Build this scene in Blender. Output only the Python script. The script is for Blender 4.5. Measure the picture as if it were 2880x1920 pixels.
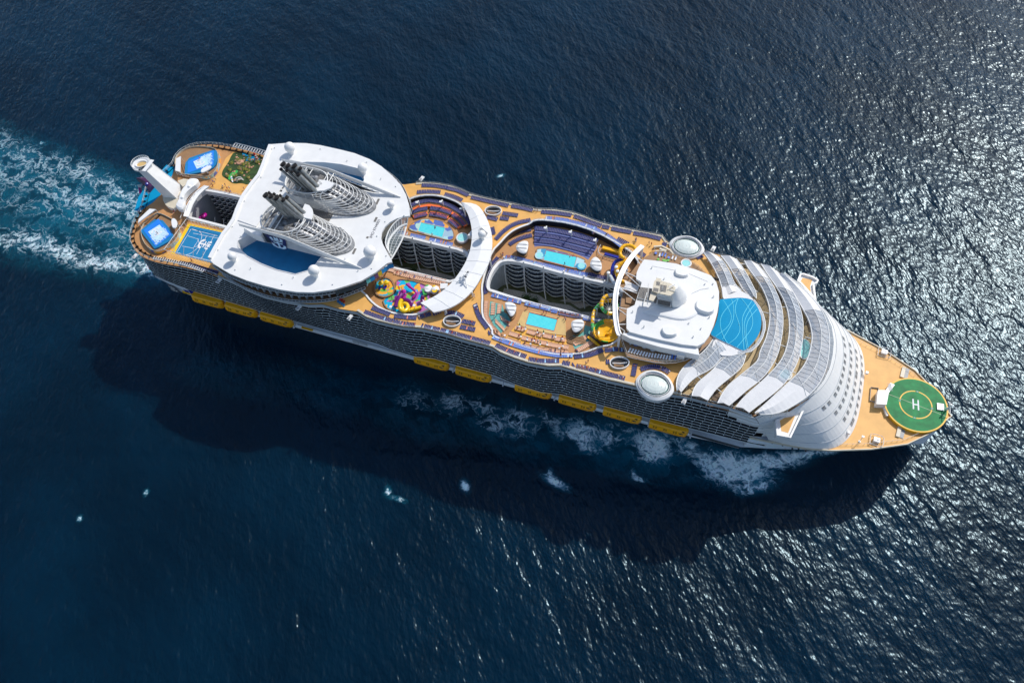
import bpy, math, random
import numpy as np
from mathutils import Vector, Matrix, noise as mnoise
from mathutils.geometry import tessellate_polygon
random.seed(7)
for _o in list(bpy.data.objects): bpy.data.objects.remove(_o)
SC=bpy.context.scene; COL=SC.collection; PI=math.pi
# ---------------- camera, sky, sun, exposure ----------------
cam=bpy.data.cameras.new("camera"); camo=bpy.data.objects.new("camera",cam); COL.objects.link(camo)
cam.sensor_width=36.0; cam.lens=2213.78/2880*36; cam.clip_start=1; cam.clip_end=20000
_M=Matrix.Rotation(0.44765504,3,'Z')@Matrix.Rotation(0.55442789,3,'X')@Matrix.Rotation(-0.13050922,3,'Z')
camo.matrix_world=Matrix.Translation((262.8726,-181.0634,323.5583))@_M.to_4x4()
SC.camera=camo
SUN_AZ,SUN_EL=63.0,46.0      # bow is +x, port is +y
W=bpy.data.worlds.new("World"); SC.world=W; W.use_nodes=True
nt=W.node_tree; bg=nt.nodes['Background']; sky=nt.nodes.new('ShaderNodeTexSky')
sky.sky_type='NISHITA'; sky.sun_disc=False; sky.sun_elevation=math.radians(SUN_EL); sky.sun_rotation=math.radians(90-SUN_AZ)
nt.links.new(sky.outputs[0],bg.inputs[0]); bg.inputs[1].default_value=0.15
sl=bpy.data.lights.new("sun",'SUN'); sl.energy=3.6; sl.angle=math.radians(0.53); sl.color=(1,0.96,0.89)
so=bpy.data.objects.new("sun",sl); COL.objects.link(so)
_S=Vector((math.cos(math.radians(SUN_AZ))*math.cos(math.radians(SUN_EL)),math.sin(math.radians(SUN_AZ))*math.cos(math.radians(SUN_EL)),math.sin(math.radians(SUN_EL))))
so.rotation_euler=_S.to_track_quat('Z','Y').to_euler(); so.location=(200,200,300)
SC.view_settings.view_transform='Standard'; SC.view_settings.look='None'; SC.view_settings.exposure=0.0; SC.view_settings.gamma=1
# All positions below are metres in the ship's own frame: x forward, y to port, z above the water.
LAY={
'edge_stbd':(55,[(5.28,-29.25),(8.06,-32.55),(11.43,-34.81),(15.9,-37.12),(20.06,-37.9),(23.97,-38.34),(27.93,-37.77),(37.62,-36.11),(46.27,-35.8),(57.3,-36.71),(68.58,-38.39),(71.5,-39.27),(81.23,-40.47),(91.22,-40.18),(102.62,-39.01),(108.03,-37.17),(115.58,-37.33),(124.93,-37.37),(123.95,-36.36),(128.78,-37.92),(133.61,-38.22),(139.77,-38.11),(145.75,-37.7),(151.4,-36.62),(153.07,-36.25),(157.26,-36.12),(163.18,-35.87),(172.24,-36.17),(181.07,-36.18),(184.6,-36.27),(184.3,-36.3),(188.29,-37.72),(194.31,-38.5),(200.11,-38.84),(208.32,-38.1),(212.87,-36.6),(219.02,-36.73),(227.3,-36.87),(235.43,-36.87),(231.93,-37.12),(239.37,-36.76),(242.55,-36.64),(250.01,-36.8),(260.38,-35.26),(264.5,-34.99),(270.5,-34.96),(278.07,-34.6),(285.73,-35.17),(289.38,-35.49),(294.61,-33.86),(299,-30.53),(302.25,-26.74),(305.71,-22.36)]),
'edge_port':(55,[(-1.22,20.46),(-1.15,24.74),(0.87,29.11),(5.05,31.94),(8.93,33.33),(13.61,34.03),(19.49,33.96),(21.85,33.9),(30.32,35.26),(41.39,35.24),(113.77,34.4),(120.08,37.39),(122.12,38.27),(129.43,39.66),(136.1,40),(141.42,39.34),(146.69,37.82),(153.78,37.49),(160.38,37.46),(168.51,37.67),(179.07,37.61),(186.42,39.5),(194.15,40.05),(198.99,39.6),(204,38.41),(208.82,37.78),(214.95,37.74),(225.59,37.84),(235.22,38.33),(238.02,35.28),(254.2,34.5),(257.04,34.7),(267.47,34.83),(275.65,34.54),(284.19,33.38),(292.95,29.96),(298,26.35),(301.64,21.64),(304.91,19.2)]),
'aft_deck':(52,[(2.41,-27.56),(5.21,-30.89),(8.62,-33.18),(13.14,-35.51),(17.35,-36.3),(21.3,-36.74),(25.63,-36.67),(35.52,-35.16),(44.32,-34.94),(55.59,-36.09),(66.93,-37.71),(89.71,-27.73),(70.68,38.02),(44.07,41.1),(38.91,37.65),(27.72,37.68),(19.16,36.3),(16.77,36.37),(10.82,36.43),(6.09,35.73),(2.17,34.32),(-2.06,31.46),(-4.1,27.03),(-4.51,22.62),(-2.06,18.09),(-4.74,13.61),(-6.22,8.57),(-6.67,0.24),(-4.42,-4.95),(-2.46,-9.69),(-1.32,-13.73),(-1.24,-17.58),(0.04,-19.78),(1.14,-23.7)]),
'aft_well':(52,[(20.57,7.22),(26.99,7.91),(33.15,8.31),(41.31,8.4),(41.3,11.05),(51.35,27.56),(57.08,9.37),(48.91,-9.97),(43.51,-9.43),(37.97,-9.34),(32.39,-9.25),(26.88,-9.33),(23.14,-9.33),(21.27,-6),(19.95,-2.02),(19.61,3.16)]),
'park_hole':(52,[(172.84,-8.21),(171.66,-7.09),(170.57,-3.7),(170.32,-0.03),(170.91,3.92),(171.96,7.1),(174.27,8.54),(177.45,9.28),(186.02,9.68),(194.54,8.97),(203.08,8.85),(211.78,8.82),(220.02,9.05),(225.91,8.97),(228.23,-4.91),(227.17,-7.31),(225.06,-8.99),(221.79,-9.62),(219.49,-9.62),(212.76,-9.38),(204.78,-9.13),(195.4,-9.45),(186.89,-9.12),(178.82,-8.62),(173.73,-8.12)]),
'walk_hole':(52,[(119.89,8.11),(125.31,7.97),(131.85,8.25),(138.49,8.17),(145.06,8.09),(151.48,8.26),(156.22,7.67),(158.39,6.17),(159.81,-1.68),(158.85,-5.73),(154.98,-8.74),(145.53,-8.9),(139.08,-8.83),(129.45,-9.06),(125.31,-9.31),(119.36,-8.54),(123.97,-0.88),(114.94,2.7),(111.56,8.57)]),
'aft_roof':(63.5,[(48.22,34.37),(56,37.37),(63.93,39.27),(71.26,39.9),(81.23,39.84),(89.25,39.54),(97.79,37.92),(104.69,35.42),(112.25,31.26),(118.15,27.23),(122.8,22.48),(126.56,17.15),(129.25,11.72),(126.55,10.53),(124.12,8.64),(122.09,5.87),(121.08,3.01),(121.04,-0.14),(122,-2.98),(124.09,-5.84),(127.45,-9.06),(130.77,-12.23),(131.99,-13.55),(130.16,-14.84),(127.38,-20.61),(123.44,-26.22),(118.47,-30.33),(114.26,-33.55),(106.5,-37.38),(99.64,-39.19),(92.24,-40.07),(84.37,-40.19),(76.19,-39.93),(67.47,-38.89),(57.68,-36.27),(54.24,-34.31),(53.89,-31.16),(53.39,-25.67),(53.03,-20.66),(53.31,-16.98),(53.3,-12.15),(51.97,-6.79),(50.93,-1.27),(50.48,2.01),(50.65,8.67),(51.24,14.69),(50.15,20.56),(48.4,27.71),(47.18,33.31)]),
'roof_recess_stbd':(63.5,[(70.16,-20.43),(71.06,-27.95),(76.52,-28.91),(84.82,-29.24),(92.16,-28.69),(97.45,-27.37),(105.42,-24.35),(105.39,-20.71),(104.64,-18.4),(92.56,-18.66),(84.79,-18.57),(75.92,-17.34),(70.68,-18.37)]),
'roof_recess_port':(63.5,[(85.46,30.34),(88.62,30.24),(94.39,28.69),(101.78,25.96),(102.27,24.1),(95.79,25.71),(88.45,28.98)]),
'roof_hatches_stbd':(63.5,[(64.06,-2.58),(64.21,-5.15),(64.54,-6.75),(64.64,-8.61),(64.74,-10.17),(65.83,-4.24),(66.32,-7.69),(66.38,-9.4),(67.7,-10.25)]),
'roof_hatches_port':(63.5,[(62.99,12.48),(63.13,10.76),(63.19,9.12),(66.04,12.58),(66.21,10.87),(66.39,9.08),(64.73,9.98),(65,8.31),(65.23,0.91),(64,-0.04),(65.62,-0.73),(64.2,-2.6),(65.86,-4.27),(64.3,-5.08),(64.46,-6.85),(65.96,-6.06),(64.6,-8.48),(66.12,-7.69),(64.73,-10.24),(66.43,-9.35),(67.46,-10.18)]),
'roof_slots':(63.6,[(112.06,15.23),(115.52,5.62),(116.23,-4.54),(113.9,-13.01)]),
'notch_glass_out':(62.5,[(128.36,11.93),(126.34,10.55),(124.72,8.29),(123.7,5.41),(123.36,1.77),(123.75,-1.63),(124.55,-4.5),(126.33,-7.05),(128.94,-9.33)]),
'notch_glass_in':(60.5,[(128.59,8.95),(127.08,7.92),(125.87,6.18),(125.19,4),(124.54,1.06),(124.46,-1.7),(125.17,-4.59),(126.61,-7.24),(128.95,-9.61)]),
'notch_arc':(60,[(126.47,14.02),(128.2,8.87),(129.49,2.13),(129.45,-3.71),(129.38,-7.94),(129.02,-11.46)]),
'imo':(63.53,[(118.03,-3.84),(117.39,5.41)]),
'domes':(63.6,[(60.23,31.71),(98.89,29.36),(119.96,13.47),(66.01,-32.29),(103.86,-29.26),(122.55,-13.81)]),
'tier_a':(59.5,[(55.23,-35.24),(63.15,-38.01),(74.31,-39.51),(86.37,-39.31),(97.97,-38.62),(104.87,-36.7),(112.83,-33.02),(118.52,-28.67),(123.01,-23.33),(127.1,-17.84),(130.28,-11.88)]),
'tier_b':(55.8,[(59.27,-36.32),(69.86,-39.43),(81.77,-40.89),(91.73,-40.6),(100.78,-38.8),(107.57,-36.55),(113.78,-33.15),(119.25,-28.19),(122.71,-24.7)]),
'cres_out':(59,[(146.09,28.69),(153.11,29.94),(157.72,26.25),(161.64,21.72),(165.17,16.39),(167.52,11.23),(169.34,4.13),(169.82,-1.35),(169.18,-7.07),(168.63,-12.87),(167.08,-18.33),(164.65,-22.94),(161.06,-26.8),(156.72,-29.49)]),
'cres_in':(59,[(146.09,28.69),(150.73,24.26),(154.13,19.57),(156.68,14.74),(158.23,10.48),(159.65,5.11),(160.17,-1.94),(159.46,-8.09),(158.59,-12.94),(157.07,-16.83),(155.72,-19.56),(152.8,-23.64),(149.64,-26.71)]),
'cres_dome':(59,[(162.84,11.62)]),
'cres_hex':(59,[(159.44,16.52),(160.52,17.02),(164.05,14.97),(163.67,11.08),(161.76,10.73)]),
'cres_mast':(59,[(165.85,-15.13),(162.08,-14.81),(163.37,-7.88),(162.25,-8.94)]),
'fwd_roof':(63,[(232.49,17.25),(244.54,18.78),(253.05,18.05),(260.23,16.63),(262.06,14.37),(263.75,10.37),(264.87,6.61),(265.21,1.67),(264.93,-3.38),(264.8,-11.55),(263.75,-13.94),(261.75,-16.77),(255.65,-17.51),(245.15,-17.82),(235.54,-16.99),(233.9,-18.47),(231.64,-11.57),(230.9,-7.76),(233.84,-5.35),(234.37,-3.15),(233.57,3.16),(233.46,6.28),(231.34,6.35),(230.57,9.31),(230.84,12.61)]),
'fwd_roof_lo':(56.5,[(233.63,-15.61),(234.02,-14.99),(245.01,-14.97),(255.78,-14.8),(261.94,-13.64)]),
'fwd_hump_port':(63,[(245.14,15.02),(245.43,16.17),(246.13,16.74),(250.68,16.29),(251.27,13.64),(249.24,12.86),(246.76,12.84),(245.66,13.4)]),
'fwd_hump_stbd':(63,[(246.68,-14.28),(246.88,-12.92),(248.55,-12.09),(251.76,-12.1),(253.1,-13.32),(253.03,-15.27),(250.63,-16.32),(248.26,-16.39)]),
'fwd_hump_c':(63,[(256.53,-1.43),(256.28,3.38),(260.28,3.55),(263.88,2.94),(264.47,0.11),(263.73,-1.44),(261.8,-2.35)]),
'mast_house':(63,[(241.18,2.65),(243.03,1.82),(246.95,2.64),(248.28,5.1),(249.81,7.97),(252.19,5.91),(253.1,3.11),(252.59,0.58),(250.82,-2.3),(248.04,-3.13),(247.44,-0.61),(241.71,-0.62)]),
'mast_house2':(63,[(237.28,-8.03),(239.5,-6.02),(241.49,-3.06),(248.04,-3.13),(250.82,-2.3),(252.59,0.58),(255.55,1.8),(259.7,0.02),(257.94,-4.17),(254.86,-7.07),(250.79,-7.96),(245.4,-7.93),(239.29,-8.43)]),
'mast_plat':(72,[(239.37,1.25),(239.72,2.03),(242.05,2.38),(245.85,2.15),(248.03,0.78),(248.05,-1.55),(246.93,-3.54),(242.47,-3.71),(239.71,-3.36)]),
'mast_crane1':(66,[(238.38,10.71),(240.26,10.92),(241.34,6.52),(239.2,6.23)]),
'mast_crane2':(71,[(239.37,-2.72),(242.01,-3.11),(241.28,-7.15),(239.51,-7.01)]),
'mast_holes':(72.05,[(240.25,1.47),(241.71,1.56),(242,-0.2),(240.56,-0.3),(242.1,0.5),(244.62,0.57),(244.83,-2.54),(242.45,-2.58),(239.95,-1.65),(241.94,-1.57),(242.07,-3.2),(240.09,-3.28)]),
'roof_grate1':(63.05,[(234.05,3.44),(238.35,4.02),(241.58,1.01),(241.85,-2.32),(234.34,-3.02)]),
'roof_grate2':(64,[(242.18,-0.69),(247.57,-0.44),(247.82,-3.23),(242.42,-3.33)]),
'white_awning':(60,[(226.62,7.23),(233.15,5.61),(233.26,3.01),(230.3,2.48),(227.02,2.56),(227.72,4.71)]),
'slide_tower_deck':(58,[(228.42,3.57),(233.3,4.48),(233.54,-1.9),(229.77,-1.99)]),
'balcony_bldg':(62.95,[(230.25,-6.38),(233.84,-5.31),(234.37,-3.11),(235.83,-8.76),(233.55,-9.45),(233.56,-17.71)]),
'white_box_j':(60,[(254.53,-16.91),(257.36,-16.53),(257.84,-20.99),(255.01,-21.23)]),
'truss':(64,[(229.77,23.17),(227.99,18.96),(226.49,13.8),(225.63,8.52),(225.22,2.74),(225.59,-2.71),(226.42,-7.25),(227.71,-11.92),(229.35,-16.4),(229.98,-17.7),(231.01,-20),(232.05,-21.3)]),
'aft_deck_edge_fwd':(57.5,[(231.27,-17.3),(233.78,-21.47),(236.57,-25.79),(239.56,-25.84),(243.53,-25.58),(247.48,-25.32),(251.29,-24.54),(254.95,-23.2),(258.42,-21.03),(260.19,-19.54)]),
'fwd_lounge':(57.4,[(231.01,-16.32),(233.77,-21.41),(236.56,-25.73),(239.55,-25.78),(243.53,-25.52),(247.48,-25.26),(251.28,-24.48),(254.94,-23.14),(258.41,-20.97),(260.19,-19.48),(261.46,-16.86),(265.63,-7.83),(266.17,2.48),(263.77,15.54),(259.96,21.89),(255.64,22.43),(251.63,22.7),(246.65,27.13),(239.6,27.69),(234.59,26.79),(232.35,22.96),(229.17,16.12),(227.55,4.81),(229.79,-11.83)]),
'pool_cover':(58,[(264.94,10.1),(266.76,10.83),(269.54,12.04),(272.63,13.23),(275.54,13.71),(277.67,13.51),(279.13,12.04),(280.71,9.86),(281.85,7.58),(282.69,4.86),(283.04,2.02),(283,-0.55),(282.62,-2.47),(281.89,-4.86),(280.89,-7.31),(279.83,-9.41),(278.67,-10.9),(276.25,-10.32),(273.18,-9.47),(270.12,-8.79),(267,-7.92),(264.9,-7.04),(265.8,-3.54),(266.13,0.63),(265.88,5.05)]),
'pc_lines':(58.2,[[(266.51,10.42),(269.36,6.71),(271.18,3.5),(271.45,0.61),(270.61,-2.59),(268.8,-5.33),(267.21,-7.63)],[(269.61,11.54),(271.2,8.01),(272.16,3.05),(272.01,-0.7),(269.98,-8.24)],[(272.1,12.66),(271.69,8.54),(272.38,4.98),(274.66,0.83),(275.74,-2.51),(274.88,-6.39),(272.59,-9.6)],[(271.85,12.4),(269.15,7.78),(267.39,3.11),(267.4,-0.61),(268.59,-4.3),(270.81,-7.99),(272.25,-9.35)],[(273.24,13),(276.56,9.62),(278.62,6.48),(279.81,2.38),(279.47,-1.38),(277.69,-5.9),(275.93,-10.37)],[(277.45,12.91),(275.98,7.93),(275.24,3.97),(276.04,-0.22),(277.35,-5.64),(278.72,-10.58)],[(278.84,11.81),(276.88,6.33),(276.33,1.34),(277.85,-4.41),(279.75,-9.92)],[(280.13,9.55),(277.83,4.38),(277.43,0.2),(278.26,-4.28),(280.03,-9.12)]]),
'pc_fabric_port':(57.5,[(264.76,16.61),(266.71,17.58),(269.66,18.07),(272.61,16.99),(275.52,15.92),(278.27,14.04),(277.7,13.87),(275.56,14.08),(272.65,13.6),(269.55,12.41),(266.77,11.19),(266.16,11.98)]),
'pc_fabric_stbd':(57.5,[(267.71,-8.12),(270.17,-8.63),(273.23,-9.32),(276.27,-10.01),(278.72,-10.68),(277.06,-12.6),(274.77,-14.18),(271.46,-15.02),(268.96,-14.19),(266.82,-12.34),(266.88,-9.81)]),
'pc_ring':(57.5,[(278.27,14.04),(280.83,11.38),(282.87,8.23),(284.19,4.91),(284.79,1.42),(284.49,-2.67),(283.45,-6.57),(281.48,-10.02),(277.06,-12.6)]),
'b1p_in':(57,[(254.05,32.42),(257.34,28.84),(260.37,24.84),(263.14,20.45),(264.76,16.99),(266.16,12.34)]),
'b1p_out':(57,[(257.12,32.9),(260.8,31.9),(263.95,28.73),(266.98,24.38),(269.39,19.93),(272.55,17.73)]),
'b2p_in':(57,[(261.24,32.85),(265.2,28.69),(268.15,24.72),(270.55,21.85),(273.13,17.9),(276.93,15.35)]),
'b2p_out':(57,[(267.51,32.83),(270.64,29.47),(273.89,25.21),(276.88,20.57),(278.56,17.96),(278.89,15.28)]),
'b1s_in':(57,[(266.7,-7.57),(265.53,-12.15),(263.14,-17.06),(259.84,-21.24),(258.05,-24.94),(257.24,-28.3),(257.44,-31.94),(258.46,-34.68)]),
'b1s_out':(57,[(274.01,-13.74),(271.24,-15.54),(269.57,-20.15),(267.56,-22.96),(264.76,-25.68),(262.94,-28.09),(261.51,-30.99),(259.92,-34.83)]),
'b2s_in':(57,[(278.46,-11.87),(274.8,-12.45),(271.3,-16.7),(269.04,-22.62),(266.21,-26.93),(264.61,-30.15),(264.09,-33.02),(264.15,-35.18)]),
'b2s_out':(57,[(279.91,-11.95),(279.7,-16.92),(277.83,-20.61),(273.88,-26.61),(271.99,-29.9),(270.91,-32.92),(270.14,-35.32)]),
'b3_in':(57,[(270.94,32.81),(273.12,29.39),(276.15,26.27),(279.2,22.82),(282.11,18.24),(284.48,13.2),(285.68,7.92),(286.02,2.48),(285.81,-3.03),(284.52,-8.78),(284.96,-12.87),(281.63,-18.06),(278.33,-23.2),(276.15,-26.59),(274.71,-30.73),(273.82,-35.33)]),
'b3_out':(57,[(275.92,32.64),(278.8,30.25),(281.85,26.76),(285.04,22.2),(288,16.92),(290.13,11.13),(291.28,4.07),(291.47,-2.39),(291.44,-7.38),(290.32,-12.63),(288.69,-17.96),(285.91,-22.9),(282.97,-26.84),(280.65,-30.89),(277.99,-35.19)]),
'b4_in':(57,[(277.68,33.15),(281.3,28.19),(284.66,24.44),(288.09,20.01),(290.95,15.14),(292.65,10.02),(293.77,4.82),(294.15,-1.22),(293.72,-7.39),(292.27,-12.38),(289.55,-18.03),(286.34,-23.78),(283.95,-27.54),(281.89,-31.5),(280.58,-34.87)]),
'b4_out':(57,[(284.1,31.41),(287.61,28.46),(291.31,24.06),(294.5,18.85),(297.11,13.22),(298.47,8.07),(299.23,1.04),(299.28,-6.75),(298.05,-13.37),(296,-19.78),(292.72,-25.16),(290.52,-28.49),(287.87,-32.28),(285.47,-35.79)]),
'b5_in':(57,[(285.51,30.22),(289.53,25.88),(293.25,21.16),(295.9,17.37),(298.5,13.63),(300.41,10.5),(301.85,6.53),(302.78,2.12),(302.51,-5.76),(301.1,-11.4),(299.2,-15.41),(297.01,-19.14),(293.77,-24.83),(290.79,-30.05),(287.58,-35.3)]),
'b5_out':(57,[(287.65,30.06),(292.9,27.27),(297.9,23.69),(301.96,19.93),(305.17,15.63),(307.65,10.1),(309.03,4.01),(309.72,-5.3),(309.02,-12.39),(307.32,-17.97),(304.51,-23.16),(301.29,-27.12),(297.83,-31.13),(294.19,-33.88),(289.54,-35.46)]),
'solar_deck':(52.5,[(256.12,36.24),(267.7,35.85),(275.98,35.37),(284.58,34.22),(293.41,30.78),(302.16,22.42),(307.13,16.31),(309.3,8.81),(309.96,-2.5),(308.99,-9.79),(305.17,-20.17),(299.26,-28.66),(294.72,-31.4),(289.47,-33.2),(278.08,-32.61),(264.37,-32.99),(260.18,-33.1),(257.83,-32.46),(257.04,-26.39),(257.76,-21.41),(263.69,-11.84),(267.72,-5.35),(266.72,12.94),(262.03,22.24),(256.56,27.96)]),
'front_top':(53.5,[(287.98,32.83),(293.3,30),(298.36,26.38),(302.47,22.57),(305.73,18.22),(308.23,12.61),(309.69,6.46),(310.38,-2.98),(309.76,-10.13),(308.04,-15.79),(305.9,-21.16)]),
'front_bot':(31,[(319.9,29.36),(323.73,25.18),(326.82,19.83),(328.35,14.63),(329.11,6.79),(329.28,-0.06),(328.99,-7.88),(327.66,-14.92),(325.2,-20.34),(322.04,-25.92),(321.04,-27.15)]),
'sol_pool':(53,[(300.23,4.64),(301.44,4.27),(302.85,2.53),(303.34,0.15),(303,-2.45),(302.11,-4.14),(300.99,-4.31),(300.08,-2.99),(299.89,0.18),(299.94,2.73)]),
'sol_whirl':(53.2,[(295.84,-13.55)]),
'win1':(48,[(311.58,12.99),(312.29,9.7),(312.86,6.26),(313.27,3.06),(313.44,-0.28),(313.47,-3.49),(313.58,-6.64),(313.64,-9.96),(313.61,-13.13),(313.38,-16.52),(312.95,-19.71)]),
'win2':(43,[(315.82,14.42),(316.61,11.28),(317.17,7.81),(317.46,4.58),(317.68,1.23),(317.74,-1.99),(317.91,-5.2),(317.91,-8.52),(317.89,-11.67),(317.58,-15.16),(317.02,-18.19)]),
'win3':(38,[(320.67,15.75),(321.45,12.59),(321.99,9.13),(322.3,5.85),(322.5,2.56),(322.66,-0.76),(322.71,-4.02),(322.79,-7.25),(322.68,-10.54),(322.44,-13.9),(321.85,-17.15)]),
'win4':(34,[(325.18,16.44),(326.09,13.1),(326.65,9.64),(327.02,6.41),(327.25,3.02),(327.31,-0.28),(327.41,-3.5),(327.39,-6.76),(327.31,-10.06),(327,-13.36),(326.41,-16.62)]),
'wing_stbd':(48,[(295.97,-31.51),(297.44,-30.22),(303.83,-22.71),(306.98,-21.23),(305.71,-23.98),(302.74,-37.22),(297.57,-37.72)]),
'wing_stbd_floor':(48.1,[(297.46,-29.61),(303.71,-22.97),(303,-26.54),(301.55,-35.06),(299.05,-35.03)]),
'wing_port':(48,[(293.77,35.27),(294.42,39.13),(295.87,39.77),(299.81,39.29),(302.3,37.99),(301.93,36.26),(300.84,35.34),(302.94,27.01),(300.87,28.76),(295.16,34.26)]),
'wing_port_floor':(48.1,[(295.18,35),(295.83,37.84),(299.82,37.99),(299.44,34.24),(300.75,29.44),(297.96,31.8)]),
'foredeck':(31,[(321.15,-28.02),(328.92,-25.56),(338.05,-21.86),(345.97,-17.54),(351.64,-13.16),(356.93,-8.28),(360.35,-3.03),(362.05,1.25),(361.69,4.69),(358.76,9.56),(355.43,12.93),(349.99,17.47),(343.69,21.37),(336.5,24.86),(333.12,25.92),(326.76,27.69),(319.9,29.36)]),
'helipad':(32.5,[(339.07,-0.27),(347.88,12.71),(350.6,-11.33),(358.69,3.44)]),
'heli_c':(32.5,[(348.77,0.35)]),
'heli_H':(32.6,[(347.72,2.37),(347.92,-2.34),(349.44,2.56),(349.64,-1.8)]),
'heli_house':(35,[(334.18,1.68),(338.34,2.96),(338.03,-3.84),(334.26,-4.78)]),
'heli_stair1':(33.5,[(338.62,7.06),(340.43,6.64),(338.68,2.45),(337.26,2.98)]),
'heli_stair2':(33.5,[(337.34,-3.73),(338.82,-3.04),(340.9,-6.65),(339.08,-7.68)]),
'winch':(31.3,[(335.27,21.96),(336.56,-19.43)]),
'hatch':(31.2,[(344.2,14.82),(345.09,-12.7)]),
'bow_deckbox':(31.05,[(332,3.94),(334.94,4.36),(335.05,-2.42),(332.29,-2.32)]),
'bow_mast':(32,[(359.35,0.83)]),
'bow_pole':(31,[(330.63,-21.47),(334.12,-14.75)]),
'pod_port':(56,[(238.93,34.13),(240.55,37.86),(244.19,39.88),(247.89,40.37),(251.81,38.43),(254.49,34.66),(253.73,32.18),(251.42,29.64),(248.8,28.5),(245.4,28.26),(242.2,29.58),(240.03,31.97)]),
'pod_stbd':(56,[(242.25,-34.21),(243.43,-31.03),(245.75,-28.59),(249.01,-27.75),(252.34,-28.29),(255.17,-30.22),(257.58,-33.78),(256.79,-37.07),(254.71,-39.22),(252.18,-40.61),(248.82,-40.75),(245.5,-39.05),(243.37,-36.95)]),
'pod_port_lens':(56,[(241.24,33.65),(245.43,38.31),(252.73,34.15),(247.9,29.92)]),
'pod_stbd_lens':(56,[(244,-34.29),(248.42,-29.66),(255.81,-34.03),(251.21,-37.74)]),
'pool_p':(52.5,[(189.13,18.64),(202.93,18.8),(203.42,12.68),(189.57,12.99)]),
'pool_p_sur':(52.5,[(184.38,17.46),(185.05,19.21),(189.32,20.45),(198.61,20.43),(206.97,19.03),(207.84,18.14),(207.34,15.72),(205.57,12.56),(203.63,11.99),(195.07,12.13),(189.02,11.88),(186.47,13.04)]),
'pool_p_tile':(52.55,[(184.88,17.37),(185.61,18.47),(189.3,19.55),(198.55,19.6),(206.25,18.39),(207.06,17.68),(206.42,15.79),(205.1,13.14),(203.17,12.5),(195.2,12.7),(189.36,12.7),(186.81,13.87)]),
'pool_s':(52.2,[(192.32,-14.06),(204.57,-14.06),(204.99,-19.97),(192.78,-20.21)]),
'pool_s_sand':(52.2,[(190.03,-14.75),(191.54,-13.94),(207.51,-13.18),(209.94,-20.52),(205.6,-20.98),(199.69,-21.57),(194.11,-21.54),(189.72,-20.79)]),
'pool_s_yellow':(52.1,[(189.58,-20.41),(194.09,-21.48),(199.67,-21.51),(205.58,-20.92),(209.92,-20.46),(213.56,-28.06),(208.45,-29.95),(201.34,-30.12),(194.06,-30),(187.91,-29.16),(187.06,-28.4),(188.26,-24.27)]),
'pool_a':(52.2,[(129.95,17.99),(141.74,18.09),(142.52,12.45),(130.46,12.81)]),
'pool_a_sur':(52.2,[(125.57,14.06),(126.58,16.82),(129.33,19.88),(134.13,21.25),(139.44,21.33),(143.89,19.32),(146.81,16.1),(147.65,13.13),(146.18,11.9),(143.32,11.68),(137,11.86),(130.24,12.14),(126.5,12.28)]),
'amph_floor':(52.05,[(121.49,24.7),(123.65,27.65),(128.66,30.35),(134.07,31.24),(139.53,30.25),(145.38,28.13),(149.51,25.16),(152.42,22.71),(151.94,20.54),(150.45,19.3),(145.91,20.84),(140.42,22.15),(135.48,21.98),(130.08,20.44),(126.18,18.49),(123.42,20.2)]),
'lounge_blue_floor':(52.06,[(179.86,30.02),(188.81,31.78),(201.23,32.15),(208.57,30.31),(209.68,25.94),(207.93,18.89),(205.83,19.81),(198.39,21.11),(189.09,21.14),(184.8,19.89),(183.49,19.12)]),
'teal_aft':(52.07,[(174.78,-13.5),(180.31,-13.65),(182.51,-17.26),(186.48,-17.48),(186.13,-20.74),(184.52,-27.1),(180.22,-24.25),(176.71,-20.41)]),
'teal_fwd':(52.07,[(216.01,-13.48),(220.6,-13.47),(223,-18.84),(216.66,-27.1),(214.35,-24.15),(212.62,-18.95),(216.41,-16.78)]),
'court':(52.1,[(26.56,-13.57),(44.14,-12.91),(48.02,-29.8),(28.22,-29.79)]),
'court_yellow':(52.05,[(24.3,-12.06),(44.2,-11.81),(44.2,-13.06),(26.51,-13.54),(28.13,-29.98),(27.08,-31.49),(26.09,-29.36)]),
'whirl_a':(53.2,[(151.66,14.04)]),
'whirl_p':(53.2,[(187.72,14.96)]),
'whirl_f':(58.4,[(248.48,23.92)]),
'kid_pool':(52.6,[(124.32,-21.24),(124.25,-17.51),(126.72,-15.08),(130.11,-15.41),(133.14,-18.63),(134.02,-21.7),(132.34,-24.03),(129.59,-25.03),(126.67,-24.25)]),
'splash':(52.1,[(131.87,-14.89),(134.7,-13.6),(140.86,-12.99),(147,-13.97),(149.81,-18.48),(151.37,-24.53),(149.39,-27.26),(146.06,-28.97),(141.84,-30.06),(137.61,-30.44),(133.27,-29.22),(130.28,-25.75),(134.48,-21.19),(133.47,-18.16)]),
'mini_golf':(52.1,[(22.71,34.29),(33.24,34.8),(39.47,34.63),(40.49,30.7),(41.85,22.79),(41.02,16.22),(36.58,16.78),(33.13,14.91),(28.05,17.12),(24.84,18.05),(23.31,21.3),(23.48,26.93),(22.6,30.45)]),
'flow_port':(53.5,[(2.93,21.72),(7.74,26.35),(14.05,32.13),(17.36,28.52),(19.56,23.5),(19.14,19.68),(16.13,17),(8.26,12.51),(7.2,13.59)]),
'flow_port_in':(53.7,[(4.75,20.84),(13.55,30.83),(18.56,22.09),(8.71,13.82)]),
'flow_port_deck':(52.9,[(-3.63,21.94),(-2.79,26.94),(0.65,31.01),(11.2,33.18),(15.94,31.13),(19.87,25.13),(21.85,19.18),(20.57,14.25),(14.28,13.86),(8.1,12.6),(2.48,12.87),(-1.18,17.43)]),
'flow_stbd':(53.5,[(10.06,-13.57),(22.91,-20.84),(23.97,-24.24),(19.31,-31.3),(17.49,-30.2),(6.86,-24.21),(6.48,-23.07)]),
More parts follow.
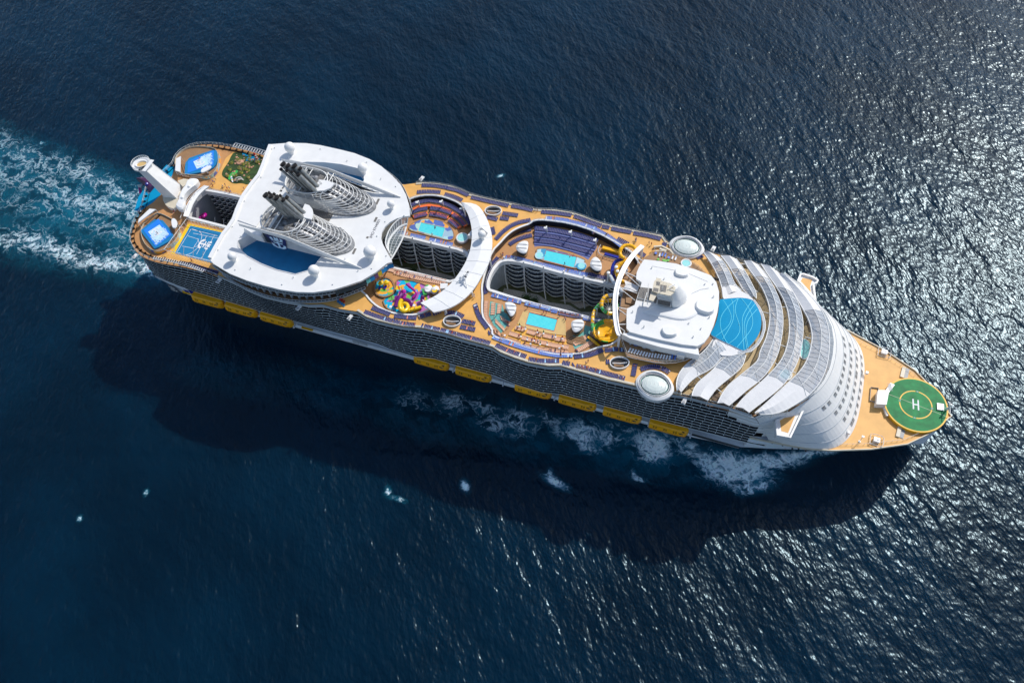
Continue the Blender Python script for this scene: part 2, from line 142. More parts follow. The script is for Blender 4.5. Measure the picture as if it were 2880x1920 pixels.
'flow_stbd_in':(53.7,[(10.86,-15.23),(22.38,-21.58),(18.91,-29.96),(7.85,-23.26)]),
'flow_stbd_deck':(52.9,[(4.42,-21.04),(6.71,-13.57),(8.65,-11.29),(17.34,-13.1),(20.69,-14.26),(24.5,-17.37),(26.36,-23.87),(24.64,-29.26),(21.02,-32.74),(14.6,-31.36),(8.92,-27.26)]),
'stern_blue':(50,[(-3.92,18.17),(-5.69,13.45),(-7.44,8.79),(-7.9,0.42),(-5.81,-5.72),(-2.54,-12.72),(-0.08,-8.52),(0.27,-3.11),(-1.32,12.81)]),
'tower_can':(57,[(13.89,8.4),(15.73,9.73),(19.35,9.7),(19.96,6.53),(19.28,4.56),(18.61,2.6),(18.07,-0.18),(18.5,-2.68),(19.65,-4.52),(21.19,-5.81),(21.61,-8.26),(21.23,-9.43),(18.22,-8.79),(17.06,-7.84),(16.88,-4.87),(15.8,-2.57),(14.6,2.36),(15.04,4.7)]),
'tower_tan':(56,[(8.78,6.6),(11,8.57),(13.52,8.82),(14.11,5.4),(13.52,3.9)]),
'aft_arch':(56,[(23.39,7.55),(22.37,5.49),(21.41,2.14),(21.33,-1.39),(21.56,-4.79),(22.65,-8.34),(23.72,-11.86)]),
'flow_can_port':(56,[(0.14,19.11),(1.43,21.1),(6.95,11.98),(3.99,12.07)]),
'flow_can_stbd':(56,[(5.38,-12.43),(8.49,-11.97),(4.83,-21.3),(3.85,-19.26)]),
'flow_oval_port':(56,[(16.38,15.05),(16.04,16.56),(17.38,18.77),(19,19.91),(20.01,19.5),(20.08,17.45),(18.74,15.26),(17.46,14.22)]),
'flow_oval_stbd':(56,[(19.73,-16.4),(18.99,-14.93),(19.48,-13.95),(21.41,-14.66),(23,-16.31),(23.8,-18.16),(23.53,-19.48),(22.1,-19.27)]),
'stair_ovals':(55,[(156.9,29.45),(159.35,33.46),(163.97,31.46),(161.39,27.86),(160.83,-30.39),(163.37,-26.49),(167.83,-28.63),(165.3,-32.15),(230.75,-29.78),(234.06,-25.88),(237.72,-27.33),(235.5,-31.19)]),
'bars_g1':(55.5,[(176.9,13.8),(176.86,15.73),(177.93,17.6),(179.48,18.55),(181.06,18.5),(181.89,16.22),(182.34,12.88),(181.45,11.86),(179.59,11.89),(177.75,12.7)]),
'bars_g2':(55.5,[(209.88,14.1),(209.9,17.11),(210.92,18.73),(212.55,18.26),(214.39,16.54),(215.34,14.21),(215.42,12.39),(213.84,11.74),(211.58,12.37)]),
'bars_h1':(55.5,[(182.11,-15.18),(182.17,-14.28),(183.88,-13.59),(186.05,-13.83),(187.36,-15.03),(187.7,-17.73),(187.45,-19.55),(186.54,-20.34),(185.24,-19.16),(183.38,-17.27)]),
'bars_h2':(55.5,[(210.89,-15.61),(212.66,-13.88),(214.81,-13.4),(216.1,-14.38),(216.49,-16.65),(215.35,-19.02),(213.97,-20.1),(212.65,-19.49),(211.46,-17.48)]),
'bowl':(53,[(221.44,-15.65),(221.59,-12.2),(223.64,-10.38),(226.49,-10.38),(228.93,-12.04),(230.61,-14.57),(230.55,-17.94),(228.65,-20.18),(226.32,-20.89),(223.73,-19.68),(222.42,-18.06)]),
'slide_yellow':[[(227.58,21.28,61),(227.27,23.04,61),(225.96,24.16,61),(223.83,24.48,61),(222.03,23.58,61),(221.09,21.62,61),(221.19,19.85,60),(222.33,18.33,60),(223.86,18.04,60)],[(225.95,19.04,59.5),(224.08,17.42,59),(222.58,15.53,58.5),(221.85,13.5,58),(222.38,11.12,57.5),(223.75,9.37,57),(225.38,8.78,56.5),(226.74,9.2,56)],[(220.38,14.7,54),(221.49,12.81,54),(223.4,11.17,54)]],
'slide_blue':[[(223.75,18.86,58),(221.58,18.22,58),(220.16,17.09,57.5),(219.69,15.13,57),(220.09,12.69,56.5),(220.54,10.64,56)],[(223.4,11.17,54),(221.84,11.43,54.5),(220.46,12.11,55)]],
'slide_grey':[[(220,10.48,56),(221.16,8.24,57),(222.93,5.86,58),(225.12,3.98,59),(227.29,1.06,60)],[(226.5,-0.22,60),(224.45,-1,60),(222.49,-2.11,60)]],
'slide_green':[[(222.49,-2.11,60),(221.27,-2.82,60),(220.68,-4.73,60),(220.85,-6.75,59.5),(221.79,-8.52,59),(223.72,-9.31,58.5),(225.34,-8.99,58),(226.96,-7.65,57.5),(227.06,-4.86,57),(226.27,-3.01,57),(224.3,-2.03,57),(221.88,-2.58,57),(220.05,-4.16,56.5),(218.94,-6.24,56),(218.44,-8.47,56),(218.56,-10.84,56),(219.07,-13.09,56),(219.72,-15.28,55.5),(220.88,-17.3,55),(221.95,-18.51,54.5),(223,-19.2,54)]],
'rect_slide':(54,[(212.6,27.01),(219.7,26.95),(219.77,24.48),(213.47,25.52)]),
'rect_slide2':(54,[(214.43,24.27),(220.1,24.39),(220.3,22.55),(214.73,23.21)]),
'splash_yellow_coil':(56,[(140.37,-25.9)]),
'pipes_p':(83,[(74.13,9.04),(76.65,8.82),(79.49,9.38),(82.15,9.21),(82.33,6.77),(73.59,7.29),(76.69,7.01),(79.35,6.85)]),
'pipes_s':(83,[(75.41,-8.88),(77.92,-8.82),(80.67,-8.91),(83.54,-8.75),(83.46,-6.39),(75.11,-6.35),(77.73,-6.48),(80.91,-6.68)]),
'foam':(0.3,[(289.89,-32.99),(280.48,-32.81),(298.11,-27.21),(272.07,-29.05),(254.88,-30.11),(253.02,-38.32),(234.22,-34.4),(222.24,-34.81),(226.2,-41.36),(219.77,-40.07),(194.32,-37.88),(178.72,-35.78),(188.18,-44.37),(164.38,-37.88),(143.51,-40.77),(142.72,-49.34),(93.01,-50.3),(86.73,-47.26),(316.74,-17.06),(149.48,-89.43),(156.86,-89.56),(181.26,-76.09),(218.57,-62.04),(252.19,-50.25),(23.54,-142.58),(44.73,-123.05),(-144.26,49.6),(134.37,99.93),(-147.32,22.18),(-117.72,25.1),(-84.21,25.77),(-64.57,27.88),(-115.58,-10.01),(-85.3,-14.16),(-58.92,-14.32),(-36.46,-13.89),(-85.75,15.12),(-53.91,20.8)]),
'corners':[[(-266.51,162.03,0),(397.11,323.74,0),(404.87,-84.41,0),(33.04,-210.43,0)]],
'daybeds':(57.5,[(238.57,-19.43),(241.98,-19.47),(245.38,-19.89),(248.88,-18.99),(252.29,-18.69)]),
'umbrella_tables':(52.3,[(190.9,-22.23),(193.63,-22.71),(198.81,-22.86),(201.36,-22.67),(206.48,-22.82),(209.4,-22.78),(193.01,-26.66),(195.91,-27.27),(198.86,-26.98),(201.63,-27.89),(204.39,-27.25),(210.54,-26.05),(189.8,-29.9),(186.5,-28.02),(197.88,-28.8),(209.65,-27.39)]),
'floods':(57,[(126.23,25.75),(136.56,29.09),(146.96,27.87),(186.51,27.65),(197.55,28.45),(208.94,27.05)]),
'coil':[[(140.78,-26.5,57.5),(140.55,-27.85,57.3),(140.82,-29.34,57),(141.6,-30.6,56.6),(143.13,-31.1,56.2),(144.05,-30.19,55.8),(144.06,-28.56,55.5),(143.18,-27.01,55.2),(141.85,-26.54,55),(140.74,-27.02,54.7),(140.88,-28.2,54.4),(141.87,-29.23,54),(143.39,-29.28,53.7),(145.15,-27.76,53.3),(148.22,-25.2,53)]],
'magenta_slide':[[(138.06,-16.92,54.5),(141.14,-18.03,54),(143.75,-19.17,53.6),(143.61,-20.46,53.3),(142.84,-22.11,53)]],
'purple_tubes':[[(138.51,-22.48,55),(138.24,-24.74,55),(137.87,-27.01,54.5),(138.2,-28.72,54)],[(140.74,-24.71,55),(142.87,-24.66,54.8),(144.35,-25.37,54.4),(143.89,-26.66,54)],[(147.55,-20.88,55),(147.38,-22.02,54),(148.54,-23.13,53.5)]],
'splash_items':(52.2,[(127.1,-19.37),(129.24,-18.36),(130.27,-21.41),(131.91,-21.84),(136.93,-18.69),(135.37,-19.52),(147.51,-15.93),(150.46,-15.42),(144.84,-16.35),(137.17,-30.46),(146.34,-27),(126.82,-15.51),(141.61,-14.34),(138.2,-21.63),(146.65,-17.66)]),
'golf_items':(52.2,[(36.58,32.32),(28.93,20.92),(28.22,32.85),(26.7,22.14),(30.66,17.29),(34.79,17.99),(29.21,28.42),(24.49,29.93),(32.67,21.04),(36.23,24.79)]),
'stern_fish':(52,[(-15.47,4.6),(-9.05,6.86),(-3.54,3.83),(-3.78,-1.2),(-10.34,2.83),(-6.55,1.85)]),
'stern_slide_loop':(48,[(-13.91,2.45),(-12.8,0.47),(-10.87,-0.35),(-8.87,0.21),(-8.79,1.6),(-9.45,-1.31),(-7.61,-3.5)]),
'fish_tail':(52,[(-14.66,6.67),(-10.21,6.53),(-14.09,2.24),(-11.44,3.9)]),
'court_lines':(52.13,[[(28.2,-15.02),(34.4,-15.53),(36.67,-21.07),(36.92,-25.06),(34.52,-29.39),(29.98,-29.1)],[(28.85,-29.03),(28,-15.29)],[(29.38,-25.22),(35,-24.89),(34.83,-19.55),(28.62,-19.28)],[(34.42,-20.08),(35.84,-20.9),(36.58,-22.73),(35.77,-23.78),(34.85,-24.04)],[(38.39,-27.46),(37.34,-16.76)],[(41.77,-28.88),(40.65,-14.98)],[(28.42,-15.37),(42.31,-15.33)],[(29.37,-29.28),(47.44,-28.81)],[(30.25,-17.15),(44.07,-16.47)]]),
'tables_blue':(57.5,[(236.98,22.93),(239.26,23.04),(240.15,22.93),(241.01,23.55),(240.95,25.02),(235.27,25.78)]),
'cafe':(52,[(112.83,-31.83),(114.6,-32.2),(116.18,-32.17),(112.81,-33.4)]),
'hood_p':(73,[(87.13,12.66),(91.03,13.06),(94.66,12.47),(94.22,9.61),(91.99,7.4),(87.59,5.85)]),
'hood_s':(73,[(87.4,-1.72),(89.72,-1.95),(91.98,-3.51),(93.46,-5.71),(94.27,-8.72),(88.84,-8.76),(87.9,-5.54)]),
}
ROWS=[
('navy',55,[(123.45,36.33),(128.57,37.59),(134.66,38.09)],16,0,'port rail row just forward of the funnel roof'),
('navy',55,[(135.24,37.9),(140.31,37.87),(145.88,36.45)],15,0,'port rail row curving toward the crescent canopy tip'),
('navy',55,[(122.93,31.86),(126.89,33.41),(132.8,34.72)],15,0,'inner row above the stepped amphitheatre rim'),
('navy',55,[(135.75,34.1),(140.2,33.87),(144.25,32.9)],12,0,'inner row beside the tip of the crescent canopy'),
('navy',55,[(148.17,35.69),(154.49,35.58),(161.06,35.56),(165.6,35.59)],25,0,'port rail row outboard of the oval stairwell'),
('navy',55,[(167.47,35.77),(172.21,36.08),(176.9,35.97)],15,0,'port rail row above the curved walkway bend'),
('navy',55,[(181.5,36.25),(184.12,36.79),(188.65,37.47),(194.31,37.98)],20,0,'port rail row above the blue lounging terrace'),
('navy',55,[(196.1,37.76),(199.65,37.36),(204.26,36.47),(208.58,35.91)],19,0,'port rail row on the outward bulge of deck'),
('navy',55,[(209.53,35.59),(212.15,35.75)],5,0,'short port rail row before the bar tables'),
('navy',55,[(213.71,35.6),(217.06,35.58),(221.96,35.93)],15,0,'port rail row outboard of the yellow tube slide'),
('navy',55,[(223.52,35.74),(229.51,36.11),(234.93,35.85)],20,0,'port rail row beside the curved wooden bar'),
('navy',55,[(159.06,26.7),(163.6,26.65)],8,0,'short row below the port oval stairwell'),
('navy',55,[(165.04,30.74),(171.57,31.38)],11,0,'row forward of the port oval stairwell'),
('navy',55,[(164.94,27.85),(168.31,28.32)],6,0,'second row forward of the port oval stairwell'),
('navy',55,[(167.04,16.24),(168.34,20.57),(170.65,24.84),(173.23,27.51),(177.84,30.32)],27,0,'curved row above the white S shaped rail'),
('blue',55,[(184.42,33.41),(189.05,34.21),(193.64,34.56)],14,0,'rail row between posts above the blue terrace'),
('blue',55,[(194.31,34.43),(200.54,34.41),(206.92,33.65)],18,0,'second rail row above the blue terrace'),
('blue',55,[(207.03,33.29),(213.8,30.92),(219.83,27.63)],19,0,'rail row descending toward the yellow tube slide'),
('navy',55,[(217.74,30.89),(222.36,29.32)],7,0,'short row behind the yellow tube slide'),
('navy',55,[(228.15,26.3),(230.8,25.18)],6,0,'short row beside the end of white arch truss'),
('navy',55,[(237.28,34.1),(237.75,30.04)],8,90,'stacked column beside the port glazed pod'),
('navy',55,[(251.99,30.24),(253.66,31.84)],5,20,'short row under the port glazed pod'),
('navy',52,[(170.3,19.3),(171.42,22.01),(173.92,24.94),(178.74,27.65)],20,0,'upper curved row aft of the blue terrace'),
('navy',52,[(172.78,17.24),(174.62,20.15),(177.24,22.69),(180.25,24.56)],17,0,'lower curved row aft of the blue terrace'),
('navy',53.2,[(181.07,27.97),(189.65,29.24),(198.97,29.34),(209.03,28.63)],40,0,'top row of the blue terrace'),
('navy',52.8,[(181.86,25.06),(190.66,26.01),(200,25.95),(209.3,25.61)],44,0,'middle row of the blue terrace'),
('navy',52.4,[(182.66,22.14),(191.51,23.32),(199.36,22.98),(208.38,22.51)],41,0,'bottom row of the blue terrace nearest the pool'),
('blue',52,[(173.6,10),(176.99,10.6),(181.36,10.61),(185.45,10.47)],17,0,'aft park edge row on the port side'),
('blue',52,[(186.35,10.54),(190.35,10.57),(193.99,10.69),(199.51,10.61)],18,0,'middle park edge row below the port pool'),
('blue',52,[(200.59,10.55),(204.65,10.62),(209.69,10.87)],13,0,'forward park edge row below the port pool'),
('navy',52,[(210.45,11.32),(214.63,11.33),(218.73,11.54)],13,0,'park edge row beside the blue tube slide'),
('navy',52,[(170.17,8.76),(168.99,4.89),(168.77,-0.49),(169.14,-4.87),(170.27,-8.6),(171.67,-10.2)],33,0,'curved row round the aft end of the park opening'),
('blue',52,[(174.63,-10.41),(178.99,-10.39)],8,0,'aft starboard park edge row'),
('blue',52,[(179.8,-10.51),(187.31,-10.36)],14,0,'starboard park edge row behind the white capped bar'),
('blue',52,[(189.45,-10.44),(195.72,-10.42)],12,0,'starboard park edge row above the square pool'),
('blue',52,[(196.43,-10.32),(200.31,-10.4)],8,0,'starboard park edge row near square pool corner'),
('blue',52,[(201.18,-10.63),(203.09,-10.52)],4,0,'four chair starboard park edge row'),
('blue',52,[(204.24,-10.7),(208.75,-10.58),(213.27,-10.1)],16,0,'crowded starboard park edge row'),
('blue',52,[(214.67,-10.44),(221.93,-10.1)],13,0,'park edge row reaching the green tube slide'),
('orange',52,[(173.56,-14.35),(174.4,-17.86),(175.86,-20.97),(178.22,-24.11),(180.88,-26.09)],19,90,'outer column on the aft teal terrace'),
('orange',52,[(176.61,-14.34),(178.2,-19.38)],7,90,'middle column on the aft teal terrace'),
('orange',52,[(179.37,-14.24),(180.42,-18.01)],6,90,'inner column on the aft teal terrace'),
('orange',52,[(180.58,-22.36),(184.96,-25.03)],9,60,'outer fan row on the aft teal terrace'),
('orange',52,[(182.23,-20.29),(186.09,-21.92)],8,60,'inner fan row on the aft teal terrace'),
('orange',52,[(181.95,-26.97),(184,-27.72)],5,50,'five chair corner row on the aft teal terrace'),
('orange',52.3,[(189.62,-23.03),(193.14,-23)],7,0,'first row short aft block below square pool'),
('orange',52.3,[(194.74,-23.37),(198.29,-23.5)],8,0,'first row second block below square pool'),
('orange',52.3,[(199.3,-23.46),(200.77,-23.53)],3,0,'three chair block below square pool'),
('orange',52.3,[(201.7,-23.25),(206.28,-23.11)],10,0,'first row long block below square pool'),
('orange',52.3,[(206.94,-23.35),(210.51,-22.84)],8,0,'first row forward block below square pool'),
('orange',52.2,[(188.08,-26.28),(192.58,-26.52)],9,0,'second row aft block on the yellow terrace'),
('orange',52.2,[(193.7,-26.79),(198.21,-26.78)],10,0,'second row second block on the yellow terrace'),
('orange',52.2,[(199.24,-26.81),(203.93,-26.56)],10,0,'second row middle block on the yellow terrace'),
('orange',52.2,[(204.81,-26.63),(209.86,-26.26)],10,0,'second row fourth block on the yellow terrace'),
('orange',52.2,[(210.79,-26.05),(212.58,-25.83)],4,0,'second row end block on the yellow terrace'),
('orange',52.2,[(187.96,-29.28),(193.43,-29.85)],10,0,'third row aft block on the yellow terrace'),
('orange',52.2,[(194.85,-30.16),(202.65,-29.72),(213.3,-28.14)],34,0,'third row against the light blue chairs'),
('blue',55,[(183.12,-31.47),(189.27,-32.35),(196.63,-32.78),(203.79,-32.84),(210.09,-32.22),(215.75,-30.56)],46,0,'long row between yellow terrace and sun deck'),
('orange',52,[(214.85,-23.45),(218.43,-18.77)],9,0,'upper row on the forward teal terrace'),
('orange',52,[(216.55,-26.26),(221.22,-20.51)],11,0,'lower row on the forward teal terrace'),
('orange',52,[(220.09,-16.13),(220.81,-18.62)],4,90,'stacked four beside the yellow bowl'),
('navy',55,[(127.35,-35.52),(132.63,-36.06),(138.95,-36.27),(145.09,-36.17),(150.03,-35.54)],37,0,'starboard rail row outboard of the splash park'),
('navy',55,[(129.53,-32.73),(133.84,-33.22),(137.78,-33.63)],14,0,'aft inner row beside the splash park'),
('navy',55,[(140.32,-33.75),(144.97,-33.06),(149.17,-32.08)],16,0,'middle inner row beside the splash park'),
('navy',55,[(150.4,-31.36),(152.29,-29.99),(154.14,-28.55)],9,0,'forward inner row beside the splash park'),
('navy',55,[(155.51,-28.14),(157.47,-26.22)],4,0,'short row under the starboard crescent tip'),
('navy',55,[(153.15,-34.85),(153.69,-34.82)],1,0,'single lounger starting the starboard rail row'),
('navy',55,[(154.31,-34.84),(160.59,-34.67)],11,0,'starboard rail row below the crescent tip'),
('navy',55,[(161.44,-34.52),(171.64,-34.6),(182.57,-34.72)],36,0,'long starboard rail row past the oval stairwell'),
('navy',55,[(160.07,-26.6),(162.03,-25.41),(164.99,-25.23),(167.65,-25.83)],13,0,'arc above the starboard oval stairwell'),
('navy',55,[(168.32,-27.96),(173.46,-27.69)],9,0,'upper block forward of starboard oval stairwell'),
('navy',55,[(168.67,-30.79),(174.49,-30.41)],10,0,'lower block forward of starboard oval stairwell'),
('navy',55,[(170.38,-18.75),(172.51,-22),(174.65,-24.5),(177.57,-26.73),(179.07,-28)],22,10,'curved row outboard of the aft teal terrace'),
('navy',55,[(180.77,-30.21),(181.61,-29.69)],2,0,'pair by the corner of the aft teal terrace'),
('navy',55,[(185.54,-34.92),(191.98,-35.94),(198.42,-36.37)],22,0,'starboard rail row outboard of yellow terrace'),
('navy',55,[(200.21,-37.03),(205,-36.54),(211.5,-34.45)],21,0,'starboard rail row on the rounded bulge'),
('navy',55,[(213.41,-34.77),(215.87,-34.59)],5,0,'five lounger starboard rail block'),
('navy',55,[(217.57,-34.52),(217.77,-34.46)],1,45,'single askew lounger by the starboard rail'),
('navy',55,[(219.09,-34.7),(223.56,-34.38)],8,0,'starboard rail block before the crowded chairs'),
('navy',55,[(224.27,-34.48),(230.68,-34.41),(238.02,-34.51)],25,0,'starboard rail row outboard of the forward stairwell'),
('navy',55,[(217.06,-30.74),(222.1,-28.49),(226.57,-24.75)],20,0,'curved row below the yellow funnel bowl'),
('navy',55,[(227.72,-24.4),(232.04,-22.53)],10,0,'row beside the funnel bowl and club deck'),
('navy',55,[(233.16,-22.58),(234.43,-22.19)],3,0,'three loungers tucked against the club deck'),
('navy',55,[(229.61,-29.33),(230.29,-29.12)],2,0,'pair beside the forward oval stairwell'),
('navy',55,[(240.42,-27.25),(240.97,-32.15)],8,90,'stacked column aft of the starboard glazed pod'),
('navy',55,[(243.28,-28.6),(245.43,-26.99),(248.37,-25.87),(251.34,-25.97),(253.56,-26.87)],17,0,'arc above the starboard glazed pod'),
('navy',53.6,[(122.28,24.37),(124.24,26.95),(129.16,29.79),(134.69,30.34),(140.09,29.42),(145.93,27.24),(150.45,24.07),(152.35,22.36)],50,0,'top arc of the orange amphitheatre'),
('navy',53,[(123.87,21.16),(126.48,23.79),(129.73,25.55)],12,0,'second tier aft block of the amphitheatre'),
('navy',53,[(131.53,26.27),(136.05,26.72),(141.34,26.05)],14,0,'second tier middle block of the amphitheatre'),
('navy',53,[(142.8,25.3),(146.2,23.79),(149.79,21.34)],12,0,'second tier forward block of the amphitheatre'),
('navy',52.4,[(126.03,19.8),(130.52,22.75)],10,0,'lowest tier aft block of the amphitheatre'),
('navy',52.4,[(132.33,23.27),(136.51,23.71),(140.13,23.41)],12,0,'lowest tier middle block of the amphitheatre'),
('navy',52.4,[(142.07,22.31),(146.96,19.95)],9,0,'lowest tier forward block of the amphitheatre'),
('blue',52,[(121.8,9.88),(126.48,9.93)],9,0,'row partly under the glazed roof notch'),
('blue',52,[(128.3,9.72),(135.09,9.99)],15,0,'inner edge row below the amphitheatre pool'),
('blue',52,[(137.56,9.78),(143.27,10.11)],12,0,'second inner edge row below the amphitheatre pool'),
('blue',52,[(144.74,9.86),(148.25,9.89)],7,0,'third inner edge row below the amphitheatre pool'),
('navy',55,[(163.19,21.63),(164.95,18.55)],6,90,'stack beside the outer crescent edge'),
('orange',52,[(125.55,-10.58),(133.29,-10.4),(142.77,-9.96),(152.79,-9.56)],40,0,'promenade edge row behind the splash park'),
('orange',52,[(129.76,-11.25),(133.73,-11.42),(138.53,-11.33),(143.27,-11.17),(147.91,-10.82),(151.01,-10.65)],24,0,'second row behind the splash park'),
('navy',52,[(33.71,-33.99),(39.87,-33.49),(47.23,-33.89),(53.33,-34.05)],32,0,'row between the ball court and starboard rail'),
('white',57.5,[(236.96,-23.16),(239.96,-23.22),(242.12,-23.2),(244.54,-23.2),(246.59,-22.8),(248.93,-22.5),(251.26,-22.2),(252.53,-21.94)],15,-12,'club deck row beside the starboard glass rail'),
('white',57.5,[(236.52,-19.66),(236.55,-19.65)],1,0,'lone chair beside the first clamshell daybed'),
('blue',57.5,[(253.31,-21.32),(254.5,-21.27)],2,0,'blue toweled pair ending the club deck row'),
('white',57.5,[(237.01,25.43),(237.09,25.45)],1,0,'port club deck chair nearest the bar'),
('blue',57.5,[(238.02,26.02),(239.27,26.01)],2,0,'blue toweled pair on the port club deck'),
('white',57.5,[(242.44,25.64),(243.79,25.55)],2,0,'pair beside the port whirlpool'),
('brown',52.5,[(271.73,-29.52),(274.09,-29.81)],6,20,'row between the second and third glass arches'),
('brown',52.5,[(271.79,-31.2),(273.94,-31.88)],6,20,'second row between the glass arches'),
('brown',52.5,[(274,-23.68),(275.99,-22.03)],6,10,'short row beside the second glass arch'),
('brown',52.5,[(278.97,-31.33),(282.66,-26.82)],9,10,'row between the third and fourth glass arches'),
('brown',52.5,[(287.53,-19.16),(290,-15.28)],8,10,'row behind the third glass arch'),
('brown',52.5,[(291.5,-32.07),(297.27,-26.64)],12,10,'row under the outer glass arch'),
('brown',52.5,[(288.65,-28.65),(292.8,-23.33)],10,10,'row between the fourth and fifth glass arches'),
('brown',52.5,[(286.41,25.14),(289.7,19.86)],10,0,'row between the port parts of glass arches'),
('brown',52.5,[(300.71,14),(302.56,9.34)],9,0,'row beside the outermost glass arch'),
]
CROWD={
55:[(206.35,30.33),(206.97,30.32),(178.21,36.34),(179.42,36.07),(224.81,32.54),(225.46,31.18),(215.32,-32.08),(222.02,-32.45),(222.6,-31.31),(186.94,-32.49),(222.63,-31.42),(146.46,-34.36),(168.39,-14.69),(168.89,-15.62),(225.15,31.55),(225.38,32.39),(230.97,32.08),(232.12,31.65),(233.19,28.52),(234.06,29.16),(258.19,12.12)],
52:[(23.35,14.99),(23.13,13.11),(24.18,12.95),(23.96,11.09),(24.74,10.41),(20.89,14.3),(29.46,11.73),(30.14,12.82),(29.97,10.53),(32.24,11.17),(33.1,11.63),(32.81,9.54),(35.13,9.75),(34.59,9.38),(40.26,13.2),(14.22,-8),(15.06,-9.92),(15.24,-9.01),(6.66,11.7),(3.13,15.79),(25.87,-34.21),(26.12,-33.74),(38.22,-31.4),(54.33,-32.78),(38.88,-31.6),(171.12,10.32),(171.79,11.1),(171.96,10.18),(199.06,13.5),(213.72,20.82),(190.92,-12.57),(199.34,-12.87),(198.1,-12.72),(204.98,-12.58),(207.29,-12.94),(207.98,-13.77),(186.17,-21.72),(186.43,-23.72),(179.95,-19.39),(179.44,-21.3),(185.45,-28.48),(195.59,-28.96),(205.96,-29.32),(198.5,-30.26),(211.88,-28.18),(137.72,12.44),(137.39,-12.43),(141.52,-14.21),(127.15,-15.26),(130.58,-18.94),(134.39,-24.64),(193.06,26.27),(269.4,24.27),(267.69,27.4)],
53.7:[(15.75,-23.07),(10.15,23.51)],
'water':[(199.91,18.67),(201.14,18.64),(137.14,17.1),(149.37,15.35)],
}
def XY(n): return [tuple(p) for p in LAY[n][1]]
# ---------------- materials ----------------
def mat(name,col,rough=0.5,var=0.06,scale=0.6,bump=0.0,bscale=6,metal=0.0,alpha=None,trans=0,spec=0.5,stretch=None,coat=0,streak=0):
    m=bpy.data.materials.new(name); m.use_nodes=True; t=m.node_tree; b=t.nodes['Principled BSDF']
    b.inputs['Roughness'].default_value=rough; b.inputs['Metallic'].default_value=metal
    b.inputs['Specular IOR Level'].default_value=spec
    if coat: b.inputs['Coat Weight'].default_value=coat
    tc=t.nodes.new('ShaderNodeTexCoord'); src=tc.outputs['Object']
    if stretch:
        mp=t.nodes.new('ShaderNodeMapping'); mp.inputs['Scale'].default_value=stretch; t.links.new(src,mp.inputs[0]); src=mp.outputs[0]
    if var>0:
        n=t.nodes.new('ShaderNodeTexNoise'); n.inputs['Scale'].default_value=scale; n.inputs['Detail'].default_value=5; t.links.new(src,n.inputs['Vector'])
        r=t.nodes.new('ShaderNodeValToRGB'); c=col
        r.color_ramp.elements[0].position=.3; r.color_ramp.elements[1].position=.7
        r.color_ramp.elements[0].color=(c[0]*(1-var),c[1]*(1-var),c[2]*(1-var),1)
        r.color_ramp.elements[1].color=(min(1,c[0]*(1+var)),min(1,c[1]*(1+var)),min(1,c[2]*(1+var)),1)
        t.links.new(n.outputs['Fac'],r.inputs[0]); t.links.new(r.outputs[0],b.inputs['Base Color'])
    else: b.inputs['Base Color'].default_value=(*col,1)
    if bump>0:
        n2=t.nodes.new('ShaderNodeTexNoise'); n2.inputs['Scale'].default_value=bscale; t.links.new(src,n2.inputs['Vector'])
        bp=t.nodes.new('ShaderNodeBump'); bp.inputs['Strength'].default_value=bump; bp.inputs['Distance'].default_value=.1
        t.links.new(n2.outputs['Fac'],bp.inputs['Height']); t.links.new(bp.outputs[0],b.inputs['Normal'])
    if alpha is not None: b.inputs['Alpha'].default_value=alpha
    if trans: b.inputs['Transmission Weight'].default_value=trans
    return m
def planked(name,c1,c2,pitch,line,rot=0,rough=.6,dirt=.12):
    m=mat(name,c1,rough,0,1); t=m.node_tree; b=t.nodes['Principled BSDF']; tc=t.nodes.new('ShaderNodeTexCoord')
    mp=t.nodes.new('ShaderNodeMapping'); mp.inputs['Rotation'].default_value[2]=rot; t.links.new(tc.outputs['Object'],mp.inputs[0])
    br=t.nodes.new('ShaderNodeTexBrick'); br.inputs['Scale'].default_value=1; br.inputs['Brick Width'].default_value=pitch[0]; br.inputs['Row Height'].default_value=pitch[1]
    br.inputs['Mortar Size'].default_value=line; br.inputs['Color1'].default_value=(*c1,1); br.inputs['Color2'].default_value=(*[x*(1-dirt*.5) for x in c1],1); br.inputs['Mortar'].default_value=(*c2,1)
    t.links.new(mp.outputs[0],br.inputs['Vector'])
    n=t.nodes.new('ShaderNodeTexNoise'); n.inputs['Scale'].default_value=.25; n.inputs['Detail'].default_value=6; t.links.new(tc.outputs['Object'],n.inputs['Vector'])
    mr=t.nodes.new('ShaderNodeMapRange'); mr.inputs[1].default_value=.3; mr.inputs[2].default_value=.7; mr.inputs[3].default_value=1-dirt; mr.inputs[4].default_value=1+dirt*.4; t.links.new(n.outputs['Fac'],mr.inputs[0])
    mx=t.nodes.new('ShaderNodeVectorMath'); mx.operation='SCALE'; t.links.new(br.outputs['Color'],mx.inputs[0]); t.links.new(mr.outputs[0],mx.inputs['Scale'])
    t.links.new(mx.outputs[0],b.inputs['Base Color']); return m
M={}
M['white']=planked('white_painted_steel',(.78,.775,.755),(.74,.74,.72),(9,4.5),.035,0,.35,.05)
M['whiteplain']=mat('white_paint',(.78,.775,.76),.35,.03,.4)
M['cream']=mat('cream_paint',(.62,.55,.42),.5,.08,.5)
M['grey']=mat('grey_painted_steel',(.30,.31,.32),.5,.1,1.2)
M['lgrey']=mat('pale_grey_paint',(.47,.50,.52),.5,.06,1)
M['slab']=mat('balcony_slab_paint',(.70,.75,.77),.5,.08,1)
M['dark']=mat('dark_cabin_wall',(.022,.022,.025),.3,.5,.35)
M['brownglass']=mat('brown_cabin_glass',(.10,.05,.03),.15,.5,.4)  # dark brown tint for cabin doors and gallery glass
M['darkglass']=mat('dark_window_glass',(.02,.025,.03),.06,.2,.5,spec=.8)
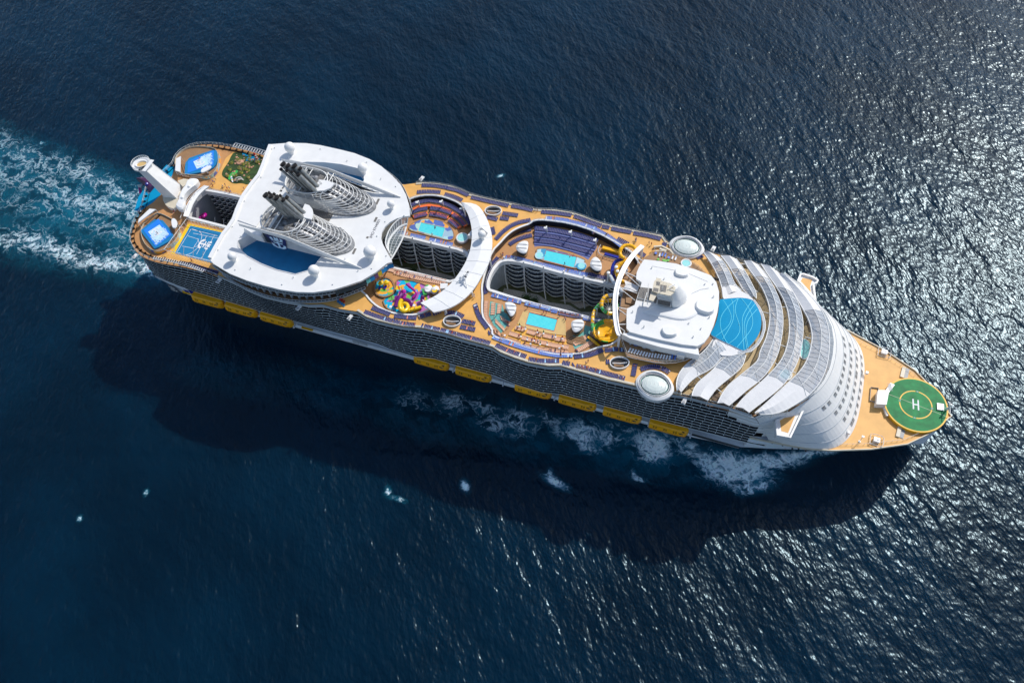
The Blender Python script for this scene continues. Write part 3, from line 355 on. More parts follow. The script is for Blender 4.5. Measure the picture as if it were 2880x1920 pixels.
M['rail']=mat('white_rail',(.72,.72,.70),.4,.02); M['frame']=mat('lounger_frame_grey',(.42,.43,.46),.4,.05)
M['sun_deck']=planked('tan_rubber_deck',(.78,.415,.105),(.71,.37,.09),(7,1.6),.03)
M['pool_deck']=planked('brown_plank_deck',(.54,.27,.10),(.44,.21,.075),(5,.7),.03)
M['bow_deck']=planked('foredeck_tan_paint',(.78,.43,.13),(.74,.40,.115),(12,5),.03)
M['teak']=planked('teak_boards',(.36,.20,.09),(.22,.12,.06),(3,.35),.04)
M['green']=mat('helideck_green',(.010,.20,.055),.7,.28,.35)
M['yellow']=mat('yellow_line_paint',(.75,.42,.01),.5,.04)
M['hull']=mat('hull_white_blue_paint',(.86,.90,.96),.3,.05,.2)
M['boot']=mat('purple_boot_topping',(.10,.02,.05),.4,.1)
M['steel']=mat('exhaust_steel',(.30,.30,.29),.35,.35,1.3,metal=.6,stretch=(1,1,.25))
M['soot']=mat('sooty_pipe_mouth',(.012,.009,.009),.8,.2)
M['mach']=mat('machinery_grey',(.26,.265,.27),.5,.5,.8)
M['silver']=mat('silver_duct',(.36,.36,.37),.5,.25,1,metal=.4)
M['grate']=planked('walkway_grating',(.12,.11,.10),(.30,.29,.27),(1.2,.6),.06)
M['bluedeck']=mat('blue_court_paint',(.006,.19,.42),.5,.12,.25)
M['court']=mat('bright_blue_court',(.008,.20,.42),.5,.06,.25)
M['poolcover']=mat('cyan_blue_membrane',(.0,.27,.50),.65,.03,.2,spec=.15)
M['cyanline']=mat('cyan_line_paint',(.06,.62,.78),.5,.02)
M['navy']=mat('navy_sling_fabric',(.028,.032,.15),.7,.12,3)
M['lblue']=mat('light_blue_sling_fabric',(.12,.22,.62),.7,.12,3)
M['orange']=planked('orange_striped_fabric',(.80,.30,.13),(.82,.62,.45),(9,.22),.05)
M['whitef']=mat('white_towel_fabric',(.78,.78,.78),.8,.04,3)
M['brownf']=mat('brown_wicker_fabric',(.16,.11,.07),.8,.2,3)
M['orange_floor']=mat('orange_rubber_floor',(.86,.16,.03),.6,.06)
M['indigo_floor']=mat('indigo_tile_floor',(.12,.15,.36),.5,.08)
M['teal_floor']=mat('teal_tile_floor',(.11,.38,.34),.5,.25,1.2)
M['sand']=mat('sand_yellow_floor',(.62,.42,.16),.6,.06)
M['yellow_floor']=mat('marigold_floor',(.80,.42,.06),.6,.07)
M['purple']=mat('purple_fibreglass',(.16,.01,.17),.25,.12)
M['magenta']=mat('magenta_fibreglass',(.42,.01,.25),.2,.06)
M['ylw']=mat('yellow_fibreglass',(.85,.55,.01),.18,.03)
M['amber']=mat('amber_fibreglass',(.92,.47,.01),.18,.04)
M['grn']=mat('green_fibreglass',(.06,.42,.08),.2,.05)
M['blu']=mat('deep_blue_fibreglass',(.02,.03,.30),.2,.05)
M['gry']=mat('grey_fibreglass',(.50,.54,.58),.25,.04)
M['boat']=mat('lifeboat_yellow_grp',(.95,.43,.006),.3,.06,.6)
M['boatdk']=mat('lifeboat_dark_orange_grp',(.62,.24,.005),.4,.1,.6)  # darker orange of the fender strips
M['canopy']=mat('white_membrane',(.70,.695,.69),.6,.03,.6)
M['fish']=mat('plum_paint',(.06,.012,.06),.4,.2)
M['red']=mat('red_paint',(.55,.03,.02),.5,.05)
M['turf']=mat('dark_green_turf',(.030,.065,.015),.9,.4,.6)
M['rock']=mat('pink_tan_boulder',(.50,.27,.17),.9,.3,1.4,bump=.6,bscale=2)
M['leaf']=mat('tropical_leaf',(.10,.13,.02),.7,.4,2)
M['leafd']=mat('courtyard_leaf',(.08,.16,.03),.7,.4,2)
M['path']=planked('courtyard_stone_path',(.78,.70,.58),(.45,.38,.32),(1.5,1.0),.06)
M['soil']=mat('dark_planting_bed',(.15,.16,.07),.9,.4,.5)
M['stone']=planked('honey_stone_floor',(.52,.38,.19),(.36,.25,.12),(3,2),.05)
M['text']=mat('dark_grey_lettering',(.12,.12,.14),.5,0)
M['navylogo']=mat('navy_emblem_paint',(.015,.02,.12),.4,.05)
M['emblemblue']=mat('emblem_pale_water',(.55,.75,.92),.4,.1)
M['skin']=mat('skin',(.42,.22,.14),.6,.1); M['skin2']=mat('darker_skin',(.14,.07,.04),.6,.1)
for k,c in dict(blackc=(.015,.015,.02),whitec=(.7,.7,.7),redc=(.55,.03,.03),bluec=(.05,.12,.45),hairc=(.03,.02,.015),pinkc=(.6,.2,.3),greenc=(.05,.25,.1)).items(): M[k]=mat(k.rstrip('c')+'_cloth',c,.8,.05,8)
def glassmat(name,tint,alpha,rough=.08,var=.3):
    m=mat(name,tint,rough,var,.35,alpha=alpha,spec=.7); return m
M['glass']=glassmat('solarium_glass',(.60,.66,.73),.60,.15,.12)
M['glassd']=glassmat('darker_tinted_glass',(.20,.24,.27),.62)
M['glassc']=glassmat('clear_balustrade_glass',(.45,.55,.55),.22)
M['lens']=mat('frosted_skylight',(.62,.68,.64),.25,.08,.3,spec=.6)
def poolwater(name,shallow,scale=1.1):
    m=bpy.data.materials.new(name); m.use_nodes=True; t=m.node_tree; b=t.nodes['Principled BSDF']
    b.inputs['Roughness'].default_value=.05
    tc=t.nodes.new('ShaderNodeTexCoord'); n=t.nodes.new('ShaderNodeTexVoronoi'); n.feature='SMOOTH_F1'; n.inputs['Scale'].default_value=scale
    nz=t.nodes.new('ShaderNodeTexNoise'); nz.inputs['Scale'].default_value=scale; t.links.new(tc.outputs['Object'],nz.inputs['Vector'])
    ad=t.nodes.new('ShaderNodeVectorMath'); ad.operation='ADD'; t.links.new(tc.outputs['Object'],ad.inputs[0]); t.links.new(nz.outputs['Color'],ad.inputs[1]); t.links.new(ad.outputs[0],n.inputs['Vector'])
    r=t.nodes.new('ShaderNodeValToRGB'); c=shallow; r.color_ramp.elements[0].color=(c[0]*.8,c[1]*.95,c[2]*.98,1); r.color_ramp.elements[1].color=(min(1,c[0]*1.5),min(1,c[1]*1.07),min(1,c[2]*1.04),1)
    t.links.new(n.outputs['Distance'],r.inputs[0]); t.links.new(r.outputs[0],b.inputs['Base Color'])
    bp=t.nodes.new('ShaderNodeBump'); bp.inputs['Strength'].default_value=.3; bp.inputs['Distance'].default_value=.1; t.links.new(nz.outputs['Fac'],bp.inputs['Height']); t.links.new(bp.outputs[0],b.inputs['Normal']); return m
M['pool']=poolwater('turquoise_pool_water',(.085,.66,.70))
M['flow']=poolwater('surf_simulator_water',(.02,.22,.75),.5)
M['whirl']=poolwater('whirlpool_water',(.30,.72,.70),1.5)
def mosaic(name,cols,scale,size=1.0):
    m=bpy.data.materials.new(name); m.use_nodes=True; t=m.node_tree; b=t.nodes['Principled BSDF']; b.inputs['Roughness'].default_value=.35
    tc=t.nodes.new('ShaderNodeTexCoord'); nz=t.nodes.new('ShaderNodeTexNoise'); nz.inputs['Scale'].default_value=.35; t.links.new(tc.outputs['Object'],nz.inputs['Vector'])
    mm=t.nodes.new('ShaderNodeVectorMath'); mm.operation='MULTIPLY_ADD'; mm.inputs[1].default_value=(3*size,3*size,0); t.links.new(nz.outputs['Color'],mm.inputs[0]); t.links.new(tc.outputs['Object'],mm.inputs[2])
    v=t.nodes.new('ShaderNodeTexVoronoi'); v.inputs['Scale'].default_value=scale; t.links.new(mm.outputs[0],v.inputs['Vector'])
    sp=t.nodes.new('ShaderNodeSeparateColor'); t.links.new(v.outputs['Color'],sp.inputs[0])
    r=t.nodes.new('ShaderNodeValToRGB'); r.color_ramp.interpolation='CONSTANT'; e=r.color_ramp.elements
    while len(e)<len(cols): e.new(.5)
    for i,c in enumerate(cols): e[i].position=i/len(cols)*.92+.02 if i else 0; e[i].color=(*c,1)
    t.links.new(sp.outputs[0],r.inputs[0]); t.links.new(r.outputs[0],b.inputs['Base Color']); return m
M['mos_a']=mosaic('patchwork_pool_surround',[(.10,.16,.45),(.85,.38,.06),(.42,.66,.66),(.35,.50,.60),(.8,.4,.05),(.45,.68,.62)],.38)
M['mos_p']=mosaic('blue_swirl_surround',[(.45,.66,.70),(.05,.30,.50),(.42,.62,.70),(.40,.6,.68),(.10,.20,.45)],.30)
M['mos_k']=mosaic('petal_splash_floor',[(0,.42,.68),(.0,.45,.70),(.50,.12,.40),(0,.42,.68),(.85,.42,.05),(.15,.50,.10),(0,.40,.66),(.45,.15,.45)],.27,1.6)
# ---------------- mesh builder ----------------
class MB:
    def __init__(s): s.v=[];s.f=[];s.m=[]
    def add(s,vs,fs,mi=0):
        n=len(s.v); s.v+=[tuple(p) for p in vs]; s.f+=[tuple(i+n for i in f) for f in fs]; s.m+=[mi]*len(fs); return s
    def box(s,c,d,rz=0,mi=0,ry=0):
        R=Matrix.Rotation(rz,3,'Z')@Matrix.Rotation(ry,3,'Y'); vs=[]
        for k in (-1,1):
            for j in (-1,1):
                for i in (-1,1): vs.append(Vector(c)+R@Vector((i*d[0]/2,j*d[1]/2,k*d[2]/2)))
        return s.add(vs,[(0,2,3,1),(4,5,7,6),(0,1,5,4),(2,6,7,3),(0,4,6,2),(1,3,7,5)],mi)
    def prism(s,poly,z0,z1,mi=0,mtop=None,scale_top=1.0,bottom=True):
        n=len(poly); cx=sum(p[0] for p in poly)/n; cy=sum(p[1] for p in poly)/n
        a=sum(poly[i][0]*poly[(i+1)%n][1]-poly[(i+1)%n][0]*poly[i][1] for i in range(n))
        if a<0: poly=poly[::-1]
        vs=[(p[0],p[1],z0) for p in poly]+[(cx+(p[0]-cx)*scale_top,cy+(p[1]-cy)*scale_top,z1) for p in poly]
        s.add(vs,[(i,(i+1)%n,n+(i+1)%n,n+i) for i in range(n)],mi)
        tri=tessellate_polygon([[Vector((p[0],p[1],0)) for p in poly]])
        s.add(vs[n:],[ccw(t,vs) for t in tri],mi if mtop is None else mtop)
        if bottom: s.add(vs[:n],[ccw(t,vs)[::-1] for t in tri],mi)
        return s
    def sheet(s,outer,holes,z,mi=0,up=True):
        L=[[Vector((p[0],p[1],0)) for p in outer]]+[[Vector((p[0],p[1],0)) for p in h] for h in holes]
        fl=[p for l in L for p in l]; tri=tessellate_polygon(L); vs=[(p.x,p.y,z) for p in fl]
        return s.add(vs,[ccw(t,vs) if up else ccw(t,vs)[::-1] for t in tri],mi)
    def strip(s,A,B,mi=0,closed=False):
        n=len(A); r=n if closed else n-1
        return s.add(list(A)+list(B),[(i,(i+1)%n,n+(i+1)%n,n+i) for i in range(r)],mi)
    def wall(s,path,z0,z1,th=.15,mi=0,closed=False):
        P=[Vector((p[0],p[1],0)) for p in path]; n=len(P); off=[]
        for i in range(n):
            a=P[i-1] if (i>0 or closed) else P[i]; b=P[(i+1)%n] if (i<n-1 or closed) else P[i]
            d=(b-a); d=d.normalized() if d.length>1e-6 else Vector((1,0,0)); off.append(Vector((-d.y,d.x,0))*th/2)
        A=[P[i]+off[i] for i in range(n)]; B=[P[i]-off[i] for i in range(n)]
        q=lambda L,z:[(p.x,p.y,z) for p in L]
        s.strip(q(A,z0),q(A,z1),mi,closed); s.strip(q(B,z1),q(B,z0),mi,closed); s.strip(q(A,z1),q(B,z1),mi,closed); s.strip(q(B,z0),q(A,z0),mi,closed)
        if not closed:
            for i in (0,n-1): s.add([(A[i].x,A[i].y,z0),(B[i].x,B[i].y,z0),(B[i].x,B[i].y,z1),(A[i].x,A[i].y,z1)],[(0,1,2,3)],mi)
        return s
    def tube(s,path,r,n=6,mi=0,closed=False,caps=True):
        P=[Vector(p) for p in path]; m=len(P); rs=r if isinstance(r,(list,tuple)) else [r]*m; vs=[]
        up=None
        for i in range(m):
            a=P[i-1] if (i>0 or closed) else P[i]; b=P[(i+1)%m] if (i<m-1 or closed) else P[i]
            d=b-a; d=d.normalized() if d.length>1e-9 else Vector((0,0,1))
            if up is None: up=Vector((0,0,1)) if abs(d.z)<.9 else Vector((1,0,0))
            e=d.cross(up); 
            if e.length<1e-4: e=d.cross(Vector((1,0.3,0)))
            e.normalize(); g=e.cross(d).normalized()
            for k in range(n): t=2*PI*k/n; vs.append(P[i]+(e*math.cos(t)+g*math.sin(t))*rs[i])
        fs=[]; R=m if closed else m-1
        for i in range(R):
            for k in range(n): j=(i+1)%m; fs.append((i*n+k,i*n+(k+1)%n,j*n+(k+1)%n,j*n+k))
        if caps and not closed: fs+= [tuple(range(n))[::-1],tuple((m-1)*n+k for k in range(n))]
        return s.add(vs,fs,mi)
    def lathe(s,prof,c,n=16,mi=0,sx=1,sy=1,rz=0):
        vs=[];m=len(prof)
        for r,z in prof:
            for k in range(n):
                t=2*PI*k/n; x,y=r*math.cos(t)*sx,r*math.sin(t)*sy
                vs.append((c[0]+x*math.cos(rz)-y*math.sin(rz),c[1]+x*math.sin(rz)+y*math.cos(rz),c[2]+z))
        fs=[(i*n+k,i*n+(k+1)%n,(i+1)*n+(k+1)%n,(i+1)*n+k) for i in range(m-1) for k in range(n)]
        if prof[0][0]>.02 and not (prof[1][1]==prof[0][1]): fs.append(tuple(range(n))[::-1])
        if prof[-1][0]>.02 and not (prof[-2][1]==prof[-1][1]): fs.append(tuple((m-1)*n+k for k in range(n)))
        return s.add(vs,fs,mi)
    def sphere(s,c,r,n=20,m=12,mi=0,sz=1.0):
        return s.lathe([(max(1e-4,r*math.sin(PI*i/m)),-r*sz*math.cos(PI*i/m)) for i in range(m+1)],c,n,mi)
def ccw(t,vs):
    a,b,c=(vs[i] for i in t); 
    return tuple(t) if (b[0]-a[0])*(c[1]-a[1])-(b[1]-a[1])*(c[0]-a[0])>0 else tuple(t)[::-1]
SPLIT={'post','wheelhouse_window','courtyard_rim','courtyard_ground','courtyard_wall','courtyard_pillar','canopy_support','roof_well_wall','roof_well_floor','roof_grating','side_door','davit_frame','courtyard_glass_canopy','canopy_fabric_wing','solarium_cross_beam','front_window','vent_hatch','porthole','front_lamp_housing','whirl_well','slatted_rail_screen','rim_gutter','overhang_underside','well_wall','aft_tan_floor','roof_hump','amphitheatre_tier','blue_terrace_step','roof_fitting','roof_aerial'}
def pieces(mb,gap=.5):
    par=list(range(len(mb.v)))
    def fd(i):
        while par[i]!=i: par[i]=par[par[i]]; i=par[i]
        return i
    for f in mb.f:
        a=fd(f[0])
        for j in f[1:]: par[fd(j)]=a
    g={}
    for k,f in enumerate(mb.f): g.setdefault(fd(f[0]),[]).append(k)
    G=[]
    for fs in g.values():
        vs=[mb.v[i] for k in fs for i in mb.f[k]]; lo=[min(v[j] for v in vs)-gap/2 for j in range(3)]; hi=[max(v[j] for v in vs)+gap/2 for j in range(3)]; G.append([fs,lo,hi])
    ch=True
    while ch:
        ch=False; out=[]
        for it in G:
            for o in out:
                if all(it[1][j]<=o[2][j] and o[1][j]<=it[2][j] for j in range(3)):
                    o[0]=o[0]+it[0]; o[1]=[min(a,b) for a,b in zip(o[1],it[1])]; o[2]=[max(a,b) for a,b in zip(o[2],it[2])]; ch=True; break
            else: out.append(it)
        G=out
    res=[]
    for fs,_,_ in G:
        m=MB(); mp={}
        for k in fs:
            f=[]
            for i in mb.f[k]:
                if i not in mp: mp[i]=len(m.v); m.v.append(mb.v[i])
                f.append(mp[i])
            m.f.append(tuple(f)); m.m.append(mb.m[k])
        res.append(m)
    return res
def obj(name,mb,mats,parent=None,smooth=False,label=None,loc=None):
    if name in SPLIT:
        P=pieces(mb); 
        if len(P)>1:
            SPLIT.discard(name)
            r=[obj(name,p,mats,parent,smooth,label,loc) for p in P]; SPLIT.add(name); return r[0]
    me=bpy.data.meshes.new(name); me.from_pydata([tuple(map(float,p)) for p in mb.v],[],mb.f)
    for k in (mats if isinstance(mats,(list,tuple)) else [mats]): me.materials.append(M[k])
    me.polygons.foreach_set('material_index',mb.m)
    if smooth: me.polygons.foreach_set('use_smooth',[True]*len(me.polygons))
    me.update(); o=bpy.data.objects.new(name,me); COL.objects.link(o)
    if parent: o.parent=parent
    if label: o['label']=label
    if loc: o.location=loc
    return o
def empty(name,loc=(0,0,0),rz=0):
    o=bpy.data.objects.new(name,None); COL.objects.link(o); o.location=loc; o.rotation_euler[2]=rz; o.empty_display_size=.5; return o
def tag(o,label,cat,group=None):
    o['label']=label; o['category']=cat
    if group: o['group']=group
    return o
def copy_tree(o,parent=None):
    c=o.copy(); COL.objects.link(c); c.parent=parent
    for ch in [x for x in CH.get(o.name,[])]: copy_tree(ch,c)
    return c
CH={}
def reg(root):
    for o in COL.objects:
        pass
    def kids(r):
        CH[r.name]=[x for x in COL.objects if x.parent==r]
        for k in CH[r.name]: kids(k)
    kids(root)
def resample(P,n=None,step=None,closed=False):
    P=[Vector(p) for p in P]; 
    if closed: P=P+[P[0]]
    L=[0]
    for i in range(1,len(P)): L.append(L[-1]+(P[i]-P[i-1]).length)
    if n is None: n=max(2,int(round(L[-1]/step))+1)
    out=[];j=0
    for k in range(n):
        d=L[-1]*k/(n-1)
        while j<len(P)-2 and L[j+1]<d: j+=1
        t=(d-L[j])/max(1e-9,L[j+1]-L[j]); out.append(P[j].lerp(P[j+1],min(1,max(0,t))))
    return out
def smooth2(P,it=2,closed=False):
    P=[Vector(p) for p in P]
    for _ in range(it):
        Q=[] if closed else [P[0]]
        m=len(P)
        for i in range(m if closed else m-1):
            a,b=P[i],P[(i+1)%m]; Q+= [a*.75+b*.25,a*.25+b*.75]
        if not closed: Q.append(P[-1])
        P=Q
    return P
def offset(poly,d):
    n=len(poly); a=sum(poly[i][0]*poly[(i+1)%n][1]-poly[(i+1)%n][0]*poly[i][1] for i in range(n)); sg=1 if a>0 else -1; out=[]
    for i in range(n):
        p0=Vector(poly[i-1][:2]);p1=Vector(poly[i][:2]);p2=Vector(poly[(i+1)%n][:2]); e=(p2-p0)
        e=e.normalized() if e.length>1e-6 else Vector((1,0)); out.append((p1.x+e.y*d*sg,p1.y-e.x*d*sg))
    return out
def railing(path,z,h=1.1,step=2.0,closed=False,glass=True,mb=None,r=.06,post=.05):
    mb=mb or MB(); Q=resample([(p[0],p[1],z) for p in path],step=step,closed=closed)
    for p in Q: mb.box((p.x,p.y,z+h/2),(post*2,post*2,h),0,0)
    mb.tube([(p.x,p.y,z+h) for p in Q],r,4,0)
    if glass:
        mb.strip([(p.x,p.y,z+.1) for p in Q],[(p.x,p.y,z+h-.05) for p in Q],1)
    return mb
# ================= THE SHIP =================
SHIP=empty('cruise_ship',(0,0,0)); tag(SHIP,'huge white cruise ship under way with tan open decks and rows of balconies','cruise ship')
def sortx(P,dmin=1.5):
    P=sorted(P); out=[P[0]]
    for p in P[1:]:
        if p[0]-out[-1][0]>=dmin: out.append(p)
    return out
ES=sortx([p for p in XY('edge_stbd') if p[0]>46]); EP=sortx([p for p in XY('edge_port') if p[0]>112])
AFT=[(-6.7,.2),(-4.4,-5),(-2.5,-9.7),(-1.3,-13.7),(-1.2,-17.6),(0,-20.6),(1.1,-23.9),(2.6,-27.6),(5.2,-30.9),(8.6,-33.4),(13.1,-35.5),(17.4,-36.3),(21.3,-36.6),(25.6,-36.5),(35.5,-35.5),(44.3,-35.2)]
AFTP=[(-6.2,6),(-5,10),(-3.6,14),(-3,18),(-4.2,22.6),(-3.6,27),(-1.6,30.5),(2.2,33.4),(8,35.3),(13.1,36.1),(19.2,36.4),(27.7,36.6),(35,36),(44.3,35.5)]
def yi(x,T): return float(np.interp(x,[p[0] for p in T],[p[1] for p in T]))
TS=AFT[9:]+[p for p in ES if p[0]>50]      # starboard top outline for x>8
TP=AFTP[7:]+[(56,36),(70,38),(84,39.5),(98,38.8),(108,37)]+EP
BX=[8,15,25,43,62,94,124,131,143,152,163,181,191,203,211,250,290,297,300]; BY=[29.6,30.4,31.2,31.6,32,32.2,32.2,33,33.4,31.8,32.2,32,33.4,33.7,32.2,32,31,30.5,30]
def yb(x): return float(np.interp(x,BX,BY))
ZB,ZT=22.8,52.8
# hull: horizontal sections
hx=[-11,-9,-5,0,8,20,40,70,150,230,270,290,300,312,321,335,348,356,362]
hb={-3:[2,6,10,14,18,21.5,23.6,24,24,24,23.5,20,16,12,8,4,1,.4,.2],
     0:[6,9,13,17,20,22.5,24,24.2,24.2,24.2,24,22.4,19.6,15.6,11.6,6.6,3,.9,.3],
     5:[8,12,16,20,23,24.6,25,25,25,25,25,24.4,22,18.2,14.4,9,4.4,1.6,.4],
     9.5:[10,15,20,24,26.6,27.8,28,28,28,28,28,26.8,24.4,20.6,17,11.4,6.4,2.8,.6],
     20:[13,18,24.5,28,29.4,30.4]+[None]*5+[30.2,28.8,25.9,23,17.6,11.2,6.2,1.0],
     22.8:[13.5,18.5,25,28.3,29.7,30.6],
     31:[None]*11+[32.6,31.8,30.6,28.6,23.6,17.2,9.8,1.2]}
hxo={0:[0,0,0,0,0,0,0,0,0,0,0,0,0,0,0,-1,-3,-4,-6],-3:[2,2,2,0,0,0,0,0,0,0,0,0,0,0,0,-1,-3,-5,-5]}
def sec(z,i,s):
    b=hb[z][i]; return (hx[i]+hxo.get(z,[0]*19)[i]*(1 if z<1 else .6),s*b,z)
h=MB()
for s in (-1,1):
    for za,zb_ in ((-3,0),(0,5),(5,9.5)):
        A=[sec(za,i,s) for i in range(19)]; B=[sec(zb_,i,s) for i in range(19)]
        h.strip(A,B,1 if za<0 else 0) if s<0 else h.strip(B,A,1 if za<0 else 0)
    for za,zb_,ids in ((9.5,20,range(0,6)),(20,22.8,range(0,6)),(9.5,20,range(11,19)),(20,31,range(11,19))):
        A=[sec(za,i,s) for i in ids]; B=[sec(zb_,i,s) for i in ids]
        h.strip(A,B,0) if s<0 else h.strip(B,A,0)
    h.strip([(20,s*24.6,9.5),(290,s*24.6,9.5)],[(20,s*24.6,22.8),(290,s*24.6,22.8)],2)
    h.add([(20,s*24.6,9.5),(20,s*30.4,9.5),(20,s*30.6,22.8),(20,s*24.6,22.8)],[(0,1,2,3)],0)
    h.add([(290,s*20,9.5),(290,s*26.8,9.5),(290,s*30.2,20),(290,s*32.6,31),(290,s*20,31)],[(0,1,2,3,4)],0)
    h.strip([(x,s*24,9.45) for x in hx[4:12]],[(x,s*hb[9.5][4+i],9.45) for i,x in enumerate(hx[4:12])],0)
    h.prism([(284,s*20),(316,s*20),(314,s*30.0),(305,s*31.2),(297,s*32.0),(284,s*31.6)],30.6,30.97,0)
h.strip([sec(z,0,-1) for z in (-3,0,5,9.5,20,22.8)],[sec(z,0,1) for z in (-3,0,5,9.5,20,22.8)],0)
obj('hull',h,['hull','boot','lgrey'],SHIP)
# davit and gangway structure in the recess
dv=MB()
for s in (-1,1):
    for x in list(range(24,82,6))+list(range(142,270,6)):
        dv.box((x,s*28.6,15.5),(.6,7.4,.5),0,0); dv.box((x,s*25.2,16),(.6,1,12.6),0,0)
    dv.box((150,s*27.9,10.1),(250,.15,1.1),0,0)
obj('davit_frame',dv,'hull',SHIP)
cf=MB()
for s in (-1,):
    cf.box((20.5,s*30,19),(7,.4,2.4),0,0); cf.box((18,s*30.1,17),(6,.4,1.5),0,1); cf.box((82,s*28.6,11),(6,1,.5),0,1)
    cf.box((278,s*28.9,12.2),(21,.3,1.0),0,2); cf.box((278,s*28.3,11.2),(21,1.0,.3),0,3); cf.box((108,s*28.4,11),(3,.4,2.5),0,3); cf.box((112,s*28.4,11),(4,.4,1.6),0,3)
obj('side_door',cf,['blu','amber','dark','lgrey'],SHIP)
# ---- text helper ----
def text_mesh(name,s,size,origin,ux,uy,matk,parent,th=.03,bold=0):
    cu=bpy.data.curves.new(name,'FONT'); cu.body=s; cu.size=size; cu.extrude=th; cu.offset=bold; to=bpy.data.objects.new('tmp',cu); COL.objects.link(to)
    me=bpy.data.meshes.new_from_object(to.evaluated_get(bpy.context.evaluated_depsgraph_get())); bpy.data.objects.remove(to)
    ux=Vector(ux).normalized(); uy=Vector(uy); uy=(uy-ux*uy.dot(ux)).normalized(); uz=ux.cross(uy); o0=Vector(origin)
    for v in me.vertices: v.co=o0+ux*v.co.x+uy*v.co.y+uz*v.co.z
    me.materials.clear(); me.materials.append(M[matk]); o=bpy.data.objects.new(name,me); COL.objects.link(o); o.parent=parent; return o
CROWN=[[(-.75,.25),(.75,.25),(.75,.38),(-.75,.38)],[(-.75,.45),(-.45,.45),(-.55,.95),(-.9,.75)],[(-.3,.45),(.3,.45),(.28,1.05),(0,.85),(-.28,1.05)],[(.45,.45),(.75,.45),(.9,.75),(.55,.95)],
 [(-.13,.2),(.13,.2),(.13,-1),(-.13,-1)],[(-.6,.02),(.6,.02),(.6,-.16),(-.6,-.16)],[(-.95,-.35),(-.55,-.3),(-.62,-.5),(-.3,-.78),(.3,-.78),(.62,-.5),(.55,-.3),(.95,-.35),(.85,-.8),(.4,-1.05),(-.4,-1.05),(-.85,-.8)]]
def emblem(mb,o,ux,uy,s,mi=0,th=.02):
    o=Vector(o);ux=Vector(ux).normalized();uy=Vector(uy).normalized();n=ux.cross(uy)
    for k,pl in enumerate(CROWN):
        tri=tessellate_polygon([[Vector((a,b,0)) for a,b in pl]]); vs=[o+ux*a*s+uy*b*s+n*(th+.006*k) for a,b in pl]
        mb.add(vs,[t if (vs[t[1]]-vs[t[0]]).cross(vs[t[2]]-vs[t[0]]).dot(n)>0 else t[::-1] for t in tri],mi)
# emblem and name on the starboard quarter
eb=MB(); _u=Vector((12,-3.2,0)).normalized(); _w=Vector((0,-.28,1)).normalized()
eb.add([(6.5,-28.95,13),(11,-29.25,13),(11,-29.9,20),(6.5,-29.5,20)],[(0,1,2,3)],0); obj('stern_emblem_panel',eb,'text',SHIP)
em=MB(); emblem(em,(8.8,-29.6,16.4),(1,-.07,0),(0,-.08,1),2.2,0,.12); obj('stern_emblem',em,'whiteplain',SHIP)
# ---- balcony facades ----
top_st=AFT[:9]+[(x,-abs(yi(x,TS))) for x in np.arange(8.6,298.5,1.45)]
bot_st=[(-13,.2),(-12,-6),(-11.4,-10.5),(-10.8,-13.8),(-10,-17),(-8.6,-20.5),(-7,-23.4),(-4,-26),(.5,-28)]+[(x,-yb(x)) for x in np.arange(8.6,298.5,1.45)]
top_pt=AFTP[:8]+[(x,abs(yi(x,TP))) for x in np.arange(8,298.5,1.45)]
bot_pt=[(-12.6,4),(-12,7.5),(-11.2,11),(-10.6,15),(-9.6,18.5),(-7.8,22.5),(-5,25.5),(0,28)]+[(x,yb(x)) for x in np.arange(8,298.5,1.45)]
TOPS={-1:top_st,1:top_pt}; BOTS={-1:bot_st,1:bot_pt}
def facade_path(side,z,inset=0,x1=None):
    t=(z-ZB)/(ZT-ZB); P=[(a[0]*t+b[0]*(1-t),a[1]*t+b[1]*(1-t)) for a,b in zip(TOPS[side],BOTS[side])]
    out=[]
    for i in range(len(P)):
        p0=Vector(P[max(0,i-1)]);p2=Vector(P[min(len(P)-1,i+1)]); d=(p2-p0).normalized(); nrm=Vector((d.y,-d.x))*(1 if side<0 else -1)
        q=Vector(P[i])-nrm*inset; out.append((q.x,q.y))
    if x1 is not None: out=[p for p in out if p[0]<=x1]
    return out
XEND=[297.2,297.2,297.2,294.4,291.5,291.5,291.5,283,279,279]
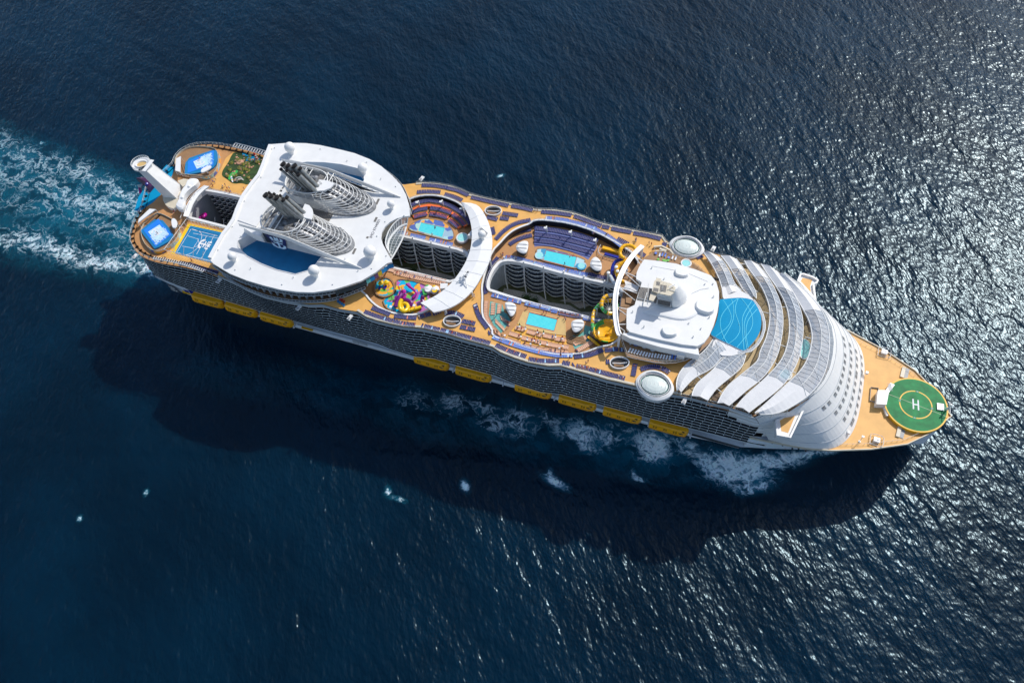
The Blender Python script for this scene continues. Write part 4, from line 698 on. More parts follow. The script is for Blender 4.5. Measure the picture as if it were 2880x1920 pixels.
for side in (-1,1):
    for k in range(10):
        z0=ZB+3*k; row=MB(); A=facade_path(side,z0,0,XEND[k]); A2=facade_path(side,z0+2.7,0,XEND[k]); I=facade_path(side,z0,2.0,XEND[k])
        n=len(A); s=-1 if side<0 else 1
        q=lambda P,z:[(p[0],p[1],z) for p in P]
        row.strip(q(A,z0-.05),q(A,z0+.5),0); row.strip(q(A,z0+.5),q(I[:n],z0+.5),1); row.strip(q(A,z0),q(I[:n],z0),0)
        o=obj('balcony_deck',row,['slab','dark'],SHIP)
        back=MB(); back.strip(q(I,z0+.3),q(facade_path(side,z0+3,2.0,XEND[k]),z0+3),0); 
        # brown framed doors between the glass
        R3=resample(q(I,z0+.4),step=2.9)
        for i,p in enumerate(R3[:-1]):
            g=p.lerp(R3[i+1],.5); d=(R3[i+1]-p).normalized(); off=Vector((d.y,-d.x,0))*(.03 if side<0 else -.03)
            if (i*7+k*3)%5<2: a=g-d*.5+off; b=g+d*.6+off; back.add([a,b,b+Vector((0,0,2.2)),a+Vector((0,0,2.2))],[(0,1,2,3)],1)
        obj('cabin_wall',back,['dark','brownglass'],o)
        part=MB(); Q=resample(q(A,z0+.5),step=3.35); Qi=[]
        for i,p in enumerate(Q):
            stag=(k%2)*1.46 if p.x<214 else 0
            j=min(i+1,len(Q)-1); d=(Q[j]-Q[j-1]).normalized(); c=p+d*stag; nrm=Vector((-d.y,d.x,0))*(1 if side<0 else -1)
            if c.x>XEND[k]: continue
            a=c+nrm*.03; b=c+nrm*1.95; w=d*.08
            vs=[a-w,a+w,b+w,b-w]; vs+= [v+Vector((0,0,2.6)) for v in vs]
            part.add(vs,[(1,2,6,5),(2,3,7,6),(3,0,4,7)],1); f_=-nrm*.05; part.add([vs[0]+f_-d*.03,vs[1]+f_+d*.03,vs[5]+f_+d*.03,vs[4]+f_-d*.03],[(0,1,2,3)],0)  # side faces coloured dark to stand for shade, front edge kept pale
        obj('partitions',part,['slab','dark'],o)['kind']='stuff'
        gl=MB(); B=facade_path(side,z0+1,.06,XEND[k]); gl.strip(q(B,z0+.5),q(B,z0+1.25),0); gl.tube(q(B,z0+1.3),.05,3,0); obj('glass_balustrade',gl,['darkglass','slab'],o)
    # rim wall above the balconies + white side wall toward the bow
    w=MB(); A=facade_path(side,ZT,0,288); T_=[(a[0],a[1],55.0 if a[0]>55 else 53.0) for a in A]
    w.strip([(a[0],a[1],ZT) for a in A],T_,0)
    obj('rim_wall',w,'lgrey',SHIP)
    w=MB()
    lev=[22.8,25.8,28.8,31,34,37,40.8,43.8,47,50,53.5]
    for a,b in zip(lev[:-1],lev[1:]):
        k=min(9,int((a-ZB)/3+.05)); xs=XEND[k]-.3; xe=lambda z:297.6-(z-31)/22.5*9.2 if z>31 else 297.6
        def rowp(z):
            return [(x,side*(abs((yi(min(x,297),TS if side<0 else TP)))*((z-ZB)/(ZT-ZB))+yb(x)*(1-(z-ZB)/(ZT-ZB))),z) for x in np.linspace(xs,max(xs+.5,xe(z)),8)]
        w.strip(rowp(a),rowp(b),0)
        pr=rowp(b); w.tube([(p[0],p[1],p[2]) for p in pr],.22,4,0)
    obj('forward_side_wall',w,'whiteplain',SHIP)
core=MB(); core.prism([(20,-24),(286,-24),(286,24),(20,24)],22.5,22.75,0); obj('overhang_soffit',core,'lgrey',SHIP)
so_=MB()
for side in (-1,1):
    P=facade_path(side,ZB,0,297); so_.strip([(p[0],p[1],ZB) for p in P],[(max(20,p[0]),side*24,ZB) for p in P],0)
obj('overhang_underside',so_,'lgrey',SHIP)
# ---- decks ----
W_MAIN=[(168,9.5),(169.7,14.2),(171.1,19),(173,22.7),(175.8,25.7),(178.5,27.9),(179.8,30.5),(184.4,32),(195.6,33.2),(207.4,31.8),(220.2,27.4),(226,24.6),(229,21),(231,14),(231.5,0),(231.2,-14),(230,-20.5),(225,-23.1),(219.2,-28.1),(215.5,-29.6),(209,-31.6),(202,-31.7),(194.8,-31.6),(188.7,-30.8),(182.9,-30.9),(181.3,-27.3),(178,-25.5),(175.5,-22.8),(173.7,-18.4),(172.3,-14),(170.2,-9.4),(169.2,-4),(168.6,2)]
W_AFT=[(114,20),(118,24),(120.6,26),(123.6,29),(128.8,31.4),(134.2,32.2),(139.4,31.7),(143.9,30.5),(149,27.4),(152.5,22.6),(155.3,17.8),(157.4,13),(158.8,8),(159.4,0),(158.8,-7.8),(156.5,-16),(154.9,-21),(152.6,-26.4),(150,-29.3),(146,-31.2),(140.2,-32.2),(135.5,-32),(131.3,-31.1),(127.2,-29.1),(124.1,-26.9),(121,-25.6),(116,-24),(114,-20)]
W_MAIN=[(p.x,p.y) for p in smooth2([(a,b,0) for a,b in W_MAIN],1,True)]; W_AFT=[(p.x,p.y) for p in smooth2([(a,b,0) for a,b in W_AFT],1,True)]
out_s=[(x,yi(x,TS)+.25) for x in np.arange(56,262,2)]; out_p=[(x,yi(x,TP)-.25) for x in np.arange(261,55,-2)]
d=MB(); d.sheet(out_s+out_p,[W_MAIN,W_AFT],55,0); obj('sun_deck_floor',d,'sun_deck',SHIP)
pool_out=[(p[0]+.3,p[1]) for p in AFT]+[(x,yi(x,TS)+.4) for x in np.arange(46,262,4)]+[(x,yi(x,TP)-.4) for x in np.arange(260,45,-4)]+[(p[0]+.3,p[1]) for p in AFTP[::-1]]
PARK=[(p[0],p[1]) for p in XY('park_hole')]; PARK=[(p.x,p.y) for p in smooth2([(a,b,0) for a,b in PARK],1,True)]
WALK=[(112,8.4),(119.9,8.1),(131.8,8.2),(145,8.1),(151.5,8.2),(155.8,7.4),(158,5),(158.8,1),(158.6,-3),(157.4,-6.8),(154.6,-8.8),(145.5,-8.9),(129.4,-9),(112,-9)]
WELL=[(20.6,5.5),(22,7.6),(27,7.9),(33.1,8.3),(56,8.8),(56,-10),(43.5,-9.4),(27,-9.3),(23.1,-9.3),(21.3,-6),(19.9,-2),(19.8,2)]
d=MB(); d.sheet(pool_out,[PARK,WALK,WELL],52,0); obj('pool_deck_floor',d,'pool_deck',SHIP)
# tan running area on the aft deck
d=MB(); d.sheet([(21,-34.2),(27,-35.6),(46,-34.6),(53,-33),(53,-12.2),(28,-12.2),(24.5,-12),(25.5,-20),(26.5,-26),(23.5,-31.5)],[],52.03,0); d.sheet([(23,9.4),(55,9.8),(54,35),(22.5,35.5),(20.6,29),(22,22),(22,16)],[],52.03,0); obj('aft_tan_floor',d,'sun_deck',SHIP)
# walls between the sun deck and the wells
w=MB()
for P in (W_MAIN,W_AFT):
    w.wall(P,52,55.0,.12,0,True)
    w.wall(offset(P,.4),54.6,55.5,.7,1,True)
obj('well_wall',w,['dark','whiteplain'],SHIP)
# courtyard lips
w=MB()
for P in (PARK,WALK,WELL): w.wall(offset(P,.25),49.9,52.45,1.3,0,True)
obj('courtyard_rim',w,'whiteplain',SHIP)
# railings
def addrail(P,z,**k):
    closed=k.get('closed',False); return obj('railing',railing(P,z,**k),['rail','glassc'],SHIP)
addrail([(p[0],p[1]+.35) for p in TS if 118<p[0]<262 or p[0]>262 and p[0]<286],55.0,step=2.2)
addrail([(p[0],p[1]-.35) for p in TP if 116<p[0]<286],55.0,step=2.2)
addrail([(p[0]+.5,p[1]*.99) for p in AFT]+[(50,-35.2),(58,-36.2)],53.0,step=2.0,h=1.3); addrail([(p[0]+.5,p[1]*.99) for p in AFTP]+[(50,35.5)],53.0,step=2.0,h=1.3)
addrail(offset(PARK,1.1),52,closed=True,step=2.2); addrail(offset(WALK,1.1)[1:-1],52,step=2.2); addrail(offset(WELL,1.1)[:-3],52,step=2.0)
addrail([(p[0],p[1]) for p in offset(W_MAIN,.6) if p[1]>5 and p[0]>178],55.4,step=2.4,h=.9)
addrail([(p[0],p[1]) for p in offset(W_AFT,.6) if p[1]>15],55.4,step=2.4,h=.9)
addrail([(p[0],p[1]) for p in offset(W_MAIN,.6) if p[1]<-20 and p[0]>215],55.4,step=2.0,h=.9)
# cream kerb seen along the outer rim
w=MB(); w.wall([(p[0],p[1]+.9) for p in TS if 120<p[0]<262],55,55.35,1.0,0); w.wall([(p[0],p[1]-.9) for p in TP if 118<p[0]<262],55,55.35,1.0,0); obj('rim_gutter',w,'cream',SHIP)
# ---- inner courtyard facades ----
def inner_facade(xa,xb,y,ztop,rows,rh,bays,side,bulge=1.3,scallop=False):
    root=None
    L=(xb-xa)/bays
    for k in range(rows):
        z=ztop-rh*(k+1); mb=MB(); wl=MB(); 
        for b in range(bays):
            x0=xa+b*L; N=10; arc=[]
            for i in range(N+1):
                t=i/N; arc.append((x0+L*t,y-side*bulge*math.sin(PI*t)*(1+.12*k)))
            mb.strip([(p[0],p[1],z-.2) for p in arc],[(p[0],p[1],z+.4) for p in arc],0)
            mb.strip([(p[0],p[1],z+.34) for p in arc],[(p[0],y+side*1.6,z+.34) for p in arc],4)
            wl.strip([(p[0],p[1]+side*.06,z+.34) for p in arc],[(p[0],p[1]+side*.06,z+1.25) for p in arc],1)
            wl.tube([(p[0],p[1],z+1.3) for p in arc],.05,3,1)
            if not scallop:
                nd=3
                for j in range(nd):
                    xx=x0+L*(j+.5)/nd; mb.lathe([(.42,0),(.42,.05)],(xx+.3*((k*3+j)%3),y-side*.5,z+1.1),10,3)
                for j in range(1,nd): xx=x0+L*j/nd; mb.box((xx,y+side*.4,z+rh/2),(.12,2,rh),0,0)
            else:
                mb.box((x0,y+side*.5,z+rh/2),(.14,1.6,rh),0,0); mb.lathe([(.4,0),(.4,.05)],(x0+L/2,y-side*.3,z+1.0),8,3)
        wl.add([(xa,y+side*1.6,z+.3),(xb,y+side*1.6,z+.3),(xb,y+side*1.6,z+rh),(xa,y+side*1.6,z+rh)],[(0,1,2,3)],0)
        o=obj('inner_balcony_deck',mb,['slab','slab','slab','lgrey','grey'],SHIP); obj('inner_glass_front',wl,['dark','darkglass','slab'],o)
    return
inner_facade(173,227,9.6,51.6,6,2.75,6,1); inner_facade(173,227,-9.6,51.6,6,2.75,6,-1)
inner_facade(112,157,8.4,51.6,6,2.75,5,1); inner_facade(112,157,-9.2,51.6,6,2.75,5,-1)
inner_facade(21,56,8.8,51.2,9,2.8,12,1,.9,True); inner_facade(22,56,-9.8,51.2,9,2.8,12,-1,.9,True)
cw=MB()
for (P,zf) in ((PARK,32),(WALK,32),(WELL,22)):
    if P is not WELL: cw.wall(offset(P,2.2),zf,50.5,.3,0,True)
    else: cw.wall([(56,12),(19,12),(19,-12),(56,-12)],zf,50.5,.3,0,True)
obj('courtyard_wall',cw,'lgrey',SHIP)
pl=MB()
for s,y in ((1,9.2),):
    for i in range(7):
        x=173+9*i; pl.tube([(x,y,53.6),(x,y-.2,50),(x+.1,y-1.2,44),(x+.6,y-2.2,38),(x+1.4,y-3.2,34)],[.35,.35,.3,.3,.25],6,0)
    for i in range(6):
        x=112+9*i; pl.tube([(x,y-1,53.6),(x,y-1.3,50),(x+.1,y-2.4,44),(x+.6,y-3.4,38),(x+1.4,y-4.4,34)],[.35,.35,.3,.3,.25],6,0)
obj('courtyard_pillar',pl,'whiteplain',SHIP)
fl=MB(); fl.sheet(offset(PARK,2.1),[],32,0); fl.sheet(offset(WALK,2.1),[],32,0)
fl.sheet([(172,7.5),(180,8),(188,8.5),(194,6),(203,7),(209,5),(216,7),(226,6.5),(226,2.5),(214,3),(205,2.5),(196,1.5),(187,5.4),(178,4.6),(172,4)],[],32.05,1); fl.sheet([(198,8),(202,10.5),(207,10.5),(212,9.5),(208,6.5),(203,8.5)],[],32.1,1)
fl.sheet([(114,6),(122,5),(134,7.5),(146,7),(157,5),(157,1),(140,2.5),(126,1),(114,2)],[],32.05,1); fl.sheet([(122,8),(133,9.6),(132,10.4),(121,9)],[],32.3,3)
fl.sheet([(19,12),(56,12),(56,-12),(19,-12)],[],22,2)
obj('courtyard_ground',fl,['soil','path','teak','red'],SHIP)
# glass canopies inside the courtyards
cg=MB()
def glass_vault(cx,cy,L,Wd,z,hh,n=12):
    for i in range(n):
        x0=cx-L/2+L*i/n; x1=cx-L/2+L*(i+1)/n
        for j in range(6):
            a0=PI*j/6;a1=PI*(j+1)/6; k0=math.sin(PI*(i+.001)/n)**.5;k1=math.sin(PI*min(.999,(i+1)/n))**.5
            f=lambda x,k,a:(x,cy+math.cos(a)*Wd/2*k,z+math.sin(a)*hh*k)
            cg.add([f(x0,k0,a0),f(x1,k1,a0),f(x1,k1,a1),f(x0,k0,a1)],[(0,1,2,3)],0)
        cg.tube([(x0,cy+math.cos(PI*j/6)*Wd/2*math.sin(PI*(i+.001)/n)**.5,z+.05+math.sin(PI*j/6)*hh*math.sin(PI*(i+.001)/n)**.5) for j in range(7)],.09,3,1)
glass_vault(142,-7.5,28,9,35,7,14); glass_vault(190,-9.4,13,3,45,4,10); glass_vault(206,-9.4,11,3,45,4,10)
cg.add([(196,1,37),(214,1,37),(214,-5,35),(204,-7,35)],[(0,1,2,3)],2)
for i in range(7): cg.tube([(196+3*i,1,37.1),(204+1.6*i,-7+.3*i,35.2)],.12,4,1)
cg.prism([(128,-3),(150,-5),(154,-9),(138,-10),(126,-9)],33,38,3)
obj('courtyard_glass_canopy',cg,['glass','rail','glassd','lgrey'],SHIP)
# ---- pools ----
def rounded(n): return [(p.x,p.y) for p in smooth2([(a,b,0) for a,b in XY(n)],1,True)]
def pool(name,rim,water,z,rimmat,watermat,zr=.35,label=None,coping='teak'):
    r=MB(); P=rim; r.wall(P,z,z+zr,.5,1,True); r.sheet(P,[water] if water else [],z+zr-.06,0)
    o=obj(name,r,[rimmat,coping],SHIP,label=label)
    w=MB(); w.sheet(water or P,[],z+zr-.12,0); w.wall(water,z+zr-.14,z+zr+.02,.25,1,True); obj('pool_water',w,[watermat,'red' if name!='amphitheatre_pool' else 'cream'],o); return o
pool('amphitheatre_pool',rounded('pool_a_sur'),XY('pool_a'),52,'mos_a','pool',label='rectangular turquoise pool in an orange, blue and silver patchwork surround')
pool('terrace_pool',rounded('pool_p_tile'),XY('pool_p'),52,'mos_p','pool',.5,label='long turquoise pool with blue swirl tiles at both ends')
pool('beach_pool',offset(XY('pool_s_sand'),.1),XY('pool_s'),52,'sand','pool',.3,label='rectangular turquoise pool on pale sand coloured floor',coping='sand')
for nm,L_,mt in (('beach_terrace_floor','pool_s_yellow','yellow_floor'),('indigo_terrace_floor','lounge_blue_floor','indigo_floor'),('aft_teal_floor','teal_aft','teal_floor'),('forward_teal_floor','teal_fwd','teal_floor')):
    f=MB(); f.sheet(XY(nm and L_),[],LAY[L_][0],0); obj(nm,f,mt,SHIP)
# tiered steps
st=MB()
for k,(za,inn) in enumerate(((53.1,0),(52.75,4.2),(52.4,8))):
    R0=21-inn; 
def arcband(cx,cy,r0,r1,a0,a1,z,mb,mi=0,n=24,ey=1.0,zb=52):
    A=[(cx+r0*math.cos(a0+(a1-a0)*i/n),cy+ey*r0*math.sin(a0+(a1-a0)*i/n)) for i in range(n+1)]; B=[(cx+r1*math.cos(a0+(a1-a0)*i/n),cy+ey*r1*math.sin(a0+(a1-a0)*i/n)) for i in range(n+1)]
    mb.strip([(p[0],p[1],z) for p in A],[(p[0],p[1],z) for p in B],mi); mb.strip([(p[0],p[1],zb) for p in A],[(p[0],p[1],z) for p in A],mi)
am=MB(); arows=[r for r in ROWS if 'amphitheatre' in r[5] and ('top' in r[5] or 'second tier' in r[5])]
def along(path,w,z,mb,mi,zb=52):
    Q=resample([(p[0],p[1],0) for p in path],step=1.2); A=[];B=[]
    for i,p in enumerate(Q):
        d=(Q[min(i+1,len(Q)-1)]-Q[max(0,i-1)]).normalized(); nn=Vector((-d.y,d.x,0)); A.append(p+nn*w[0]); B.append(p+nn*w[1])
    mb.strip([(p.x,p.y,z) for p in A],[(p.x,p.y,z) for p in B],mi); mb.strip([(p.x,p.y,zb) for p in A],[(p.x,p.y,z) for p in A],mi); mb.strip([(p.x,p.y,zb) for p in B],[(p.x,p.y,z) for p in B],mi)
for r in arows:
    along(r[2],(-1.5,1.5),r[1]-.05,am,1); along(r[2],(-3.0,-1.5),r[1]-.22,am,0)
obj('amphitheatre_tier',am,['orange_floor','teak'],SHIP)
bt=MB()
for r in ROWS:
    if 'of the blue terrace' in r[5] and r[1]>52.1: along(r[2],(-1.9,1.6),r[1]-.04,bt,0)
obj('blue_terrace_step',bt,'indigo_floor',SHIP)
def whirlpool(c,r,z,name='whirlpool'):
    m=MB(); m.lathe([(r+.5,-1.2),(r+.55,0),(r+.35,.12),(r,.1),(r,-.3)],(c[0],c[1],z),24,0); o=obj(name,m,'whiteplain',SHIP,label='round white whirlpool with pale aqua water')
    w=MB(); w.lathe([(1e-3,0),(r,0)],(c[0],c[1],z-.05),24,0); w.lathe([(r-.1,.02),(r-.6,.0)],(c[0],c[1],z+.02),24,0); obj('whirlpool_water',w,'whirl',o)
whirlpool(XY('whirl_a')[0],2.2,53.6); whirlpool(XY('whirl_f')[0],1.7,58.3)
m=MB()
for (x,y) in ((187.4,15.0),(206.2,14.6)): m.lathe([(1e-3,0),(1.5,0)],(x,y,52.62),20,1); m.lathe([(1.5,0),(2.2,.0)],(x,y,52.6),20,0)
obj('whirl_well',m,['mos_p','whirl'],SHIP)
# ---- stairwell ovals ----
so4=XY('stair_ovals')
for k,(a,idx) in enumerate(((0,0),(1,4),(2,8))):
    P=so4[idx:idx+4]; c=Vector((sum(p[0] for p in P)/4,sum(p[1] for p in P)/4)); ax=math.atan2(P[2][1]-P[0][1],P[2][0]-P[0][0]); L_=(Vector(P[2])-Vector(P[0])).length/2
    el=lambda rx,ry,n=24:[(c.x+rx*math.cos(t)*math.cos(ax)-ry*math.sin(t)*math.sin(ax),c.y+rx*math.cos(t)*math.sin(ax)+ry*math.sin(t)*math.cos(ax)) for t in [2*PI*i/n for i in range(n)]]
    m=MB(); m.wall(el(L_,2.6),54.9,56.1,.3,0,True); m.sheet(el(L_-.15,2.4),[],55.02,1)
    for i in range(9): m.box((c.x-math.cos(ax)*(L_*.55-i*.42)+math.sin(ax)*.7,c.y-math.sin(ax)*(L_*.55-i*.42)-math.cos(ax)*.7,55.2+.07*(9-i)),(.3,1.9,.1),ax,2)
    m.wall([(c.x-math.cos(ax)*L_*.75,c.y-math.sin(ax)*L_*.75),(c.x+.4*math.sin(ax),c.y-.4*math.cos(ax)),(c.x+math.cos(ax)*L_*.8,c.y+math.sin(ax)*L_*.8)],55,56,.2,0)
    obj('oval_stairwell',m,['whiteplain','dark','teak'],SHIP)
# ================= AFT ROOF AND FUNNELS =================
AR=[tuple(p) for p in LAY['aft_roof'][1]]
RS=XY('roof_recess_stbd'); RS=[(65.5,-16.2),(62.6,-26.3)]+[p for p in RS if p[1]<-20 and p[0]>60][:]+[(100.5,-16.3)]
RS=[(66,-16),(61.8,-22.2),(63.6,-25.2),(70,-28.5),(78,-30.4),(86,-31.4),(95,-31.2),(99.5,-27.8),(100.8,-25.5),(101.5,-20),(101,-16.3)]
RP=[(x,-y) for x,y in RS][::-1]
r=MB(); r.sheet(AR,[RS,RP],63.5,0); r.sheet(AR,[RS,RP],62.6,0,False)
r.strip([(p[0],p[1],62.6) for p in AR],[(p[0],p[1],63.5) for p in AR],0,True)
ROOF=obj('aft_roof',r,'white',SHIP,label='broad white rounded roof carrying both funnels and the radar domes')
r=MB()
aft_edge=[p for p in AR if p[0]<56 and -35<p[1]<34]; r.wall([(p[0]+.7,p[1]) for p in aft_edge],63.4,64.4,1.5,0)
obj('roof_aft_coaming',r,'whiteplain',SHIP)
r=MB()
for P in (RS,RP): r.strip([(p[0],p[1],58) for p in P],[(p[0],p[1],63.5) for p in P],0,True); r.wall(P,63.4,63.75,.25,0,True)
obj('roof_well_wall',r,'whiteplain',SHIP)
r=MB(); 
for P in (RS,RP): r.sheet(P,[],58,0)
obj('roof_well_floor',r,'bluedeck',SHIP,label='deep blue floor sunk in the white roof beside the funnel')
r=MB()
for n in ('roof_hatches_stbd','roof_hatches_port'):
    for p in XY(n): r.box((p[0],p[1],63.53),(1.2,1.0,.06),0,0)
obj('vent_hatch',r,'dark',SHIP)
r=MB()
for p,l,a in zip(XY('roof_slots'),(3.4,2.6,1.0,3.0),(1.2,1.2,0,1.35)): r.box((p[0],p[1],63.55),(l,1.0,.1),PI/2+.05,0)
obj('roof_grating',r,'grate',SHIP)
# raised plates of the roof
r=MB(); r.prism([(56,-12),(66,-13),(66,-2),(68,2),(66,8),(67,18),(58,26),(56,20),(55,8)],63.5,63.9,0); obj('roof_raised_panel',r,'white',SHIP)
text_mesh('registry_number_lettering','IMO 9744001',1.9,(118.3,-4.4,63.54),(-.06,1,0),(-1,-.06,0),'text',SHIP)
# small roof fittings
r=MB()
for p in AR[::3]:
    q=Vector(p)*.94+Vector((88,0))*.06; r.box((q.x,q.y,63.7),(.5,.25,.35),random.random(),0)
for a,b in ((60,28),(95,-33),(75,-34),(108,28),(118,20),(88,34),(112,-18),(62,-20),(120,-22)): r.tube([(a,b,63.4),(a,b,64.3)],.18,6,0)
obj('roof_fitting',r,'lgrey',SHIP)
# galleries beneath the roof, both sides
for s in (-1,1):
    TA=[(p[0],s*abs(p[1])) for p in XY('tier_a') if p[1]<-14]; TB=[(p[0],s*abs(p[1])) for p in XY('tier_b')]
    TA=[(p.x,p.y) for p in smooth2([(a,b,0) for a,b in TA],1)]; TB=[(p.x,p.y) for p in smooth2([(a,b,0) for a,b in TB],1)]
    for P,z,zt,nm in ((TA,59.1,62.6,'upper_gallery'),(TB,55.4,59.1,'lower_gallery')):
        g=MB(); g.wall(P,z,z+.45,.35,0); I=[(p[0],p[1]-s*2.4) for p in P]; g.strip([(p[0],p[1],z+.4) for p in P],[(p[0],p[1],z+.4) for p in I],2)
        W2=[(p[0],p[1]-s*2.3) for p in P]; g.wall(W2,z,zt,.1,1)
        for q in resample([(p[0],p[1],0) for p in W2],step=3.2): g.box((q.x,q.y+s*.5,(z+zt)/2),(.35,1.0,zt-z),0,0)
        o=obj(nm,g,['lgrey','brownglass','teak'],SHIP)
        rl=MB(); Q=resample([(p[0],p[1],0) for p in P],step=1.6)
        for q in Q: rl.box((q.x,q.y,z+1.0),(.16,.16,1.1),0,0)
        rl.tube([(q.x,q.y,z+1.55) for q in Q],.13,4,0); rl.strip([(q.x,q.y,z+.5) for q in Q],[(q.x,q.y,z+1.5) for q in Q],1); obj('gallery_railing',rl,['lgrey','darkglass'],o)
g=MB(); g.prism([(57,-30),(100,-33),(116,-24),(120,-8),(117,5),(120,20),(112,28),(98,33),(57,31)],52,57.6,0); obj('funnel_deck_house',g,'cream',SHIP)
# glazed notch at the front of the roof
def mm(P): return [Vector(p) for p in P]
go=resample([(p[0],p[1],62.8) for p in XY('notch_glass_out')],n=17); gi=resample([(p[0],p[1],60.6) for p in XY('notch_glass_in')],n=17)
g=MB(); g.strip(go,gi,0)
for a,b in zip(go,gi): g.tube([a,b],.1,4,1)
arc=resample(smooth2([(p[0],p[1],60) for p in XY('notch_arc')],2),n=17)
g.strip(gi,arc,2)
for a,b in zip(gi,arc): g.tube([a+Vector((0,0,.05)),b+Vector((0,0,.05))],.11,4,1)
for t in (.33,.66): g.tube([a.lerp(b,t)+Vector((0,0,.06)) for a,b in zip(gi,arc)],.08,4,1)
g.tube(arc,.35,6,1); g.tube([p+Vector((0,0,.2)) for p in gi],.5,6,1); g.tube([p+Vector((0,0,.2)) for p in go],.25,6,1)
obj('glazed_roof_notch',g,['glassd','rail','glassc'],SHIP)
g=MB(); M['pane_p']=mat('plum_glass',(.12,.05,.12),.2,.2); M['pane_y']=mat('ochre_glass',(.45,.32,.02),.2,.1); cols=['bluedeck','pane_p','pane_y','teal_floor','darkglass']
P=resample([(p[0],p[1],62.2) for p in AR if p[1]<-13 and p[0]>112][:6],n=15)
for i,(a,b) in enumerate(zip(P[:-1],P[1:])): g.add([a,b,b+Vector((.5,-.6,-1.7)),a+Vector((.5,-.6,-1.7))],[(0,1,2,3)],(0,0,0,2,1,0,3,4,4,4,4,4,4,4)[i])
obj('coloured_glass_panes',g,cols,SHIP)
# funnels
def funnel(s):
    yc=s*11.2; F=empty('funnel',(0,0,0)); F.parent=SHIP; F['label']='starboard funnel with white rib cage and a dark emblem' if s<0 else 'port funnel with white rib cage and steel exhaust pipes'
    def prof(t,grow=0):   # outline (half): t from aft nose to front
        pass
    def outline(x0,x1,w,n=14,fp=.9,y0=yc):
        # U outline: rounded aft nose, flat inner/outer sides, long rounded front
        P=[]
        for i in range(n+1):   # aft nose from inner to outer
            a=PI/2+PI*i/n; P.append((x0+4+5*math.cos(a)*1.0,y0+w*math.sin(a)))
        xm=x0+ (x1-x0)*.5
        for i in range(1,6): P.append((x0+4+(xm-x0-4)*i/5,y0-w))
        for i in range(1,2*n):
            a=-PI/2+PI*i/(2*n); P.append((xm+(x1-xm)*max(0,math.cos(a))**fp,y0+w*math.sin(a)))
        for i in range(5,0,-1): P.append((x0+4+(xm-x0-4)*i/5,y0+w))
        return P
    # casing: lower solid body
    b=MB(); O=outline(72,98,7.4); b.strip([(p[0],p[1],63.5) for p in O],[(p[0],p[1],69.5) for p in O],0,True)
    b.sheet(outline(73,97,7.0),[],67.6,1)
    b.prism(outline(70.5,113,8.3),63.5,64.1,1)
    b.prism([(82,yc-6),(95,yc-4.5),(95,yc+4.5),(82,yc+6)],64,67,2)
    obj('funnel_casing',b,['whiteplain','mach','mach'],F)
    # machinery inside
    m=MB(); rnd=random.Random(3)
    for i in range(7):
        x=rnd.uniform(77,93); y=yc+rnd.uniform(-4.5,4.5); m.box((x,y,68.2),(rnd.uniform(1,2.4),rnd.uniform(1,2.4),rnd.uniform(1,2.4)),rnd.random(),0)
    for j,(x0,y0) in enumerate(((86,-3.6),(88,-.6),(91,2.2),(84,3.4))): m.tube([(x0-6,yc+y0,69),(x0,yc+y0,71.2),(x0+5,yc+y0*.9,70.4),(x0+10,yc+y0*.7,67.6),(x0+14,yc+y0*.5,64.6)],1.05,10,1)
    for x,y in ((78.5,-3.4),(83,-4.0),(77,3)): m.lathe([(1.6,0),(1.6,2.2),(1.3,2.5),(.01,2.5)],(x,yc+y,67.8),14,2)
    for i in range(26): m.tube([(rnd.uniform(78,108),yc+rnd.uniform(-6,6),66+rnd.random()*3),(rnd.uniform(78,108),yc+rnd.uniform(-6,6),66+rnd.random()*3)],.14,4,2)
    for i in range(9): m.box((96+i*1.7,yc+rnd.uniform(-4,4),64.9),(1,rnd.uniform(1,4),1.4),0,0)
    obj('funnel_machinery',m,['grey','silver','mach'],F)
    # platform walkways
    w=MB(); w.box((86,yc-s*1.0,72.05),(2.6,12,.12),-.12,0); w.box((83,yc-s*3.6,72.0),(11,1.8,.1),-.05,0)
    w.box((78,yc+s*.5,71.9),(1.2,12.4,.15),0,1)
    obj('funnel_walkway',w,['grate','rail'],F)
    # top hood plate ahead of pipes
    t=MB(); hx0=84 
    t.prism(XY('hood_s' if s<0 else 'hood_p'),72.4,73.1,0); obj('funnel_hood',t,'whiteplain',F)
    # rib cage: nested U rings stepping down and forward
    c=MB(); N=12
    for i in range(N):
        t=i/(N-1); O=outline(73.0-.5*t,91+20.5*t**.9,7.2+1.0*t,14,.8); z=72.6-7.6*t**1.15
        if i<4: c.tube([(p[0],p[1],z) for p in O],.15 if i else .32,5,0,closed=True)
        else: c.tube([(p[0],p[1],z) for p in O if p[0]>80],.17,5,0)
    for a in range(-3,4):
        y=a*2.2; pth=[]
        for i in range(N):
            t=i/(N-1); x=91+20.5*t**.9; w_=7.2+1.0*t; xm=(73-.5*t+x)/2; k=max(0,1-(y/w_)**2)**.5; pth.append((xm+(x-xm)*k**.8,yc+y,72.5-7.6*t**1.15))
        c.tube(pth,.11,4,0)
    for x in (75.5,78,81,89,91.5): c.tube([(x,yc-7.0,72.5),(x,yc+7.0,72.5)],.2,5,0)
    for x in range(76,96,4):
        for sy in (-1,1): c.tube([(x,yc+sy*7.3,69.4),(x,yc+sy*7.2,72.6)],.16,4,0)
    obj('funnel_ribs',c,'rail',F,smooth=True)
    # louvres + fairing wall on the outboard side, white plate on the inboard side
    l=MB(); 
    for i in range(9):
        z=64.3+i*.7; xe=112-(z-64)*3.7; l.box(((78+xe)/2,yc+s*(8.55-.04*i),z),(xe-78,.3,.34),0,0)
    for i in range(9): l.box((76,yc-s*7.55,64.5+i*.65),(4,.2,.26),0,0)
